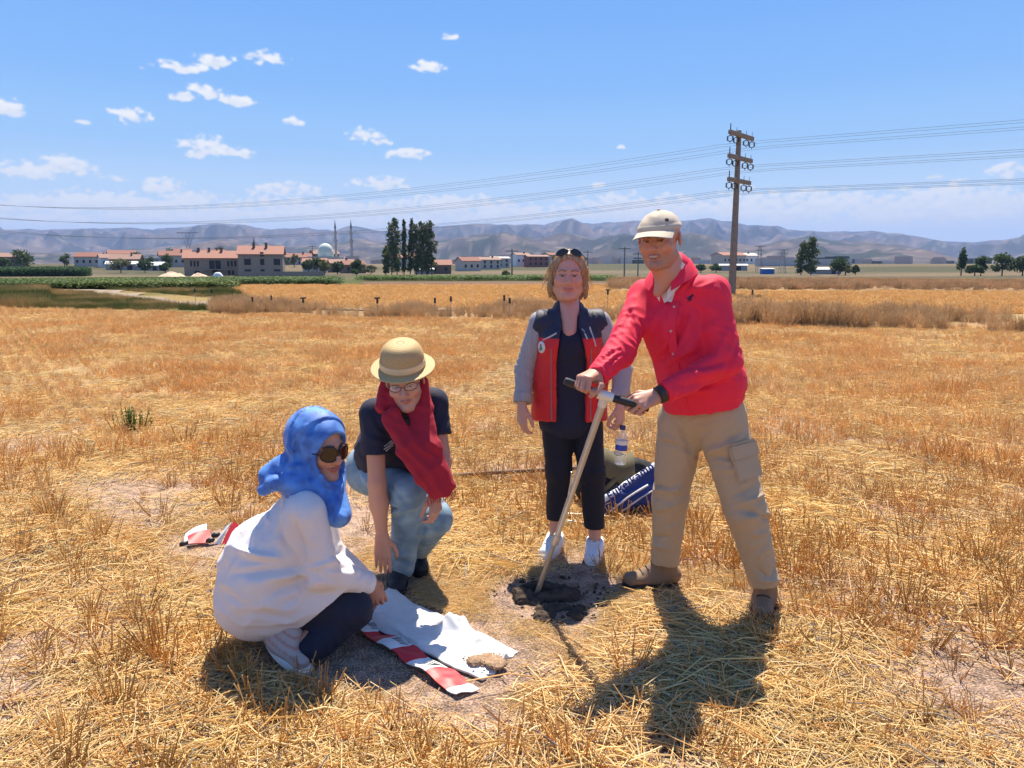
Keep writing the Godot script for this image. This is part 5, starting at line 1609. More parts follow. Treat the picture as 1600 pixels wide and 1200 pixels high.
	for q in list:
		var far := clampf((9.0 - q.y) / 7.0, 0.0, 1.0)
		var x0 := int((q.x - q.z * 1.35) * ppd)
		var x1 := int((q.x + q.z * 1.35) * ppd)
		var y0 := int((90.0 - q.y - q.w * 1.7) * ppd)
		var y1 := int((90.0 - q.y + q.w * 1.4) * ppd)
		for y in range(y0, y1):
			var el := 90.0 - (y + 0.5) / ppd
			var v := (el - q.y) / q.w
			for x in range(x0, x1):
				var az := (x + 0.5) / ppd
				var u := (az - q.x) / q.z
				var n := puff.get_noise_3d(az * 1.15, el * 2.1, q.x * 3.7)
				var n2 := puff.get_noise_3d(az * 0.45, el * 0.8, q.x * 3.7 + 9.0)
				var vv := v + n2 * 0.9
				var d := 1.0 - u * u * 0.95 - (vv * vv * 0.75 if vv > 0.0 else vv * vv * 2.2) + n * 1.0 + n2 * 0.45 - 0.17
				if d <= 0.0: continue
				var a := clampf(d / 0.58, 0.0, 1.0)
				a = a * a * (3.0 - 2.0 * a) * lerpf(0.97, 0.88, far)
				var shade := clampf(0.55 + v * 0.45 + n * 0.9, 0.0, 1.0)
				var c := Color(0.74, 0.80, 0.90).lerp(Color(0.97, 0.97, 0.97), shade)
				c = c.lerp(Color(0.82, 0.85, 0.90), far * 0.4)
				var xx := posmod(x, W)
				var was := im.get_pixel(xx, y).srgb_to_linear()
				im.set_pixel(xx, y, was.lerp(c, a).linear_to_srgb())
	return ImageTexture.create_from_image(im)

# ---------------------------------------------------------------- land
func H(x: float, z: float) -> float:
	var d := sqrt(x * x + z * z)
	var t := clampf((d - 35.0) / 195.0, 0.0, 1.0)
	var r := clampf((d - 300.0) / 160.0, 0.0, 1.0)
	return -2.0 * t * t * (3.0 - 2.0 * t) + 3.4 * r * r * (3.0 - 2.0 * r)

func on(x: float, z: float, up := 0.0) -> Vector3:
	return Vector3(x, H(x, z) + up, z)

func along(list: Array, x: float) -> float:
	if x <= list[0].x: return list[0].y
	for i in list.size() - 1:
		if x <= list[i + 1].x:
			var t: float = (x - list[i].x) / (list[i + 1].x - list[i].x)
			return lerpf(list[i].y, list[i + 1].y, t)
	return list[-1].y

var verge_at := [Vector2(-0.80, 27.5), Vector2(-0.55, 26.0), Vector2(-0.40, 24.3), Vector2(0.04, 21.5), Vector2(0.37, 19.5), Vector2(0.69, 17.7), Vector2(0.9, 17.0)]
var patchy: FastNoiseLite
var patchy2: FastNoiseLite

# 0 near stubble, 1 dry verge, 2 meadow, 3 green crop, 4 far stubble, 5 brown scrub, 6 far green, 7 plain, 8 ploughed
func zone(x: float, z: float) -> int:
	var d := sqrt(x * x + z * z)
	if z > -0.01: return 0 if d < 40.0 else 4
	var a := clampf(x / -z, -1.2, 1.2)
	var wob := patchy2.get_noise_2d(x * 0.5, z * 0.5) * 1.3
	var dz := -z + wob
	var v := along(verge_at, a)
	if dz < v: return 0
	var left := -0.345 - (dz - 30.0) * 0.0015
	if a < left:
		if dz < 49.0: return 2
		if dz < 118.0: return 3
		return 6 if dz < 175.0 else 7
	if a < -0.235 and dz > 62.0 and dz < 110.0: return 3
	if dz < v + 3.4: return 1
	if dz < 60.0 if a < 0.13 else dz < 44.0: return 4
	if a > 0.13: return 5 if dz < 104.0 else (6 if dz < 175.0 else 7)
	if dz < 80.0 and a > -0.20: return 8
	if dz < 150.0: return 6
	return 7

func zone_color(k: int, x: float, z: float) -> Color:
	var n := patchy.get_noise_2d(x * 0.25, z * 0.25)
	var m := patchy2.get_noise_2d(x * 0.12, z * 0.55)
	match k:
		0:
			var d := sqrt(x * x + z * z)
			var soil := Color(0.58, 0.41, 0.30) * (1.0 + 0.3 * n)
			var gold := Color(0.62, 0.39, 0.15).lerp(Color(0.72, 0.51, 0.25), clampf(0.5 + m, 0, 1))
			return soil.lerp(gold, clampf((d - 5.0) / 9.0, 0.0, 0.92))
		1: return Color(0.56, 0.37, 0.19) * (1.0 + 0.3 * n)
		2: return Color(0.24, 0.22, 0.075).lerp(Color(0.48, 0.35, 0.15), clampf(0.5 + n * 1.5, 0, 1))
		3: return Color(0.055, 0.105, 0.025) * (1.0 + 0.3 * m)
		4: return Color(0.62, 0.38, 0.145).lerp(Color(0.74, 0.53, 0.27), clampf(0.35 + m * 1.8, 0, 1))
		5: return Color(0.38, 0.26, 0.15).lerp(Color(0.60, 0.40, 0.19), clampf(0.5 + m * 1.5, 0, 1))
		6: return Color(0.10, 0.14, 0.045).lerp(Color(0.20, 0.19, 0.08), clampf(0.5 + n, 0, 1))
		8: return Color(0.26, 0.17, 0.12) * (1.0 + 0.25 * m)
	return Color(0.13, 0.13, 0.075).lerp(Color(0.27, 0.21, 0.13), clampf(0.5 + patchy.get_noise_2d(x * 0.01, z * 0.02) * 1.6, 0, 1))

func build_land() -> void:
	patchy = noise(301, 0.55, 3)
	patchy2 = noise(303, 0.35, 3)
	var mb := MB.new()
	var angs := []
	var a := -52.0
	while a < 52.0:
		angs.append(a); a += 0.36
	while a < 308.0:
		angs.append(a); a += 8.0
	var radii := [0.0001]
	var r := 0.7
	while r < 9800.0:
		radii.append(r); r *= 1.042
	var bump := noise(305, 2.2, 3)
	var hole := Vector2(0.17, -3.42)
	for i in radii.size():
		for g in angs:
			var t := deg_to_rad(g)
			var x: float = sin(t) * radii[i]
			var z: float = -cos(t) * radii[i]
			var y := H(x, z)
			if radii[i] < 40.0: y += bump.get_noise_2d(x, z) * 0.018 * clampf(1.2 - radii[i] / 40.0, 0.0, 1.0)
			var c := zone_color(zone(x, z), x, z)
			mb.col = c
			mb.p(Vector3(x, y, z), Vector2(x, z) * 0.45)
	var n := angs.size()
	for i in radii.size() - 1:
		for j in n:
			var p0 := i * n + j
			var p1 := i * n + (j + 1) % n
			mb.quad(p0, p1, p1 + n, p0 + n)
	struct("ground", mb.mesh(), M.soil)
	# track of pale dust
	var tk := [Vector2(-70.0, -66.0), Vector2(-46.0, -58.5), Vector2(-31.0, -51.5), Vector2(-24.6, -46.5), Vector2(-20.6, -40.5), Vector2(-17.2, -35.6), Vector2(-13.2, -31.0), Vector2(-8.5, -28.2), Vector2(-2.0, -26.6)]
	var cur := Curve3D.new()
	for q in tk: cur.add_point(Vector3(q.x, 0, q.y), Vector3(1.5, 0, -1.0) * -1.2, Vector3(1.5, 0, -1.0) * 1.2 * 0.0)
	var tr := MB.new()
	var L := cur.get_baked_length()
	var N := 120
	for i in N + 1:
		var q := cur.sample_baked(L * i / N)
		var e := cur.sample_baked(minf(L * i / N + 0.3, L)) - cur.sample_baked(maxf(L * i / N - 0.3, 0.0))
		var s := Vector3(e.z, 0, -e.x).normalized()
		for j in 7:
			var u := (j - 3) / 3.0
			var w := 0.85 + 0.25 * patchy.get_noise_2d(q.x * 2.0, q.z + u)
			var p := q + s * u * w
			tr.col = Color(0.52, 0.43, 0.33) * (1.0 + 0.15 * patchy.get_noise_2d(p.x * 3.0, p.z * 3.0)) if absf(absf(u) - 0.5) < 0.3 else Color(0.44, 0.345, 0.23)
			tr.p(on(p.x, p.z, 0.035), Vector2(p.x, p.z) * 0.45)
	for i in N:
		for j in 6:
			var p0 := i * 7 + j
			tr.quad(p0, p0 + 7, p0 + 8, p0 + 1)
	struct("dirt_track", tr.mesh(), M.soil)

func build_mountains() -> void:
	var sky: Array = [Vector2(-33.89, 2.169), Vector2(-31.86, 2.219), Vector2(-30.09, 2.220), Vector2(-27.88, 2.393), Vector2(-25.19, 2.322), Vector2(-23.17, 2.575), Vector2(-21.52, 2.737), Vector2(-19.62, 2.815), Vector2(-17.70, 2.489), Vector2(-15.04, 2.614), Vector2(-13.24, 2.406), Vector2(-12.08, 2.785), Vector2(-9.54, 2.437), Vector2(-7.18, 2.639), Vector2(-4.80, 2.884), Vector2(-2.88, 2.938), Vector2(0.00, 2.941), Vector2(2.40, 2.939), Vector2(3.84, 3.262), Vector2(4.46, 3.400), Vector2(5.37, 3.022), Vector2(6.70, 3.015), Vector2(8.81, 3.231), Vector2(10.45, 3.077), Vector2(12.30, 3.103), Vector2(14.56, 3.255), Vector2(15.91, 3.054), Vector2(17.25, 2.809), Vector2(19.20, 2.645), Vector2(19.86, 2.413), Vector2(22.79, 2.235), Vector2(25.59, 2.229), Vector2(26.76, 2.038), Vector2(29.42, 1.536), Vector2(30.52, 1.437), Vector2(31.58, 1.421), Vector2(33.28, 1.593), Vector2(33.93, 1.737)]
	var near: Array = [Vector2(-34.02, 0.792), Vector2(-28.75, 0.755), Vector2(-24.87, 1.169), Vector2(-22.83, 1.494), Vector2(-20.32, 1.786), Vector2(-18.61, 1.626), Vector2(-16.44, 1.282), Vector2(-13.27, 1.485), Vector2(-11.42, 1.867), Vector2(-8.62, 1.602), Vector2(-5.77, 1.895), Vector2(-2.89, 2.185), Vector2(-0.48, 2.377), Vector2(1.93, 1.904), Vector2(3.85, 2.372), Vector2(6.24, 1.893), Vector2(8.37, 2.352), Vector2(10.49, 1.873), Vector2(13.24, 2.314), Vector2(16.42, 1.555), Vector2(18.19, 1.360), Vector2(20.32, 1.786), Vector2(21.35, 2.038), Vector2(22.82, 1.669), Vector2(25.24, 1.552), Vector2(27.59, 1.184), Vector2(29.86, 0.664), Vector2(30.60, 0.413), Vector2(34.05, 0.397)]
	var ero := noise(401, 0.0011, 5)
	ero.fractal_type = FastNoiseLite.FRACTAL_RIDGED
	var wide := noise(403, 0.0006, 4)
	var tint := noise(405, 0.0016, 4)
	var fine := noise(407, 0.009, 3)
	for which in 2:
		var mb := MB.new()
		var R0 := 4300.0 if which == 0 else 2100.0
		var R1 := 7600.0 if which == 0 else 3700.0
		var R2 := 9300.0 if which == 0 else 4600.0
		var cols := 520
		var rows := 46
		for i in rows + 1:
			var t := float(i) / rows
			var r := lerpf(R0, R2, t)
			for j in cols + 1:
				var az := lerpf(-58.0, 58.0, float(j) / cols)
				var x := sin(deg_to_rad(az)) * r
				var z := -cos(deg_to_rad(az)) * r
				var top: float = along(sky if which == 0 else near, clampf(az, -33.8, 33.9))
				if absf(az) > 33.9: top += wide.get_noise_2d(az * 260.0, which * 500.0) * 0.5
				top += fine.get_noise_2d(az * 60.0, 3.0 + which) * 0.10
				var peak := tan(deg_to_rad(top)) * R1 + 1.6
				var u := (r - R0) / (R1 - R0)
				var form: float = pow(clampf(u, 0, 1), 1.35) if u < 1.0 else 1.0 - 0.6 * (r - R1) / (R2 - R1)
				var e := ero.get_noise_2d(x, z)
				var amt: float = clampf(1.0 - pow(absf(u - 1.0) * 1.0, 1.0), 0.0, 1.0)
				var y := peak * form
				var lowness: float = clampf((1.0 - u) * 1.6, 0.0, 1.0) * clampf(u * 3.0, 0.0, 1.0)
				y += (e - 0.1) * peak * 0.62 * lowness + wide.get_noise_2d(x, z) * peak * 0.35 * lowness
				if u < 0.96: y = minf(y, (peak - 1.6) * r / R1 * 0.97 + 1.6 * 0.97)
				y = y - 3.0
				var c := Color(0.050, 0.050, 0.050).lerp(Color(0.135, 0.105, 0.088), clampf(0.5 + tint.get_noise_2d(x, z) * 1.9, 0, 1))
				c = c.lerp(Color(0.035, 0.045, 0.032), clampf(tint.get_noise_2d(x * 1.7 + 900.0, z * 1.7) * 2.4 + (0.15 if which == 1 else 0.0), 0.0, 0.85))
				c = c.lerp(Color(0.25, 0.20, 0.16), clampf(fine.get_noise_2d(x * 1.2, z * 1.2) * 2.2 - 0.5, 0.0, 0.6))
				if which == 1: c = c.lerp(Color(0.025, 0.034, 0.032), 0.7 * exp(-pow((az - 8.5 + 1.5 * tint.get_noise_2d(x, z)) / 1.8, 2.0)))
				mb.col = c
				mb.p(Vector3(x, y, z), Vector2(x, z) * 0.01)
		for i in rows:
			for j in cols:
				var p0 := i * (cols + 1) + j
				mb.quad(p0, p0 + 1, p0 + cols + 2, p0 + cols + 1)
		struct("mountains" if which == 0 else "foothills", mb.mesh(), M.rock)

# ---------------------------------------------------------------- straw and weeds
var row_dir := Vector2(-0.588, -0.809)

func stem(mb: MB, a: Vector3, b: Vector3, r0: float, r1: float, c0: Color, c1: Color, bend := 0.0, rg: RandomNumberGenerator = null) -> void:
	var k := mb.v.size()
	var d := (b - a).normalized()
	var s := d.cross(Vector3(0.31, 0.2, 0.93)).normalized()
	var u := s.cross(d)
	var n := 3 if bend > 0.0 else 2
	for i in n:
		var t := float(i) / (n - 1)
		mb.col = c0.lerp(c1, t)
		var q := a.lerp(b, t)
		if n == 3 and i == 1: q += Vector3(rg.randf_range(-1, 1), rg.randf_range(-0.2, 1), rg.randf_range(-1, 1)) * bend
		var r := lerpf(r0, r1, t)
		for j in 3:
			var g := TAU * j / 3.0
			mb.p(q + (s * cos(g) + u * sin(g)) * r)
	for i in n - 1:
		for j in 3:
			var p0 := k + i * 3 + j
			var p1 := k + i * 3 + (j + 1) % 3
			mb.quad(p0, p0 + 3, p1 + 3, p1)

func scatter(called: String, meshes: Array, mt: Material, places: Array, label: String, category: String) -> void:
	var all := Node3D.new()
	all.name = numbered(called)
	add_child(all)
	tag(all, label, category, "", "stuff")
	for i in meshes.size():
		var mine := []
		for k in range(i, places.size(), meshes.size()): mine.append(places[k])
		if mine.is_empty(): continue
		var mm := MultiMesh.new()
		mm.transform_format = MultiMesh.TRANSFORM_3D
		mm.use_colors = true
		mm.instance_count = mine.size()
		mm.mesh = meshes[i]
		for k in mine.size():
			mm.set_instance_transform(k, mine[k][0])
			mm.set_instance_color(k, mine[k][1])
		var o := MultiMeshInstance3D.new()
		o.name = called + "_clumps"
		o.multimesh = mm
		o.material_override = mt
		all.add_child(o, true)
		o.set_meta("kind", "stuff")

func seg_dist(p: Vector2, a: Vector2, b: Vector2) -> float:
	var t := clampf((p - a).dot(b - a) / maxf((b - a).length_squared(), 1e-6), 0, 1)
	return (p - a - (b - a) * t).length()

var kept_clear := []   # [a, b, half width] on the ground

func clear_of(p: Vector2, more: float) -> bool:
	for k in kept_clear:
		if seg_dist(p, k[0], k[1]) < k[2] + more: return false
	return true

func build_straw() -> void:
	var rg := RandomNumberGenerator.new(); rg.seed = 11
	kept_clear = [[Vector2(0.06, -3.43), Vector2(0.30, -3.42), 0.17], [Vector2(0.13, -3.30), Vector2(0.30, -3.24), 0.12], [Vector2(-0.66, -3.27), Vector2(-0.08, -2.80), 0.19], [Vector2(-0.72, -3.13), Vector2(-0.17, -2.58), 0.085], [Vector2(-0.60, -2.86), Vector2(-0.10, -2.42), 0.11],
		[Vector2(0.83, -3.585), Vector2(0.56, -3.53), 0.05], [Vector2(1.22, -3.42), Vector2(1.13, -3.16), 0.05], [Vector2(0.26, -4.09), Vector2(0.17, -3.88), 0.05], [Vector2(0.47, -4.03), Vector2(0.42, -3.80), 0.05],
		[Vector2(-0.98, -2.83), Vector2(-0.70, -2.75), 0.09], [Vector2(-1.0, -3.0), Vector2(-0.75, -3.0), 0.1], [Vector2(-0.59, -3.66), Vector2(-0.56, -3.42), 0.06], [Vector2(-0.54, -3.86), Vector2(-0.46, -3.64), 0.05],
		[Vector2(0.66, -4.70), Vector2(0.95, -4.66), 0.13], [Vector2(-1.84, -4.16), Vector2(-1.66, -4.12), 0.12]]
	# standing stubble
	var tufts := []
	for v in 8:
		var mb := MB.new()
		var n := 13 + v * 2
		for i in n:
			var g := rg.randf() * TAU
			var rr := 0.035 * sqrt(rg.randf())
			var b := Vector3(cos(g) * rr * 1.5, -0.01, sin(g) * rr)
			var h := rg.randf_range(0.05, 0.155)
			var lean := Vector3(cos(g), 0, sin(g)) * rg.randf_range(0.0, 0.09) + Vector3(rg.randf_range(-0.03, 0.03), 0, rg.randf_range(-0.03, 0.03))
			if rg.randf() < 0.14: lean *= 2.2; h *= 0.7
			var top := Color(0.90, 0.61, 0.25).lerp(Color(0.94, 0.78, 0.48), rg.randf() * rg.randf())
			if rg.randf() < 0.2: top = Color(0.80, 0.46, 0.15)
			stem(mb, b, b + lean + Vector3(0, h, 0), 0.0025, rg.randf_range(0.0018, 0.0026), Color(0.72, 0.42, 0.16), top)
			if rg.randf() < 0.4:   # a leaf sheath hanging off
				var q := b + (lean + Vector3(0, h, 0)) * rg.randf_range(0.3, 0.8)
				stem(mb, q, q + Vector3(rg.randf_range(-0.05, 0.05), rg.randf_range(-0.05, 0.02), rg.randf_range(-0.05, 0.05)), 0.0022, 0.0006, top, top * 0.95)
		tufts.append(mb.mesh())
	var places := []
	var wheel_a := Vector2(-9.2, -11.5)
	var wheel_b := Vector2(-0.9, -3.2)
	var perp := Vector2(-row_dir.y, row_dir.x)
	var gap := 0.0
	var t := -32.0
	var rowi := 0
	while t < 34.0:
		rowi += 1
		var s := -14.0
		while s < 48.0:
			var d0 := Vector2(row_dir * s + perp * t).length()
			s += rg.randf_range(0.065, 0.14) if d0 < 15.0 else rg.randf_range(0.08, 0.17)
			var p := row_dir * s + perp * (t + rg.randf_range(-0.03, 0.03))
			if p.y > 0.4 or absf(p.x) > maxf(-p.y, 0.0) * 0.82 + 4.0: continue
			if zone(p.x, p.y) != 0: continue
			var n := patchy.get_noise_2d(p.x * 0.8, p.y * 0.8) + 0.5 * patchy2.get_noise_2d(p.x * 0.5, p.y * 0.5)
			var keep := 0.82 + n * 1.1 + clampf((d0 - 5.0) * 0.05, 0.0, 0.2)
			keep += 0.22 * sin(t * TAU / 2.3) + 0.12 * sin(t * TAU / 0.9 + 1.0)
			if d0 < 4.6: keep -= 0.22
			if d0 < 3.1: keep -= 0.22
			var wd := seg_dist(p, wheel_a, wheel_b)
			if wd < 0.32: keep -= 0.75
			if absf(wd - 1.5) < 0.25 and p.x < -1.0: keep -= 0.5
			if rg.randf() > keep: continue
			if not clear_of(p, 0.03): continue
			var sc := rg.randf_range(0.65, 1.2) * (1.0 + 0.35 * n) * (0.88 if d0 > 7.0 or d0 < 3.0 else 1.0)
			var b := Basis(Vector3.UP, rg.randf() * TAU).scaled(Vector3(sc, sc * rg.randf_range(0.75, 1.15), sc))
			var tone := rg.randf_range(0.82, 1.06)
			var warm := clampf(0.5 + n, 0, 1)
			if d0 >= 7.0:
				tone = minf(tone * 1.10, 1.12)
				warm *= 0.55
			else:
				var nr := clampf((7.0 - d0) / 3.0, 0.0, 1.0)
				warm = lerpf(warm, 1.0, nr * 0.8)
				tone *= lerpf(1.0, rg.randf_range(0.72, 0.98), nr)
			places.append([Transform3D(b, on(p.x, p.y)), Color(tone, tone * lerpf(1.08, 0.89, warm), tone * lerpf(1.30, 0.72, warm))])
		t += 0.19 if absf(t) < 12.0 else 0.24
	print("tufts ", places.size())
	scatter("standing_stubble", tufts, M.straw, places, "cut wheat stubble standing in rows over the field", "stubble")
	# loose straw lying about, in small patches
	var mats := []
	for v in 6:
		var mb := MB.new()
		for i in 62:
			var g := rg.randf() * TAU
			var q := Vector3(cos(g), 0, sin(g)) * 0.26 * sqrt(rg.randf()) + Vector3(0, rg.randf_range(0.003, 0.03), 0)
			var h := rg.randf() * TAU
			var L := rg.randf_range(0.04, 0.13) if i < 46 else rg.randf_range(0.13, 0.30)
			var dd := Vector3(cos(h), rg.randf_range(-0.10, 0.16), sin(h)).normalized() * L * 0.5
			var c := Color(0.88, 0.66, 0.29).lerp(Color(0.95, 0.81, 0.48), rg.randf())
			if rg.randf() < 0.25: c = Color(0.80, 0.54, 0.23)
			if rg.randf() < 0.08: c = Color(0.46, 0.40, 0.34)
			var wd := rg.randf_range(0.0011, 0.0026)
			var a := q - dd; var b := q + dd
			a.y = maxf(a.y, 0.002); b.y = maxf(b.y, 0.002)
			stem(mb, a, b, wd, wd * 0.9, c, c * 1.03, L * 0.07, rg)
		for i in 60:   # chaff
			var g := rg.randf() * TAU
			var q := Vector3(cos(g), 0, sin(g)) * 0.28 * sqrt(rg.randf()) + Vector3(0, rg.randf_range(0.002, 0.012), 0)
			var h := rg.randf() * TAU
			var dd := Vector3(cos(h), rg.randf_range(-0.2, 0.2), sin(h)) * rg.randf_range(0.005, 0.016)
			mb.col = Color(0.66, 0.46, 0.22).lerp(Color(0.82, 0.68, 0.44), rg.randf())
			var s := dd.cross(Vector3.UP).normalized() * 0.0022
			mb.quad(mb.p(q - dd - s), mb.p(q - dd + s), mb.p(q + dd + s), mb.p(q + dd - s))
		mats.append(mb.mesh())
	places = []
	var reach := 27.0
	var i := 0
	while i < 19000:
		i += 1
		var d := sqrt(rg.randf()) * reach if i > 5200 else lerpf(1.2, 9.0, rg.randf())
		var ang := rg.randf_range(-0.70, 0.70)
		var p := Vector2(tan(ang) * d, -d)
		if i % 5 == 0: p = Vector2((1.0 if i % 2 else -1.0) * (0.74 * d + rg.randf_range(0.0, 3.6)), -d + rg.randf_range(0.0, 1.2))
		if zone(p.x, p.y) != 0: continue
		var n := patchy.get_noise_2d(p.x * 1.1 + 30.0, p.y * 1.1)
		var soil_left: float = 0.30 if d < 4.6 and p.x < -0.4 else 0.0
		if seg_dist(p, wheel_a, wheel_b) < 0.30: soil_left += 0.25
		if rg.randf() > (0.62 if d < 6.0 else 0.66) - soil_left + n * 1.9: continue
		var sc := rg.randf_range(0.75, 1.25)
		if not clear_of(p, 0.20):
			if not clear_of(p, 0.04): continue
			sc = 0.32
		var tone := rg.randf_range(0.82, 1.10)
		var b := Basis(Vector3.UP, rg.randf() * TAU) * Basis(Vector3.RIGHT, rg.randf_range(-0.04, 0.04))
		places.append([Transform3D(b.scaled(Vector3(sc, sc * rg.randf_range(0.6, 1.6), sc)), on(p.x, p.y, 0.004)), Color(tone, tone * 0.99, tone * rg.randf_range(0.9, 1.1))])
	for k in 2600:   # finer litter close round the people and their things
		var seg: Array = kept_clear[rg.randi() % kept_clear.size()]
		var g := rg.randf() * TAU
		var p: Vector2 = (seg[0] as Vector2).lerp(seg[1], rg.randf()) + Vector2(cos(g), sin(g)) * (float(seg[2]) + rg.randf_range(0.05, 0.5))
		if not clear_of(p, 0.06) or rg.randf() > 0.62 + 1.5 * patchy.get_noise_2d(p.x * 2.5, p.y * 2.5): continue
		var tone := rg.randf_range(0.8, 1.08)
		var sc := rg.randf_range(0.22, 0.36)
		places.append([Transform3D(Basis(Vector3.UP, rg.randf() * TAU).scaled(Vector3(sc * 1.3, 0.5, sc)), on(p.x, p.y, 0.003)), Color(tone, tone * 0.98, tone * rg.randf_range(0.9, 1.1))])
	print("loose ", places.size())
	scatter("loose_straw", mats, M.straw, places, "pale loose straw lying over the stubble field", "straw")
	# far stubble beyond the verge
	places = []
	for k in 16000:
		var z := -lerpf(24.0, 62.0, rg.randf())
		var p := Vector2(rg.randf_range(-0.74, 0.74) * -z, z)
		if zone(p.x, p.y) != 4: continue
		var sc := rg.randf_range(0.9, 1.5)
		var tone := rg.randf_range(0.85, 1.1)
		places.append([Transform3D(Basis(Vector3.UP, rg.randf() * TAU).scaled(Vector3(sc * 2.4, sc * 0.9, sc * 1.6)), on(p.x, p.y)), Color(tone, tone * 1.02, tone * 1.05)])
	scatter("far_stubble", tufts, M.straw, places, "golden cut field beyond the weedy verge", "stubble")

func build_weeds() -> void:
	var rg := RandomNumberGenerator.new(); rg.seed = 23
	var dry := []
	for v in 6:
		var mb := MB.new()
		for i in 46:
			var g := rg.randf() * TAU
			var b := Vector3(cos(g), 0, sin(g)) * 0.16 * sqrt(rg.randf())
			var h := rg.randf_range(0.25, 0.70)
			var e := b * rg.randf_range(1.2, 2.6) + Vector3(rg.randf_range(-0.08, 0.08), h, rg.randf_range(-0.08, 0.08))
			var c := Color(0.92, 0.76, 0.52).lerp(Color(0.82, 0.56, 0.30), rg.randf())
			stem(mb, b, e, 0.005, 0.0025, c * 0.8, c, 0.03, rg)
			for j in 3:
				var q := b.lerp(e, rg.randf_range(0.5, 1.0))
				stem(mb, q, q + Vector3(rg.randf_range(-0.06, 0.06), rg.randf_range(0.02, 0.1), rg.randf_range(-0.06, 0.06)), 0.005, 0.002, c, Color(0.68, 0.52, 0.30))
		dry.append(mb.mesh())
	var places := []
	for k in 6200:
		var a := rg.randf_range(-0.46, 1.05)
		var v := along(verge_at, a)
		var z := -(v + rg.randf_range(-0.4, 3.2))
		var p := Vector2(a * -z, z)
		if a > 0.10 and a < 0.36 and rg.randf() < 0.7: continue
		if a < -0.40: continue
		var n := patchy2.get_noise_2d(p.x * 0.6, p.y * 0.6)
		if rg.randf() > (0.30 if a > 0.3 else 0.45) + n * 1.4: continue
		var sc := rg.randf_range(0.55, 1.05) * (1.0 + 0.9 * n) * (0.74 if a > 0.3 else 0.55)
		var tone := rg.randf_range(0.75, 1.1)
		places.append([Transform3D(Basis(Vector3.UP, rg.randf() * TAU).scaled(Vector3.ONE * sc), on(p.x, p.y)), Color(tone, tone * 0.97, tone * 0.92)])
	scatter("dry_weeds", dry, M.straw, places, "tall dry weeds and grasses along the field verge", "weeds")
	# brown scrub on the right, far
	places = []
	for k in 5200:
		var z := -lerpf(46.0, 104.0, pow(rg.randf(), 0.8))
		var p := Vector2(rg.randf_range(0.13, 0.76) * -z, z)
		if zone(p.x, p.y) != 5 or rg.randf() > 0.6 + 1.2 * patchy2.get_noise_2d(p.x * 0.05, p.y * 0.4): continue
		var sc := rg.randf_range(0.4, 0.8)
		var tone := rg.randf_range(0.55, 0.95)
		places.append([Transform3D(Basis(Vector3.UP, rg.randf() * TAU).scaled(Vector3(sc * 2.2, sc, sc * 2.2)), on(p.x, p.y)), Color(tone, tone * 0.9, tone * 0.85)])
	scatter("brown_scrub", dry, M.straw, places, "brown dry scrub in the bands beyond the cut field", "scrub")
	# meadow grass on the left and green crop behind it
	var grass := []
	var crop := []
	for v in 5:
		var mb := MB.new()
		for i in 40:
			var g := rg.randf() * TAU
			var b := Vector3(cos(g), 0, sin(g)) * 0.30 * sqrt(rg.randf())
			var e := b + Vector3(rg.randf_range(-0.10, 0.10), rg.randf_range(0.12, 0.40), rg.randf_range(-0.10, 0.10))
			stem(mb, b, e, 0.007, 0.002, Color(0.7, 0.7, 0.7), Color(1, 1, 1))
		grass.append(mb.mesh())
		var mc := MB.new()
		for i in 64:
			var g := rg.randf() * TAU
			var b := Vector3(cos(g), 0, sin(g)) * 0.6 * sqrt(rg.randf()) + Vector3(0, rg.randf_range(0.1, 0.45), 0)
			var h := rg.randf() * TAU
			var d := Vector3(cos(h), rg.randf_range(0.0, 0.7), sin(h)) * rg.randf_range(0.07, 0.17)
			var s := d.cross(Vector3.UP).normalized() * rg.randf_range(0.03, 0.055)
			mc.col = Color(1, 1, 1) * rg.randf_range(0.6, 1.3)
			mc.quad(mc.p(b - s * 0.3), mc.p(b + d * 0.6 - s), mc.p(b + d), mc.p(b + d * 0.6 + s))
		crop.append(mc.mesh())
	places = []
	for k in 9000:
		var z := -lerpf(26.0, 50.0, rg.randf())
		var p := Vector2(lerpf(-0.78, -0.34, rg.randf()) * -z, z)
		if zone(p.x, p.y) != 2: continue
		var n := patchy.get_noise_2d(p.x * 0.25, p.y * 0.25)
		var c := Color(0.24, 0.27, 0.07).lerp(Color(0.74, 0.54, 0.25), clampf(0.5 + n * 1.6 + rg.randf_range(-0.3, 0.3), 0, 1))
		var td := minf(seg_dist(p, Vector2(-31, -51.5), Vector2(-20.6, -40.5)), seg_dist(p, Vector2(-20.6, -40.5), Vector2(-11.0, -29.5)))
		if td < 1.5: continue
		if p.x > -0.62 * -p.y and p.y > -40.0 and rg.randf() < 0.35: continue
		places.append([Transform3D(Basis(Vector3.UP, rg.randf() * TAU).scaled(Vector3.ONE * rg.randf_range(0.7, 1.25) * (0.5 if p.x > -0.62 * -p.y else 1.0)), on(p.x, p.y)), c])
	scatter("meadow_grass", grass, M.straw, places, "greenish rough grass left of the track", "grass")
	places = []
	for k in 15000:
		var z := -lerpf(48.0, 122.0, pow(rg.randf(), 1.2))
		var p := Vector2(lerpf(-0.78, -0.18, rg.randf()) * -z, z)
		if zone(p.x, p.y) != 3: continue
		var c := Color(0.060, 0.110, 0.028).lerp(Color(0.13, 0.17, 0.045), clampf(0.4 + patchy2.get_noise_2d(p.x * 0.1, p.y * 0.5) * 1.5, 0, 1)) * rg.randf_range(0.8, 1.2)
		places.append([Transform3D(Basis(Vector3.UP, rg.randf() * TAU).scaled(Vector3(1.5, 0.95, 1.5) * rg.randf_range(0.8, 1.2)), on(p.x, p.y)), c])
	scatter("green_crop", crop, M.leaf, places, "low green crop in the field before the village", "crop")
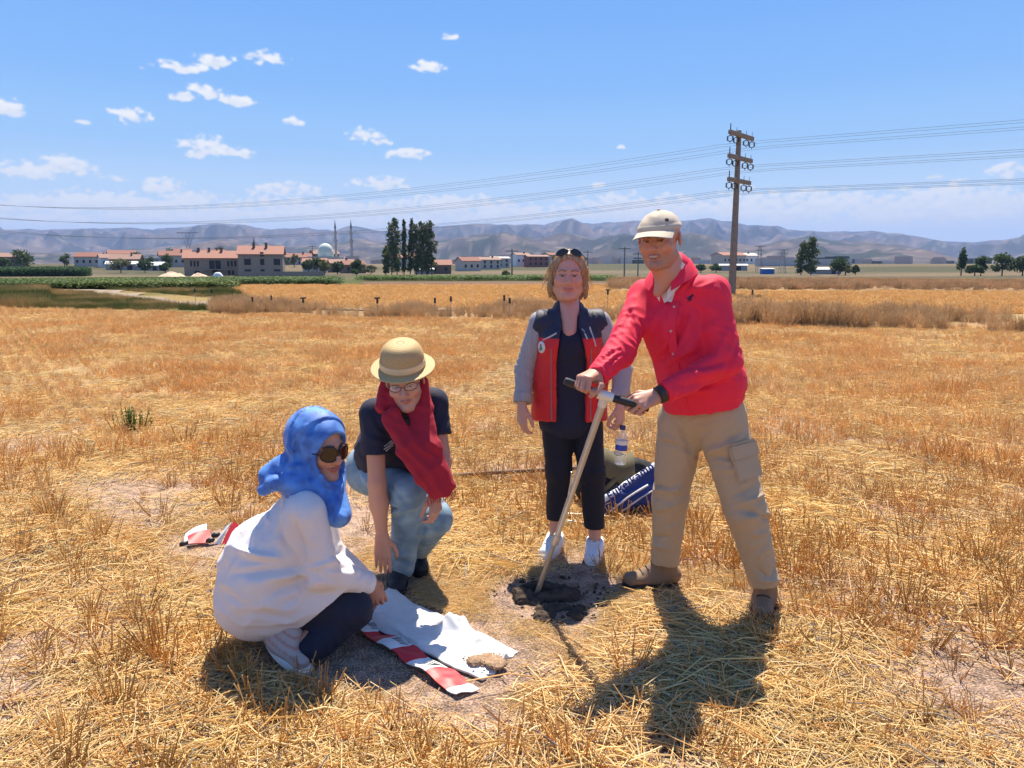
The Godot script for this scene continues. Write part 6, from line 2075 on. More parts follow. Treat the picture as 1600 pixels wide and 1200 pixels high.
	# vineyard-like green strip in the middle distance and taller maize by the left village edge
	places = []
	for k in 5000:
		var z := -lerpf(84.0, 150.0, rg.randf())
		var p := Vector2(lerpf(-0.20, 0.13, rg.randf()) * -z, z)
		if zone(p.x, p.y) != 6: continue
		if fmod(p.y * 0.10 + 100.0, 1.0) < 0.35: continue
		var c := Color(0.085, 0.14, 0.03) * rg.randf_range(0.7, 1.4)
		places.append([Transform3D(Basis(Vector3.UP, rg.randf() * TAU).scaled(Vector3(1.7, 1.1, 1.7) * rg.randf_range(0.8, 1.2)), on(p.x, p.y)), c])
	for k in 3600:
		var z := -lerpf(176.0, 196.0, rg.randf())
		var p := Vector2(lerpf(-0.76, -0.565, rg.randf()) * -z, z)
		var c := Color(0.05, 0.105, 0.04) * rg.randf_range(0.75, 1.2)
		places.append([Transform3D(Basis(Vector3.UP, rg.randf() * TAU).scaled(Vector3(2.6, 5.2, 2.6) * rg.randf_range(0.85, 1.1)), on(p.x, p.y)), c])
	scatter("tall_green_crop", crop, M.leaf, places, "taller green crop in strips before the houses", "crop")

# ---------------------------------------------------------------- far things
func rot(at: Vector3, turn: float) -> Transform3D:
	return Transform3D(Basis(Vector3.UP, turn), at)

func put(called: String, t: Transform3D, s: Vector3, mt: Material, parent: Node, bev := 0.0) -> MeshInstance3D:
	var mb := MB.new()
	mb.box(t, s, bev)
	return part(called, mb.mesh(), mt, parent)

# a gabled house in its own axes: front to +z, w along x; wins: [x, y, w, h] on the front, sides: same on the left gable
func house(called: String, label: String, at: Vector3, turn: float, w: float, d: float, h: float, rh: float, wallm: Material, roofm: Material, wins: Array, group := "", hip := 0.0, chim := [], sides := []) -> Node3D:
	var o := thing(called, label, "house", at, group)
	o.rotation.y = turn
	var wl := MB.new()
	wl.box(Transform3D(Basis(), Vector3(0, h * 0.5 - 0.3, 0)), Vector3(w, h + 0.6, d))
	if hip < 0.3:
		for s in [-1.0, 1.0]:
			var a := [Vector3(s * w * 0.5, h, -d * 0.5), Vector3(s * w * 0.5, h, d * 0.5), Vector3(s * w * 0.5, h + rh * 0.97, 0)]
			if s > 0: a.reverse()
			wl.face(a)
	part("wall", wl.mesh(), wallm, o)
	var rf := MB.new()
	var ov := 0.45
	var x := w * 0.5 + ov
	var z := d * 0.5 + ov
	var y0 := h - ov * rh / (d * 0.5)
	var rx := x - hip * d * 0.5
	var th := 0.16
	for s in [-1.0, 1.0]:
		var q := [Vector3(-x, y0, s * z), Vector3(x, y0, s * z), Vector3(rx, h + rh, 0), Vector3(-rx, h + rh, 0)]
		if s < 0: q.reverse()
		rf.face([q[0] + Vector3(0, th, 0), q[1] + Vector3(0, th, 0), q[2] + Vector3(0, th, 0), q[3] + Vector3(0, th, 0)])
		rf.face([q[3], q[2], q[1], q[0]])
		rf.face([Vector3(-x, y0, s * z), Vector3(x, y0, s * z), Vector3(x, y0 + th, s * z), Vector3(-x, y0 + th, s * z)] if s > 0 else [Vector3(x, y0, s * z), Vector3(-x, y0, s * z), Vector3(-x, y0 + th, s * z), Vector3(x, y0 + th, s * z)])
		if hip > 0.3:
			var e := [Vector3(s * x, y0 + th, -s * -z), Vector3(s * x, y0 + th, s * -z), Vector3(s * rx, h + rh + th, 0)]
			rf.face(e)
		else:
			for k in [-1.0, 1.0]:
				var e := [Vector3(s * x, y0, k * z), Vector3(s * x, y0 + th, k * z), Vector3(s * x, h + rh + th, 0), Vector3(s * x, h + rh, 0)]
				if s * k < 0: e.reverse()
				rf.face(e)
	var roof := part("roof", rf.mesh(), roofm, o)
	for c in chim:
		put("chimney", Transform3D(Basis(), Vector3(c.x, h + rh * 0.9, c.y)), Vector3(0.7, rh * 0.9 + 0.5, 0.7), M.chimney, roof)
	var k := 0
	for e in wins:
		var wn := put("window", Transform3D(Basis(), Vector3(e[0], e[1], d * 0.5 + 0.01)), Vector3(e[2], e[3], 0.10), M.window_dark if e.size() < 5 else e[4], o)
		if e[3] > 0.9 and e[2] > 0.8:
			put("sill", Transform3D(Basis(), Vector3(e[0], e[1] - e[3] * 0.5 - 0.05, d * 0.5 + 0.06)), Vector3(e[2] + 0.2, 0.08, 0.22), M.concrete, wn)
		k += 1
	for e in sides:
		put("window", Transform3D(Basis(), Vector3(-w * 0.5 - 0.01, e[1], e[0])), Vector3(0.10, e[3], e[2]), M.window_dark, o)
	return o

func leafy(mb: MB, rg: RandomNumberGenerator, c: Vector3, r: Vector3, n: int, size: float, c0: Color, c1: Color, up := 0.0) -> void:
	for i in n:
		var g := rg.randf() * TAU
		var cz := rg.randf_range(-1, 1)
		var rr := pow(rg.randf(), 0.38)
		var dv := Vector3(sqrt(1 - cz * cz) * cos(g), cz, sqrt(1 - cz * cz) * sin(g)) * rr
		var q := c + dv * r
		var a := Vector3(rg.randf_range(-1, 1), rg.randf_range(-1, 1) + up, rg.randf_range(-1, 1)).normalized() * size * rg.randf_range(0.6, 1.4)
		var b := a.cross(Vector3(rg.randf_range(-1, 1), rg.randf_range(-1, 1), rg.randf_range(-1, 1))).normalized() * size * rg.randf_range(0.35, 0.7)
		mb.col = c0.lerp(c1, rg.randf())
		mb.quad(mb.p(q - a * 0.5 - b * 0.3), mb.p(q - b), mb.p(q + a), mb.p(q + b))

func tree(called: String, label: String, category: String, at: Vector3, h: float, r: float, kind: String, sd: int, group := "") -> Node3D:
	var o := thing(called, label, category, at, group)
	var rg := RandomNumberGenerator.new(); rg.seed = sd
	var tk := MB.new()
	var cr := MB.new()
	tk.col = Color(0.10, 0.075, 0.05)
	if kind == "poplar":
		var lean := Vector3(rg.randf_range(-0.05, 0.05), 1, rg.randf_range(-0.03, 0.03))
		tk.tube([Vector3(0, -0.4, 0), lean * h * 0.3, lean * h * 0.65, lean * h * 0.96], [0.17, 0.14, 0.08, 0.02], 6)
		for i in 26:
			var t := lerpf(0.10, 0.97, i / 25.0)
			var prof: float = pow(sin(PI * pow(t, 0.72) * 0.97 + 0.03), 0.75)
			for j in 3:
				var g := rg.randf() * TAU
				var out := Vector3(cos(g), 0, sin(g)) * r * prof * rg.randf_range(0.2, 0.85)
				var c: Vector3 = lean * h * t + out
				if j == 0: tk.tube([lean * h * (t - 0.07), c], [0.04, 0.015], 4, false)
				if rg.randf() < 0.17: continue
				leafy(cr, rg, c, Vector3(r * 0.40, h * 0.052, r * 0.40) * rg.randf_range(0.7, 1.2), 24, 0.40, Color(0.045, 0.070, 0.020), Color(0.13, 0.17, 0.05), 0.8)
	elif kind == "palm":
		tk.tube([Vector3(0, -0.3, 0), Vector3(0.1, h * 0.7, 0)], [0.22, 0.15], 7)
		for i in 34:
			var g := rg.randf() * TAU
			var el := rg.randf_range(-0.2, 1.1)
			var d := Vector3(cos(g) * cos(el), sin(el), sin(g) * cos(el)) * r * rg.randf_range(0.7, 1.2)
			var p := Vector3(0.1, h * 0.68, 0)
			var s := d.cross(Vector3.UP).normalized() * 0.25
			cr.col = Color(0.05, 0.08, 0.03) * rg.randf_range(0.6, 1.4)
			cr.quad(cr.p(p), cr.p(p + d * 0.5 + s), cr.p(p + d - Vector3(0, 0.3, 0)), cr.p(p + d * 0.5 - s))
	else:
		tk.tube([Vector3(0, -0.4, 0), Vector3(rg.randf_range(-0.2, 0.2), h * 0.35, 0), Vector3(0, h * 0.6, 0)], [0.22, 0.17, 0.08], 6)
		var lobes := 9 if h > 3.0 else 6
		for i in lobes:
			var g := TAU * i / lobes + rg.randf() * 0.6
			var c := Vector3(cos(g) * r * rg.randf_range(0.25, 0.6), h * rg.randf_range(0.35, 0.80), sin(g) * r * rg.randf_range(0.25, 0.6))
			if i == 0: c = Vector3(0, h * 0.82, 0)
			tk.tube([Vector3(0, h * 0.3, 0), c], [0.09, 0.03], 5, false)
			var dark := Color(0.030, 0.052, 0.018) if kind != "olive" else Color(0.10, 0.115, 0.055)
			var light := Color(0.10, 0.15, 0.045) if kind != "olive" else Color(0.19, 0.19, 0.09)
			if kind == "yellow": dark = Color(0.09, 0.11, 0.03); light = Color(0.22, 0.22, 0.06)
			leafy(cr, rg, c, Vector3(r * 0.48, h * 0.21, r * 0.48) * rg.randf_range(0.8, 1.2), 95, 0.34 + r * 0.04, dark, light, 0.1)
	part("trunk", tk.mesh(), M.bark, o)
	part("crown", cr.mesh(), M.leaf, o)
	return o

func pole(called: String, label: String, category: String, at: Vector3, h: float, kind: String, group := "") -> Node3D:
	var o := thing(called, label, category, at, group)
	var mb := MB.new()
	if kind == "lattice":
		for s in [[-1, -1], [-1, 1], [1, -1], [1, 1]]:
			mb.tube([Vector3(s[0] * 1.1, -0.3, s[1] * 1.1), Vector3(s[0] * 0.35, h, s[1] * 0.35)], [0.10, 0.08], 4)
		for i in 8:
			var t := i / 8.0
			var r0 := lerpf(1.1, 0.35, t); var r1 := lerpf(1.1, 0.35, t + 0.125)
			for q in [[-1, -1, 1, -1], [1, 1, -1, 1], [-1, 1, -1, -1], [1, -1, 1, 1]]:
				mb.tube([Vector3(q[0] * r0, h * t, q[1] * r0), Vector3(q[2] * r1, h * (t + 0.125), q[3] * r1)], [0.045], 4)
		part("lattice_mast", mb.mesh(), M.grey_steel, o)
		for e in [[0.98, 4.4], [0.83, 3.4]]:
			put("crossarm", Transform3D(Basis(), Vector3(0, h * e[0], 0)), Vector3(e[1], 0.22, 0.3), M.grey_steel, o)
	elif kind == "gantry":
		for s in [-1.0, 1.0]:
			mb.tube([Vector3(s * 1.0, -0.3, 0), Vector3(s * 0.8, h * 0.55, 0), Vector3(s * 3.2, h * 0.98, 0)], [0.22, 0.16, 0.10], 5)
			mb.tube([Vector3(s * 0.8, h * 0.55, 0), Vector3(-s * 1.2, h * 0.98, 0)], [0.12], 4)
		part("mast", mb.mesh(), M.grey_steel, o)
		put("crossarm", Transform3D(Basis(), Vector3(0, h, 0)), Vector3(12.0, 0.4, 0.4), M.grey_steel, o)
	else:
		mb.tube([Vector3(0, -0.3, 0), Vector3(0, h, 0)], [0.16, 0.10], 7)
		part("post", mb.mesh(), M.old_pole, o)
		put("crossarm", Transform3D(Basis(Vector3.UP, 0.3), Vector3(0, h - 0.4, 0)), Vector3(2.6, 0.16, 0.16), M.old_pole, o)
		if kind == "double": put("crossarm", Transform3D(Basis(Vector3.UP, 0.3), Vector3(0, h - 1.5, 0)), Vector3(2.0, 0.14, 0.14), M.old_pole, o)
	return o

func build_far() -> void:
	# two unplastered houses behind the green crop
	var gw := []
	for i in 3: gw.append([-6.0 + i * 0.95, 3.6, 0.55, 1.7])
	gw.append([-0.2, 3.2, 1.5, 2.6]); gw.append([1.5, 3.2, 1.5, 2.6])
	for i in 3: gw.append([4.4 + i * 1.0, 3.6, 0.55, 1.6])
	gw.append([0.6, 0.9, 1.6, 1.8]); gw.append([-4.5, 0.9, 1.4, 1.2]); gw.append([4.5, 0.9, 0.6, 1.4]); gw.append([5.6, 0.9, 0.6, 1.4])
	var a := house("unfinished_house", "long grey unplastered house with pink tiled roof, left of the taller one", on(-91.5, -232), 0.32, 16.0, 9.0, 5.3, 2.1, M.grey_block, M.pink_tile, gw, "unplastered houses beyond the green crop", 0.0, [Vector2(-4.0, 0.6), Vector2(-1.0, 0.4), Vector2(2.5, 0.8)], [[0.0, 3.5, 0.9, 1.2]])
	put("balcony", Transform3D(Basis(), Vector3(1.0, 1.9, 5.0)), Vector3(7.0, 0.2, 1.3), M.concrete, a)
	put("roof_tank", Transform3D(Basis(), Vector3(-4.6, 7.8, 0.0)), Vector3(2.2, 0.7, 0.7), M.white_paint, a)
	var bw := []
	for yy in [[1.1, 1.7], [4.1, 1.8]]:
		for xx in [-3.6, 0.5, 4.6]: bw.append([xx, yy[0], 1.8 if xx != 0.5 else 1.1, yy[1]])
	bw.append([0.5, 6.3, 1.0, 1.3])
	house("unfinished_house", "taller unplastered house with dark open windows and gabled pink roof", on(-74.6, -226), 0.22, 12.4, 9.5, 6.4, 2.3, M.grey_block2, M.pink_tile, bw, "unplastered houses beyond the green crop", 0.0, [Vector2(-2.0, 1.2), Vector2(1.5, 1.2)], [[-2.4, 1.2, 0.7, 1.6], [0.0, 1.2, 0.7, 1.6], [2.4, 1.2, 0.7, 1.6], [-1.6, 4.2, 0.7, 1.5], [1.6, 4.2, 0.7, 1.5]])
	var gwm := MB.new()
	gwm.box(rot(on(-65.0, -213, 0.55), 0.05), Vector3(24.0, 1.7, 0.3))
	solo("garden_wall", gwm.mesh(), M.grey_block, "low grey block wall running right from the unfinished houses", "wall")
	for e in [[-96.0, -214.0, 4.5, 1.6, "widest low heap of pinkish sand left of the long unfinished house"], [-88.0, -212.0, 3.0, 1.3, "sand heap in front of the middle of the long unfinished house"]]:
		var hp := MB.new()
		var hn := noise(int(e[2] * 7), 0.5, 3)
		var fn := func(u: float, v: float) -> Vector3:
			var rr := v
			var g := u * TAU
			var p: Vector3 = Vector3(cos(g), 0, -sin(g)) * rr * e[2] * (1.0 + 0.35 * hn.get_noise_2d(cos(g) * 1.5, sin(g) * 1.5))
			p.y = (0.5 + 0.5 * cos(rr * PI)) * e[3] * 0.8 * (1.0 + 0.7 * hn.get_noise_2d(p.x, p.z)) - 0.15 * rr
			return on(e[0], e[1]) + p
		hp.sheet(24, 7, fn)
		solo("sand_heap", hp.mesh(), M.sand, e[4], "sand heap", "sand heaps by the unfinished houses")
	var tp := MB.new()
	var tf := func(u: float, v: float) -> Vector3:
		var g := u * TAU
		return on(-81.8, -210.0) + Vector3(cos(g) * v * 1.5, (1.0 - pow(v, 3.0)) * 1.25, -sin(g) * v * 1.0)
	tp.sheet(20, 6, tf)
	solo("covered_heap", tp.mesh(), M.white_paint, "small heap under a white sheet between the unfinished houses", "covered heap")
	# mosque
	var mo := thing("mosque", "mosque with pale dome and two slender minarets beside the trees", "mosque", on(-86.0, -350))
	put("hall", Transform3D(Basis(), Vector3(0, 2.6, 0)), Vector3(14, 6.2, 12), M.pale_wall, mo)
	var dm := MB.new()
	var pr := []
	for i in 13: pr.append(Vector2(maxf(0.001, 3.3 * cos(i / 12.0 * PI * 0.5)), 8.2 + 3.6 * sin(i / 12.0 * PI * 0.5)))
	pr.insert(0, Vector2(3.6, 8.1)); pr.insert(0, Vector2(3.6, 5.6))
	dm.lathe(pr, 28, Transform3D())
	part("dome", dm.mesh(), M.dome, mo)
	for i in 7:
		put("window", Transform3D(Basis(), Vector3(-6.0 + 2.0 * i, 2.6, 6.0)), Vector3(0.9, 2.2, 0.12), M.window_dark, mo)
	for e in [[4.8, 0.0], [12.4, 1.5]]:
		var mb := MB.new()
		mb.lathe([Vector2(1.0, -1), Vector2(1.0, 5.0), Vector2(0.60, 6.0), Vector2(0.57, 12.0), Vector2(0.95, 12.6), Vector2(0.95, 13.4), Vector2(0.52, 13.5), Vector2(0.49, 15.6), Vector2(0.80, 16.1), Vector2(0.80, 16.8), Vector2(0.43, 16.9), Vector2(0.41, 18.6)], 14, Transform3D(Basis(), Vector3(e[0], 0, e[1])))
		var mn := part("minaret", mb.mesh(), M.pale_wall, mo)
		var cp := MB.new()
		cp.lathe([Vector2(0.55, 18.5), Vector2(0.42, 19.1), Vector2(0.12, 21.6), Vector2(0.05, 22.4), Vector2(0.001, 22.6)], 12, Transform3D(Basis(), Vector3(e[0], 0, e[1])))
		part("minaret_cap", cp.mesh(), M.slate, mn)
	# village houses: x, z, w, d, h, roof, turn, wall, roof material, windows, label
	var V := [
		[-222, -335, 12, 8, 3.2, 1.6, 0.1, "brown_wall", "brown_tile", "low brown-roofed house at the village's left end, left of the round tree"],
		[-196, -352, 11, 8, 3.4, 1.8, -0.2, "pale_wall", "red_tile", "small red-roofed house just right of the round dark tree"],
		[-183, -345, 9, 7, 3.2, 1.6, 0.3, "white_paint", "brown_tile", "little white-walled house beside the palm-like tree"],
		[-172, -338, 12, 8, 3.0, 2.0, -0.1, "brown_wall", "brown_tile", "dark brown long-roofed barn right of the palm-like tree"],
		[-160, -360, 14, 8, 4.2, 2.0, 0.15, "pale_wall", "red_tile", "higher red roof standing behind the two white sheds"],
		[-147, -372, 12, 8, 4.6, 2.2, -0.2, "brown_wall", "red_tile", "red-roofed house behind the dense green bushes"],
		[-138, -395, 12, 9, 5.0, 2.0, 0.1, "pale_wall", "red_tile", "village house with orange roof under the small village minaret"],
		[-132, -345, 9, 7, 3.0, 1.6, 0.2, "brown_wall", "brown_tile", "brown shed-like house between the bushes and the flat white roof"],
		[-126, -385, 13, 8, 4.8, 2.2, -0.1, "pale_wall", "pink_tile", "pink-roofed house farther back above the flat white roof"],
		[-112, -320, 9, 7, 2.6, 1.6, -0.25, "pale_wall", "red_tile", "salmon-roofed low house immediately left of the long unfinished house"],
		[-206, -400, 13, 9, 4.2, 1.8, 0.2, "pale_wall", "red_tile", "red roof far behind the round dark tree"],
		[-176, -410, 13, 9, 4.8, 2.0, -0.1, "brown_wall", "red_tile", "distant red roof seen above the dark brown barn"],
		[-116, -410, 14, 9, 5.0, 2.0, 0.1, "pale_wall", "red_tile", "distant red roof above the salmon-roofed low house"],
		[-104, -420, 14, 9, 4.6, 2.2, 0.2, "brown_wall", "brown_tile", "distant brown roof peeking over the long unfinished house"],
		[-78, -300, 9, 7, 3.0, 1.6, -0.2, "pale_wall", "pink_tile", "low pink-roofed house just right of the taller unfinished house"],
		[-70, -310, 10, 7, 2.8, 1.4, 0.1, "brown_wall", "brown_tile", "long brown-roofed house before the mosque"],
		[-60, -285, 8, 6, 2.4, 1.4, 0.2, "brown_wall", "red_tile", "reddish little house at the wall's end below the mosque"],
		[-56, -390, 14, 9, 3.6, 1.8, -0.1, "pale_wall", "red_tile", "red-roofed house right of the right-hand minaret"],
		[-50, -400, 10, 8, 4.0, 1.6, 0.2, "brown_wall", "red_tile", "brick-coloured house just left of the poplars"],
		[-25.5, -268, 7.5, 6, 2.4, 1.6, -0.2, "brown_wall", "pink_tile", "pink-roofed cottage beside a white shed right of the poplars"],
		[-19.5, -335, 9, 7, 3.4, 1.6, 0.2, "pale_wall", "red_tile", "red-roofed house behind the pink-roofed cottage"],
		[-11.5, -360, 10, 8, 5.4, 1.2, 0.1, "pale_wall", "brown_tile", "pale two-storey house with brown roof in the middle distance"],
		[-6.5, -380, 9, 8, 5.6, 0.8, -0.1, "pale_wall", "pale_tile", "pale flat-looking block right of the brown-roofed two-storey house"],
		[4.5, -400, 8, 7, 4.6, 1.0, 0.1, "white_paint", "brown_tile", "small white house by a thin pole left of the red building"],
		[12.5, -390, 11, 8, 6.4, 0.8, -0.1, "red_wall", "brown_tile", "dark red three-storey building left of the blonde woman's head"],
		[22.0, -410, 9, 8, 4.4, 1.2, 0.2, "pale_wall", "red_tile", "pale house nearest to the blonde woman's head on its left"],
		[120, -420, 16, 10, 3.8, 1.6, 0.1, "pale_wall", "pink_tile", "pink-roofed farm building right of the bushy right-hand tree"],
		[131, -430, 14, 9, 3.6, 1.4, -0.1, "white_paint", "pale_tile", "white low farm building right of the pink-roofed one"],
	]
	for e in V:
		var wn := []
		var n := int(e[2] / 2.6)
		for i in n:
			wn.append([-e[2] * 0.5 + e[2] * (i + 0.5) / n, (e[4] * 1.15 + 0.5 if e[4] < 5.0 else e[4] * 0.8) * (0.5 if e[4] < 5.0 else 0.3), 1.0, 1.3])
			if e[4] >= 5.0: wn.append([-e[2] * 0.5 + e[2] * (i + 0.5) / n, (e[4] * 1.15 + 0.5 if e[4] < 5.0 else e[4] * 0.8) * 0.75, 1.0, 1.2])
		house("village_house", e[9], on(e[0], e[1]), e[6] + 0.35, e[2], e[3], (e[4] * 1.15 + 0.5 if e[4] < 5.0 else e[4] * 0.8), e[5], M[e[7]], M[e[8]], wn, "village houses below the mountains", 0.0, [Vector2(e[2] * 0.2, 0.8)] if int(e[2]) % 2 == 0 else [])
	for e in [[-163, -318, 13, 2.4, 1.2, 0.25, "left-hand low shed with long white roof by the village bushes"], [-150, -316, 11, 2.0, 1.5, -0.1, "right-hand white-roofed shed touching the dense green bushes"], [-119, -312, 16, 2.8, 0.7, 0.05, "flat white-roofed grey shed left of the unfinished houses"], [-33.0 + 2.5, -262, 6.5, 1.6, 0.5, 0.1, "white shed at the foot of the poplars"], [108.5, -262, 9, 1.6, 0.7, 0.1, "white-roofed shed under the right-hand tree"], [96.0, -330, 12, 2.2, 0.6, -0.1, "white shed roof between the poles on the right"], [-101, -250, 6, 1.4, 0.9, 0.5, "white lean-to roof at the left end of the long unfinished house"]]:
		var o := thing("shed", e[6], "shed", on(e[0], e[1]), "white-roofed sheds")
		o.rotation.y = e[5]
		put("wall", Transform3D(Basis(), Vector3(0, e[3] * 0.5 - 0.2, 0)), Vector3(e[2], e[3] + 0.4, 5.0), M.shade_wall, o)
		var rf := MB.new()
		var arch := func(u: float, v: float) -> Vector3:
			var g := (u - 0.5) * 2.0
			return Vector3((v - 0.5) * (e[2] + 0.6), e[3] + e[4] * (1.0 - g * g) + 0.05, -g * 2.9)
		rf.sheet(2, 10, func(u, v): return arch.call(1.0 - v, u))
		rf.sheet(2, 10, func(u, v): return arch.call(v, u) - Vector3(0, 0.08, 0))
		part("roof", rf.mesh(), M.white_paint, o)
		put("door", Transform3D(Basis(), Vector3(e[2] * 0.2, e[3] * 0.42, 2.5)), Vector3(e[2] * 0.16, e[3] * 0.8, 0.1), M.window_dark, o)
	var mi := thing("village_minaret", "small dark minaret spike above the left village roofs", "minaret", on(-146, -430))
	var mm := MB.new()
	mm.lathe([Vector2(0.8, -1), Vector2(0.7, 9.0), Vector2(1.1, 9.4), Vector2(1.1, 10.0), Vector2(0.6, 10.1), Vector2(0.55, 12.0)], 10, Transform3D())
	part("shaft", mm.mesh(), M.slate, mi)
	var mc := MB.new()
	mc.lathe([Vector2(0.65, 12.0), Vector2(0.1, 14.6), Vector2(0.001, 15.0)], 10, Transform3D())
	part("cap", mc.mesh(), M.slate, mi)
	var lw := MB.new()
	lw.box(rot(on(146, -380, 1.6), -0.05), Vector3(46, 3.6, 6.0))
	solo("long_wall", lw.mesh(), M.haze_wall, "long pale grey farm wall in the right distance", "wall")
	var bv := thing("blue_shed", "small bright blue shed with pale roof right of the utility pole", "shed", on(88.5, -262))
	put("wall", Transform3D(Basis(), Vector3(0, 0.8, 0)), Vector3(4.0, 2.0, 3.0), M.blue_paint, bv)
	put("roof", Transform3D(Basis(Vector3.RIGHT, 0.06), Vector3(0, 1.9, 0)), Vector3(4.4, 0.14, 3.6), M.white_paint, bv)
	# a far town at the foot of the mountains: too small to pick apart
	var tn := MB.new()
	var rg := RandomNumberGenerator.new(); rg.seed = 31
	for i in 420:
		var az := deg_to_rad(rg.randf_range(-4.0, 13.0) if i < 260 else rg.randf_range(-30.0, 32.0))
		var d := rg.randf_range(900.0, 1900.0)
		var s := Vector3(rg.randf_range(8, 20), rg.randf_range(4, 12), rg.randf_range(8, 14))
		tn.col = Color(0.5, 0.46, 0.42).lerp(Color(0.45, 0.24, 0.17), rg.randf() * 0.8)
		if rg.randf() < 0.25: tn.col = Color(0.06, 0.08, 0.05)
		tn.box(rot(on(sin(az) * d, -cos(az) * d, s.y * 0.4), rg.randf()), s)
	solo("far_town", tn.mesh(), M.rock, "scattered buildings of a far town at the mountains' foot", "town", "", "stuff")
	# trees
	var pops := [[-40.1, -240, 9.0, 1.0, "short leftmost poplar at the edge of the poplar row"], [-37.9, -238, 16.2, 1.75, "second poplar from the left in the row"], [-35.9, -236, 17.4, 1.45, "third poplar from the left, tall and leafy"], [-33.9, -237, 17.0, 0.75, "thin poplar left of the gap in the row"], [-32.4, -240, 17.3, 0.85, "thin tall poplar in the middle of the row"], [-30.0, -238, 15.6, 1.3, "poplar just right of the two thin ones"], [-28.3, -237, 16.4, 1.5, "third poplar from the right end of the row"], [-26.6, -236, 15.8, 1.5, "second poplar from the right end of the row"], [-24.9, -235, 16.4, 1.6, "dense rightmost poplar of the row"]]
	for i in pops.size():
		tree("poplar_tree", pops[i][4], "tree", on(pops[i][0], pops[i][1]), pops[i][2], pops[i][3] * 1.45, "poplar", 600 + i, "poplars in a row beyond the cut field")
	var T := [
		[-193.3, -300, 8.2, 4.6, "round", "round dark green tree at the left of the village"], [-188.4 + 6, -310, 7.6, 2.3, "palm", "palm-like tree beside the little white house"],
		[-209, -312, 4.5, 3.4, "round", "low bushy tree left of the round dark tree"], [-146, -282, 5.2, 4.2, "olive", "broad greyish green bush in front of the right white shed"], [-139, -286, 5.0, 3.6, "round", "dark bush right of the broad greyish one"], [-133, -290, 3.6, 2.8, "round", "low dark bush before the brown shed-like house"],
		[-166, -368, 8.5, 3.2, "round", "dark tree behind the left white shed"], [-150, -390, 9.5, 3.4, "round", "taller dark tree left of the village minaret"], [-128, -402, 8.5, 3.2, "olive", "greyish tree behind the pink-roofed far house"], [-110, -345, 7.5, 2.2, "round", "dark narrow tree at the long unfinished house's left gable"],
		[-70.5, -262, 5.2, 3.0, "round", "dark green tree right of the taller unfinished house"], [-66.5, -258, 5.6, 3.2, "round", "dense dark tree left of the yellowish one"], [-62.5, -252, 4.6, 2.2, "yellow", "yellowish green small tree under the mosque dome"], [-59.5, -258, 4.2, 2.6, "round", "dark tree between the two minarets"], [-53.5, -262, 5.0, 2.8, "round", "bushy tree at the foot of the right minaret"], [-49.0, -262, 3.0, 3.0, "olive", "low olive bush left of the poplars"], [-47.5, -230, 1.8, 2.0, "round", "low dark shrub in the grass left of the poplars"],
		[91.8, -240, 10.4, 2.5, "poplar", "left dense half of the tall right-hand tree pair"], [94.2, -238, 11.6, 2.6, "poplar", "right feathery half of the tall right-hand tree pair"],
		[102.1, -236, 5.4, 3.2, "round", "round bush right of the tall tree pair"], [106.0, -240, 3.4, 2.4, "olive", "low bush at the round bush's right side"], [110.9, -244, 3.0, 2.0, "round", "small dark bush by the white farm building"], [81.0, -300, 3.6, 2.6, "round", "dark bush right of the utility pole's foot"], [75.0, -300, 3.4, 2.4, "round", "dark bush nearest to the utility pole"],
		[136.8, -230, 8.2, 1.6, "round", "narrow tree at the left end of the right tree clump"], [138.5, -226, 3.2, 3.0, "round", "low bush at the left foot of the right tree clump"], [141.5, -228, 5.8, 2.0, "round", "upright tree second in the right tree clump"], [146.0, -225, 6.6, 4.0, "round", "broad tree in the middle of the right tree clump"], [151.5, -224, 5.8, 3.6, "round", "tree right of the clump's broad middle tree"], [157.0, -224, 5.2, 3.4, "round", "tree at the right end of the right tree clump"],
		[-1.8, -215, 1.5, 1.6, "round", "small round shrub on the green strip in the middle"],
	]
	for i in T.size():
		var e: Array = T[i]
		tree("poplar_tree" if e[4] == "poplar" else ("palm_tree" if e[4] == "palm" else ("bush" if e[2] < 4.0 else "leafy_tree")), e[5], "bush" if e[2] < 4.0 else "tree", on(e[0], e[1]), e[2], e[3], e[4], 700 + i, "trees and bushes round the village" if e[0] < 0.0 else "trees and bushes in the right distance")
	var LG := ["leftmost garden tree, before the brown-roofed end house", "garden tree behind the round dark tree", "small greyish garden tree beside the round dark tree", "garden tree behind the little white-walled house", "greyish garden tree above the dark brown barn", "garden tree at the dark brown barn's right gable", "garden tree before the higher red roof", "tallest tree left of the small village minaret", "greyish tree between the bushes and the village minaret", "garden tree right under the small village minaret", "garden tree beside the brown shed-like house", "farther garden tree right of the village minaret", "greyish garden tree left of the long unfinished house's ridge", "garden tree peeking over the long unfinished house", "farthest garden tree above the village's left roofs", "far garden tree left of the village minaret's base"]
	for i in 16:
		var g: Array = [[-226, -350], [-214, -378], [-204, -345], [-190, -385], [-179, -362], [-168, -352], [-157, -345], [-154, -408], [-143, -356], [-136, -372], [-122, -352], [-120, -398], [-107, -372], [-99, -390], [-188, -420], [-160, -425]][i]
		tree("leafy_tree", LG[i], "tree", on(g[0], g[1]), 4.0 + fmod(i * 1.7, 2.6), 2.0 + fmod(i * 0.9, 1.5), "olive" if i % 4 == 0 else "round", 800 + i, "garden trees of the left village")
	# poles
	pole("power_pole", "wooden power pole with wide crossarm before the mosque", "power pole", on(-61.8, -235), 9.2, "double", "distant power poles")
	pole("lattice_pylon", "broad-headed lattice pylon behind the long unfinished house", "pylon", on(-179.0 + 0.0, -420), 17.0, "gantry")
	pole("lattice_pylon", "left lattice pylon in front of the right foothills", "pylon", on(98.0, -300), 10.5, "lattice", "lattice pylons on the right")
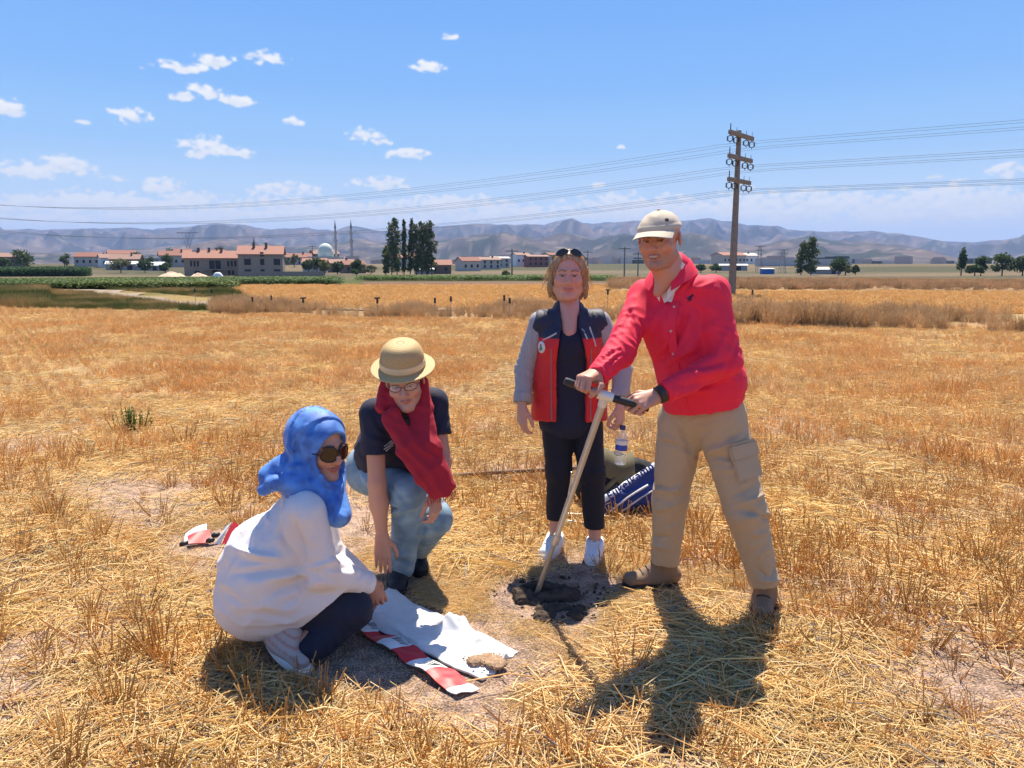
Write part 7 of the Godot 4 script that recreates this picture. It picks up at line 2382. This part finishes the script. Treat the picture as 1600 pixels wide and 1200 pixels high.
	pole("lattice_pylon", "right lattice pylon nearer the tall tree pair", "pylon", on(105.5, -295), 9.0, "lattice", "lattice pylons on the right")
	for e in [[22.3, -150, 5.2, "thin pole rising right of the blonde woman's head"], [27.5, -165, 4.6, "thin pole closest to the capped man's chin"], [19.0, -190, 5.6, "thin pole just beside the blonde woman's hair"], [0.0, -140, 4.4, "thin pole standing before the small white house"]]:
		pole("power_pole", e[3], "power pole", on(e[0], e[1]), e[2] + 1.0, "plain", "distant power poles")

func build_power_line() -> void:
	var P0 := on(11.1, -38.0)
	var arm := Vector3(0.645, 0, -0.764)
	var o := thing("utility_pole", "tall tapering utility pole with three crossarms and ring-shaped insulators", "utility pole", P0)
	var mb := MB.new()
	for i in 1:
		var pts := [Vector3(0, -0.4, 0), Vector3(0, 8.0, 0)]
		var k := mb.v.size()
		for e in [[-0.4, 0.165], [8.02, 0.092]]:
			for c in [[-1, -1], [1, -1], [1, 1], [-1, 1]]:
				for g in [0, 1]:
					var q: Vector3 = arm * c[0] * e[1] + Vector3(arm.z, 0, -arm.x) * c[1] * e[1] * -0.85
					mb.p(Vector3(0, e[0], 0) + q * (0.86 if g == (1 if c[0] == c[1] else 0) else 1.0))
		for j in 8: mb.quad(k + (j + 1) % 8, k + j, k + 8 + j, k + 8 + (j + 1) % 8)
		mb.face([mb.v[k + 15], mb.v[k + 14], mb.v[k + 13], mb.v[k + 12], mb.v[k + 11], mb.v[k + 10], mb.v[k + 9], mb.v[k + 8]])
	part("post", mb.mesh(), M.old_pole, o)
	var line := Vector3(arm.z, 0, -arm.x)   # towards the left and away
	var bx := Basis(arm, Vector3.UP, arm.cross(Vector3.UP))
	var n := 0
	for lv in [[7.78, 1.37], [6.70, 1.35], [5.62, 1.27]]:
		var am := MB.new()
		am.box(Transform3D(bx, Vector3(0, lv[0], 0) + bx.z * 0.13), Vector3(lv[1] * 2.0, 0.20, 0.16), 0.02)
		var cross := part("crossarm", am.mesh(), M.old_pole, o)
		for s in [-0.93, -0.42, 0.42, 0.93]:
			var at: Vector3 = Vector3(0, lv[0], 0) + arm * lv[1] * s + bx.z * 0.13
			var pin := MB.new()
			pin.tube([at + Vector3(0, 0.05, 0), at + Vector3(0, 0.40 if s < -0.9 else 0.30, 0)], [0.030 if s < -0.9 else 0.016, 0.020 if s < -0.9 else 0.010], 6)
			part("pin", pin.mesh(), M.dark_steel, cross)
			var ins := MB.new()
			ins.tube([at + Vector3(0, -0.08, 0), at + Vector3(0, -0.16, 0)], [0.015], 5)
			for h in [-1.0, 1.0]:
				var pts := [at + Vector3(0, -0.15, 0), at + Vector3(0, -0.20, 0) + Vector3(0.115, 0, 0.03) * h, at + Vector3(0, -0.38, 0) + Vector3(0.115, 0, 0.03) * h, at + Vector3(0, -0.44, 0)]
				ins.tube(pts, [0.024], 5)
				for k in 7:
					var q: Vector3 = pts[1].lerp(pts[2], k / 6.0)
					ins.lathe([Vector2(0.02, -0.012), Vector2(0.046, -0.007), Vector2(0.042, 0.005), Vector2(0.02, 0.012)], 8, Transform3D(Basis(), q))
			ins.tube([at + Vector3(0, -0.43, 0), at + Vector3(0, -0.52, 0)], [0.014], 5)
			part("insulator", ins.mesh(), M.dark_steel, cross)
			# the wire on both sides of this insulator
			var wm := MB.new()
			var wa: Vector3 = P0 + at + Vector3(0, -0.50, 0)
			var pts := []
			for i in 61:
				var t := lerpf(-60.0, 70.0, i / 60.0)
				var sag := 1.75 * (4.0 * (t / 70.0) * (1.0 - t / 70.0)) if t > 0.0 else 1.1 * (4.0 * (-t / 150.0) * (1.0 + t / 150.0))
				pts.append(wa + (Vector3(-0.90, 0, -0.43) if t > 0.0 else line) * t + Vector3(0, -sag, 0))
			wm.tube(pts, [0.0062], 4, false)
			var word: String = ["top", "middle", "lowest"][n / 4]
			var w2: String = ["outer left", "inner left", "inner right", "outer right"][n % 4]
			solo("power_cable", wm.mesh(), M.cable, "thin cable hung from the %s insulator of the pole's %s crossarm" % [w2, word], "power cable", "cables strung from the utility pole")
			n += 1

# ---------------------------------------------------------------- things near by
func build_objects() -> void:
	build_power_line()
	var rg := RandomNumberGenerator.new(); rg.seed = 51
	# soil auger
	var tip := Vector3(0.11, -0.03, -3.441)
	var tee := Vector3(0.382, 1.066, -3.012)
	var o := thing("soil_auger", "T-handled hand soil auger with black grips held by the red-shirted man", "soil auger", Vector3(0.11, 0, -3.441))
	var B := o.position
	var ax := (tee - tip).normalized()
	var mb := MB.new()
	mb.tube([tip.lerp(tee, 0.34), tip.lerp(tee, 0.36), tee - ax * 0.012], [0.0115, 0.0125, 0.0150], 14)
	part("rod", mb.mesh(B), M.pale_metal, o)
	mb = MB.new()
	mb.tube([tip.lerp(tee, 0.0), tip.lerp(tee, 0.05), tip.lerp(tee, 0.33)], [0.006, 0.013, 0.010], 10)
	part("lower_rod", mb.mesh(B), M.worn_metal, o)
	mb = MB.new()
	mb.tube([tip.lerp(tee, 0.315), tip.lerp(tee, 0.322), tip.lerp(tee, 0.358), tip.lerp(tee, 0.365)], [0.013, 0.019, 0.019, 0.014], 12)
	part("coupling", mb.mesh(B), M.pale_metal, o)
	mb = MB.new()
	mb.tube([tip.lerp(tee, 0.56) + Vector3(-0.012, 0, 0.0), tip.lerp(tee, 0.62) + Vector3(-0.020, 0, 0), tip.lerp(tee, 0.67) + Vector3(-0.033, 0.0, 0)], [0.004, 0.004, 0.002], 6)
	part("guide_wire", mb.mesh(B), M.pale_metal, o)
	var gl := Vector3(0.215, 1.128, -3.020)
	var gr := Vector3(0.560, 1.015, -3.004)
	var gd := (gr - gl).normalized()
	mb = MB.new()
	mb.tube([tee - gd * 0.033, tee - gd * 0.031, tee + gd * 0.031, tee + gd * 0.033], [0.017, 0.0215, 0.0215, 0.017], 18)
	mb.tube([tee - ax * 0.05, tee - ax * 0.012], [0.0185, 0.0200], 14)
	part("socket", mb.mesh(B), M.white_metal, o)
	for e in [[gl, tee - gd * 0.03], [tee + gd * 0.03, gr]]:
		mb = MB.new()
		var q: Array = []
		for i in 9: q.append((e[0] as Vector3).lerp(e[1], i / 8.0))
		mb.tube(q, [0.0145, 0.0165, 0.0160, 0.0165, 0.0160, 0.0165, 0.0160, 0.0165, 0.0155], 14)
		part("grip", mb.mesh(B), M.black_rubber, o)
	# dug soil round the hole
	var hp := thing("soil_heap", "heap of dark moist soil round the auger hole", "soil heap", Vector3(0.17, 0, -3.42))
	var hf := Field.new(Vector3(-0.12, -0.03, -3.68), Vector3(0.48, 0.13, -3.08), 0.0065)
	for i in 16:
		var g := TAU * i / 16.0
		var q := Vector3(0.155 + cos(g) * rg.randf_range(0.08, 0.15), rg.randf_range(0.005, 0.03), -3.43 + sin(g) * rg.randf_range(0.05, 0.09))
		hf.ell(Transform3D(Basis(Vector3.UP, g), q), Vector3(rg.randf_range(0.03, 0.06), rg.randf_range(0.015, 0.035), rg.randf_range(0.03, 0.05)), 0.015)
	for i in 15:
		var q := Vector3(rg.randf_range(0.12, 0.32), 0.006, rg.randf_range(-3.34, -3.18))
		hf.ell(Transform3D(Basis(Vector3.UP, rg.randf() * 3.0), q), Vector3(rg.randf_range(0.02, 0.05), rg.randf_range(0.01, 0.03), rg.randf_range(0.02, 0.04)), 0.012)
	hf.cap(Vector3(0.1, -0.03, -3.44), Vector3(0.28, -0.03, -3.40), 0.05, 0.05, 0.02)
	hf.ell(Transform3D(Basis(), Vector3(0.115, 0.05, -3.438)), Vector3(0.055, 0.075, 0.050), 0.01, true)
	hf.cut(Vector3(0, -0.008, 0), Vector3(0, -1, 0))
	var hn := noise(61, 38.0, 4)
	var hfold := func(v: Vector3, _n): return 0.011 * hn.get_noise_3dv(v) + 0.004 * hn.get_noise_3dv(v * 3.0)
	var hcol := func(v: Vector3, _n): return Color(0.055, 0.042, 0.034).lerp(Color(0.105, 0.080, 0.062), clampf(0.5 + hn.get_noise_3dv(v * 0.6), 0, 1))
	mb = MB.new()
	hf.net(mb, hcol, hfold)
	part("heap", mb.mesh(hp.position), M.rock, hp)
	mb = MB.new()
	for i in 70:
		var g := rg.randf() * TAU
		var rr := 0.10 + 0.20 * sqrt(rg.randf())
		var q := Vector3(0.18 + cos(g) * rr * 1.1, 0.006, -3.40 + sin(g) * rr * 0.85)
		var s := rg.randf_range(0.004, 0.011)
		mb.col = Color(0.06, 0.046, 0.036) * rg.randf_range(0.8, 1.9)
		mb.ball(Transform3D(Basis(Vector3(rg.randf(), 1, rg.randf()).normalized(), rg.randf() * 3.0), q), Vector3(s, s * 0.7, s * 1.2), 6, 4)
	part("crumbs", mb.mesh(hp.position), M.rock, hp).set_meta("kind", "stuff")
	# white sample bag
	var bag := thing("sample_bag", "flat crumpled white bag laid on the straw before the squatting women", "bag", Vector3(-0.35, 0, -3.05))
	var bn := noise(63, 9.0, 3)
	var c00 := Vector3(-0.735, 0, -3.20); var c10 := Vector3(-0.119, 0, -2.672); var c11 := Vector3(0.030, 0, -2.883); var c01 := Vector3(-0.600, 0, -3.46)
	var bagtop := func(u: float, v: float) -> Vector3:
		var uu := u
		var q: Vector3 = c00.lerp(c10, uu).lerp(c01.lerp(c11, uu), v)
		var e: float = clampf(minf(minf(u, 1 - u), minf(v, 1 - v)) * 9.0, 0, 1)
		var f: float = exp(-pow((u - 0.50 - 0.10 * v) / 0.035, 2.0)) * clampf((v - 0.45) * 4.0, 0, 1) * 0.045
		var f2: float = exp(-pow((v - 0.80 + 0.10 * u) / 0.06, 2.0)) * clampf((u - 0.48) * 8.0, 0, 1) * 0.022
		var f3: float = -0.012 * exp(-pow((u - 0.80 - 0.05 * sin(v * 5.0)) / 0.02, 2.0))
		q.y = 0.012 + e * (0.016 + 0.012 * bn.get_noise_2d(q.x * 0.7, q.z * 0.7) + 0.0035 * bn.get_noise_2d(q.x * 3.5, q.z * 3.5 + 7.0)) + f + f2 + f3 * e
		if u < 0.22: q.y += (0.22 - u) * 0.12 * v
		q += Vector3(bn.get_noise_2d(u * 0.4, v * 0.4 + 5.0), 0, bn.get_noise_2d(u * 0.4 + 9.0, v * 0.4)) * 0.02
		return q
	mb = MB.new()
	mb.sheet(70, 34, bagtop)
	mb.sheet(20, 10, func(u, v): return (bagtop.call(1.0 - u, v) as Vector3) * Vector3(1, 0, 1) + Vector3(0, 0.004 + maxf(0.0, (u - 0.78)) * 0.10 * v, 0))
	for e in 4:
		var side := func(u: float, v: float) -> Vector3:
			var q: Vector3
			match e:
				0: q = bagtop.call(u, 0.0)
				1: q = bagtop.call(1.0, u)
				2: q = bagtop.call(1.0 - u, 1.0)
				3: q = bagtop.call(0.0, 1.0 - u)
			return Vector3(q.x, lerpf(q.y - 0.012 if e == 3 else 0.004, q.y, v), q.z)
		mb.sheet(40, 1, side)
	part("sheet", mb.mesh(bag.position), M.white_plastic, bag)
	mb = MB.new()
	mb.tube([bagtop.call(0.02, 0.02) - Vector3(0.004, 0.004, -0.004), bagtop.call(0.3, 0.0) - Vector3(0.004, 0.004, -0.004), bagtop.call(0.7, 0.0) - Vector3(0.004, 0.004, -0.004)], [0.004], 6)
	part("dark_hem", mb.mesh(bag.position), M.black_rubber, bag)
	# soil sample on the bag
	var sf := Field.new(Vector3(-0.21, 0.0, -2.88), Vector3(0.01, 0.10, -2.68), 0.005)
	for i in 9:
		sf.ell(Transform3D(Basis(Vector3.UP, rg.randf() * 3.0), Vector3(-0.105 + rg.randf_range(-0.055, 0.055), 0.030, -2.778 + rg.randf_range(-0.03, 0.03))), Vector3(rg.randf_range(0.022, 0.045), rg.randf_range(0.008, 0.015), rg.randf_range(0.018, 0.035)), 0.006)
	var sfold := func(v: Vector3, _n): return 0.007 * hn.get_noise_3dv(v * 2.6)
	var scol := func(v: Vector3, _n): return Color(0.26, 0.165, 0.105).lerp(Color(0.42, 0.29, 0.19), clampf(0.5 + hn.get_noise_3dv(v * 1.5), 0, 1))
	mb = MB.new()
	sf.net(mb, scol, sfold)
	var grains := MB.new()
	for i in 60:
		var g := rg.randf() * TAU
		var rr := 0.035 + 0.06 * rg.randf()
		var s := rg.randf_range(0.002, 0.006)
		grains.col = Color(0.34, 0.23, 0.15) * rg.randf_range(0.7, 1.2)
		grains.ball(Transform3D(Basis(), Vector3(-0.105 + cos(g) * rr, 0.036, -2.778 + sin(g) * rr * 0.6)), Vector3(s, s * 0.8, s), 6, 4)
	var smp := solo("soil_sample", mb.mesh(), M.rock, "small pile of brown soil on the white bag's near corner", "soil sample")
	part("grains", grains.mesh(), M.rock, smp).set_meta("kind", "stuff")
	# red and white scale strip
	var st := thing("scale_strip", "red and white banded measuring strip with black ticks beside the bag", "measuring strip", Vector3(-0.43, 0, -2.85))
	var s0 := Vector3(-0.735, 0.0, -3.115); var s1 := Vector3(-0.200, 0.0, -2.545)
	var far_off := Vector3(0.072, 0, -0.066)
	var sn := noise(67, 5.0, 2)
	var cuts := [0.0, 0.07, 0.18, 0.315, 0.452, 0.59, 0.755, 0.92, 1.0]
	for i in 8:
		var u0: float = cuts[i]; var u1: float = cuts[i + 1]
		var red := i in [0, 2, 4, 6]
		var fn := func(u: float, v: float) -> Vector3:
			var t := lerpf(u0, u1, u)
			var q := s0.lerp(s1, t) + far_off * v + (s1 - s0) * (0.02 * (v - 0.5))
			q.y = 0.022 + 0.018 * sn.get_noise_2d(q.x * 1.3, q.z * 1.3) + 0.006 * sin(t * 19.0)
			return q
		mb = MB.new()
		mb.sheet(8, 6, fn)
		mb.sheet(8, 6, func(u, v): return (fn.call(1.0 - u, v) as Vector3) - Vector3(0, 0.004, 0))
		for e in 4:
			mb.sheet(8, 1, func(u, v):
				var q: Vector3 = fn.call(u, 0.0) if e == 0 else (fn.call(1.0, u) if e == 1 else (fn.call(1.0 - u, 1.0) if e == 2 else fn.call(0.0, 1.0 - u)))
				return q - Vector3(0, 0.004 * (1.0 - v), 0))
		var seg := part("band", mb.mesh(st.position), M.red_vinyl if red else M.white_vinyl, st)
		if not red and i < 7:
			for k in 5:
				var tk := MB.new()
				var u := 0.30 + 0.13 * k
				var q: Array = []
				for w in 5: q.append(fn.call(u, lerpf(0.52, 0.93, w / 4.0)) + Vector3(0, 0.0012, 0))
				tk.tube(q, [0.0028], 4, true, 0.4)
				part("tick", tk.mesh(st.position), M.black_rubber, seg)
	# folded red and white piece farther left
	var fp := thing("barrier_tape", "folded red and white tape with dark clips left of the white shirt", "barrier tape", Vector3(-1.75, 0, -4.15))
	for e in [[Vector3(-1.90, 0.05, -4.15), Vector3(-1.80, 0.085, -4.22), Vector3(0.03, -0.05, 0.10), M.white_vinyl], [Vector3(-1.865, 0.055, -4.10), Vector3(-1.765, 0.065, -4.17), Vector3(0.035, -0.03, 0.07), M.red_vinyl], [Vector3(-1.665, 0.02, -4.07), Vector3(-1.615, 0.13, -4.13), Vector3(-0.035, -0.01, 0.01), M.white_vinyl], [Vector3(-1.655, 0.02, -4.06), Vector3(-1.600, 0.135, -4.12), Vector3(0.045, 0.0, 0.03), M.red_vinyl]]:
		mb = MB.new()
		var fn := func(u: float, v: float) -> Vector3:
			return (e[0] as Vector3).lerp(e[1], u) + e[2] * v + Vector3(0, 0.012 * sin(u * 3.0 + v * 2.0), 0)
		mb.sheet(8, 5, fn)
		mb.sheet(8, 5, func(u, v): return fn.call(1.0 - u, v) - Vector3(0, 0.003, 0))
		part("fold", mb.mesh(fp.position), e[3], fp)
	for q in [Vector3(-1.875, 0.02, -4.07), Vector3(-1.735, 0.03, -4.10), Vector3(-1.715, 0.05, -4.13)]:
		mb = MB.new()
		mb.ball(Transform3D(Basis(Vector3.UP, 0.5), q), Vector3(0.026, 0.016, 0.018), 10, 6)
		part("clip", mb.mesh(fp.position), M.black_rubber, fp)
	# rods lying on the ground
	mb = MB.new()
	mb.tube([Vector3(-0.62, 0.035, -5.37), Vector3(-0.2, 0.055, -5.41), Vector3(0.62, 0.075, -5.50)], [0.014, 0.017, 0.017], 10)
	solo("auger_pole", mb.mesh(), M.brown_pole, "thick brown pole lying on the stubble behind the two women", "pole")
	for e in [[Vector3(-0.04, 0.02, -4.60), Vector3(0.47, 0.035, -4.36), "longer thin metal rod on the ground behind the auger"], [Vector3(0.04, 0.02, -4.66), Vector3(0.62, 0.03, -4.50), "second thin metal rod nearer the dark bag"]]:
		mb = MB.new()
		mb.tube([e[0], e[1]], [0.008, 0.0075], 8)
		solo("metal_rod", mb.mesh(), M.pale_metal, e[2], "metal rod", "thin rods on the ground")
	# rucksack and the blue and white bag behind the women's legs
	var rk := thing("rucksack", "olive and black rucksack lying behind the blonde woman's legs", "rucksack", Vector3(0.70, 0, -4.82))
	var rf := Field.new(Vector3(0.38, -0.02, -5.1), Vector3(1.12, 0.48, -4.55), 0.009)
	rf.cap(Vector3(0.55, 0.14, -4.83), Vector3(0.88, 0.16, -4.86), 0.14, 0.12, 0.05)
	rf.cap(Vector3(0.60, 0.26, -4.86), Vector3(0.70, 0.30, -4.86), 0.085, 0.07, 0.05)
	rf.cap(Vector3(0.80, 0.26, -4.82), Vector3(0.97, 0.24, -4.82), 0.07, 0.05, 0.04)
	rf.cut(Vector3(0, 0.004, 0), Vector3(0, -1, 0))
	var rfo := folds(69, 0.010)
	rfo.wr(Vector3(0.7, 0.25, -4.75), Vector3(0.8, 1, 0), 0.25, 0.07, 0.012)
	mb = MB.new()
	rf.net(mb, null, rfo.at)
	part("body", mb.mesh(rk.position), M.black_nylon, rk)
	var fl := MB.new()
	fl.sheet(14, 8, func(u, v):
		return Vector3(0.54 + 0.26 * u, 0.385 - 0.03 * u - 0.16 * v * v + 0.02 * sin(u * 7.0), -4.83 + 0.125 * sin(v * 1.7) + 0.01 * sin(u * 9.0)))
	fl.sheet(14, 8, func(u, v):
		return Vector3(0.80 - 0.26 * u, 0.376 - 0.03 * (1 - u) - 0.16 * v * v + 0.02 * sin((1 - u) * 7.0), -4.832 + 0.122 * sin(v * 1.7) + 0.01 * sin((1 - u) * 9.0)))
	part("flap", fl.mesh(rk.position), M.olive_canvas, rk)
	for e in [[Vector3(0.57, 0.12, -4.67), Vector3(0.76, 0.28, -4.70)], [Vector3(0.70, 0.10, -4.66), Vector3(0.95, 0.28, -4.72)]]:
		var sp := MB.new()
		strip_on(sp, rf, [e[0], (e[0] as Vector3).lerp(e[1], 0.5), e[1]], Vector3(0, 0, -1), 0.03, 0.016, 10)
		part("strap", sp.mesh(rk.position), M.olive_canvas, rk)
	var rb := MB.new()
	disc_on(rb, rf, Vector3(0.575, 0.20, -4.5), Vector3(0, 0, -1), 0.026, 0.02)
	part("badge", rb.mesh(rk.position), M.olive_dark, rk)
	var cb := thing("carrying_bag", "blue and white folded carrying bag with lettering beside the rucksack", "bag", Vector3(0.76, 0, -4.66))
	var e0 := Vector3(0.545, 0.055, -4.60); var e1 := Vector3(0.925, 0.30, -4.70)
	var cf := Field.new(Vector3(0.45, -0.02, -4.86), Vector3(1.12, 0.42, -4.48), 0.008)
	var slope := (e1 - e0).normalized()
	var nrm := Vector3(0, 0, 1)
	var upv := nrm.cross(slope).normalized()
	cf.cap(e0 - upv * 0.02, e1 - upv * 0.04, 0.028, 0.032, 0.02, upv, 2.1)
	cf.cap(Vector3(0.60, 0.06, -4.62), Vector3(0.98, 0.15, -4.66), 0.035, 0.05, 0.02, Vector3(0, 1, 0), 1.8)
	cf.cap(Vector3(0.98, 0.12, -4.68), Vector3(0.98, 0.24, -4.70), 0.05, 0.04, 0.02)
	cf.cut(Vector3(0, 0.004, 0), Vector3(0, -1, 0))
	var cfo := folds(73, 0.004)
	cfo.wr(Vector3(0.8, 0.14, -4.6), Vector3(-0.2, 1, 0), 0.2, 0.05, 0.009, 0.8)
	mb = MB.new()
	var ccol := func(v: Vector3, _n: Vector3):
		var h := (v - e0).dot(upv)
		var t := (v - e0).dot(slope)
		if h > 0.008: return Color(0.72, 0.74, 0.78)
		return Color(0.012, 0.040, 0.20)
	cf.net(mb, ccol, cfo.at)
	var cbody := part("body", mb.mesh(cb.position), M.bag_cloth, cb)
	for e in [[-0.058, 0.06, 0.36, 0.012], [-0.105, 0.12, 0.44, 0.008]]:
		var sb := MB.new()
		var q: Array = []
		for i in 5: q.append(e0 + slope * lerpf(e[1], e[2], i / 4.0) + upv * (float(e[0]) + 0.012 * sin(i * 0.8)))
		strip_on(sb, cf, q, Vector3(0, 0, -1), e[3], 0.010, 12)
		part("stripe", sb.mesh(cb.position), M.white_vinyl, cbody)
	var tx := TextMesh.new()
	var sfnt := SystemFont.new()
	sfnt.font_names = PackedStringArray(["Droid Sans"])
	sfnt.font_weight = 700
	tx.font = sfnt
	tx.text = "Eijkelkamp"
	tx.font_size = 32
	tx.pixel_size = 0.0021
	tx.depth = 0.006
	var lt := part("lettering", tx, M.navy_print, cb)
	lt.transform = Transform3D(Basis(slope, upv, nrm), e0.lerp(e1, 0.60) + upv * 0.030 + nrm * 0.044 - cb.position)
	# water bottle in the blonde woman's left hand
	var bt := thing("water_bottle", "clear plastic water bottle held upside down by the blonde woman's left hand", "water bottle", Vector3(0.577, 0.54, -3.872))
	bt.set_meta("label", "clear plastic water bottle with blue label hanging from the blonde woman's hand")
	var bq := Transform3D(Basis(Vector3(0, 0, 1), -0.05), Vector3(0.0, 0.0, 0.0))
	mb = MB.new()
	mb.lathe([Vector2(0.001, 0.004), Vector2(0.022, 0.002), Vector2(0.030, 0.008), Vector2(0.0315, 0.03), Vector2(0.030, 0.036), Vector2(0.0315, 0.045), Vector2(0.030, 0.055), Vector2(0.0315, 0.064), Vector2(0.030, 0.075), Vector2(0.0315, 0.085), Vector2(0.0315, 0.135), Vector2(0.029, 0.150), Vector2(0.018, 0.178), Vector2(0.0135, 0.186), Vector2(0.0130, 0.198)], 24, bq)
	part("body", mb.mesh(), M.clear_plastic, bt)
	mb = MB.new()
	mb.lathe([Vector2(0.0155, 0.192), Vector2(0.0158, 0.194), Vector2(0.0156, 0.212), Vector2(0.0145, 0.214), Vector2(0.0001, 0.214)], 18, bq)
	part("bottle_cap", mb.mesh(), M.blue_cap, bt)
	mb = MB.new()
	mb.lathe([Vector2(0.0322, 0.082), Vector2(0.0324, 0.083), Vector2(0.0324, 0.112), Vector2(0.0322, 0.113)], 24, bq)
	var lb := part("bottle_label", mb.mesh(), M.blue_label, bt)
	mb = MB.new()
	mb.lathe([Vector2(0.0322, 0.113), Vector2(0.0325, 0.114), Vector2(0.0325, 0.134), Vector2(0.0322, 0.135)], 24, bq)
	part("label_top", mb.mesh(), M.white_vinyl, lb)
	# green weed
	var gw := thing("green_weed", "green weed clump in the stubble on the left", "weed", Vector3(-3.65, 0, -7.0))
	mb = MB.new()
	for i in 60:
		var g := rg.randf() * TAU
		var q := Vector3(cos(g), 0, sin(g)) * rg.randf_range(0.0, 0.16)
		var e := q * rg.randf_range(1.1, 1.9) + Vector3(0, rg.randf_range(0.10, 0.26), 0)
		stem(mb, q, e, 0.004, 0.002, Color(0.10, 0.13, 0.03), Color(0.14, 0.19, 0.05))
		leafy(mb, rg, q.lerp(e, 0.75), Vector3(0.015, 0.08, 0.015), 5, 0.014, Color(0.07, 0.12, 0.025), Color(0.17, 0.22, 0.06), 0.4)
	part("leaves", mb.mesh(), M.leaf, gw)
	# field markers along the verge
	var F := [[-12.9, -30.6, 0.75, "leftmost marker stake, standing by the dirt track"], [-11.5, -28.8, 0.8, "second marker stake from the left, where the track meets the verge"], [-8.64, -25.0, 0.62, "short marker stake in the left weeds, left of a close pair"], [-8.2, -25.6, 0.66, "marker stake in the left weeds with a tilted head"], [-6.9, -24.8, 0.6, "marker stake in the weeds above the blue headscarf"], [-4.0, -22.3, 0.74, "marker stake with wide flat head above the straw hat"], [-2.37, -23.1, 0.70, "marker stake in the weeds below the poplars' right end"], [-1.88, -23.1, 0.76, "taller stake next right of the one below the poplars"], [-0.24, -23.1, 0.78, "left one of the pair of stakes beside the blonde woman"], [-0.07, -22.3, 0.74, "right one of the pair of stakes beside the blonde woman"], [3.25, -25.5, 0.9, "marker stake seen between the blonde woman and the red shirt"], [7.77, -24.3, 0.95, "marker stake standing alone right of the utility pole's foot"]]
	for i in F.size():
		var e: Array = F[i].duplicate()
		e[2] *= 0.8
		var m := thing("marker_stake", e[3], "stake", on(e[0], e[1]), "dark-headed stakes along the verge")
		var sp := MB.new()
		sp.tube([Vector3(0, -0.05, 0), Vector3(0, e[2] - 0.1, 0)], [0.011, 0.011], 6)
		part("post", sp.mesh(), M.pale_stake, m)
		var hd := MB.new()
		hd.lathe([Vector2(0.028, e[2] - 0.16), Vector2(0.034, e[2] - 0.14), Vector2(0.030, e[2] - 0.02), Vector2(0.045, e[2]), Vector2(0.001, e[2] + 0.01)], 10, Transform3D())
		if i in [5, 8, 10, 4]: hd.box(Transform3D(Basis(Vector3.UP, 0.2 * i), Vector3(0, e[2], 0)), Vector3(0.20, 0.05, 0.06), 0.008)
		part("head", hd.mesh(), M.dark_steel, m)

func _ready() -> void:
	var cam := Camera3D.new()
	cam.name = "camera"
	add_child(cam)
	cam.position = Vector3(0, 1.6, 0)
	cam.rotation.x = deg_to_rad(-9.15)
	cam.fov = 54.4
	cam.near = 0.05
	cam.far = 30000.0
	var we := WorldEnvironment.new()
	we.name = "surroundings"
	var env := Environment.new()
	we.environment = env
	env.background_mode = Environment.BG_SKY
	env.sky = Sky.new()
	var pan := PanoramaSkyMaterial.new()
	pan.panorama = make_sky()
	env.sky.sky_material = pan
	env.background_energy_multiplier = 0.54
	env.tonemap_mode = Environment.TONE_MAPPER_LINEAR
	env.tonemap_exposure = 1.95
	env.fog_enabled = true
	env.fog_density = 0.000105
	env.fog_light_color = lin(0.40, 0.58, 1.0)
	env.sdfgi_enabled = true
	env.ssao_enabled = true
	env.ssil_enabled = true
	add_child(we)
	var sun := DirectionalLight3D.new()
	sun.name = "sun"
	add_child(sun)
	sun.light_energy = 1.6
	sun.light_angular_distance = 0.5
	sun.light_color = Color(1.0, 0.955, 0.88)
	sun.shadow_enabled = true
	sun.look_at_from_position(Vector3.ZERO, Vector3(-0.06, -1.72, 0.87))
	var t0 := Time.get_ticks_msec()
	materials()
	build_land()
	build_mountains()
	print("land ", Time.get_ticks_msec() - t0); t0 = Time.get_ticks_msec()
	build_straw()
	build_weeds()
	print("straw ", Time.get_ticks_msec() - t0); t0 = Time.get_ticks_msec()
	build_far()
	build_objects()
	print("objects ", Time.get_ticks_msec() - t0); t0 = Time.get_ticks_msec()
	build_man(); build_woman(); build_hat_woman(); build_hijab_woman()
	print("people ", Time.get_ticks_msec() - t0)
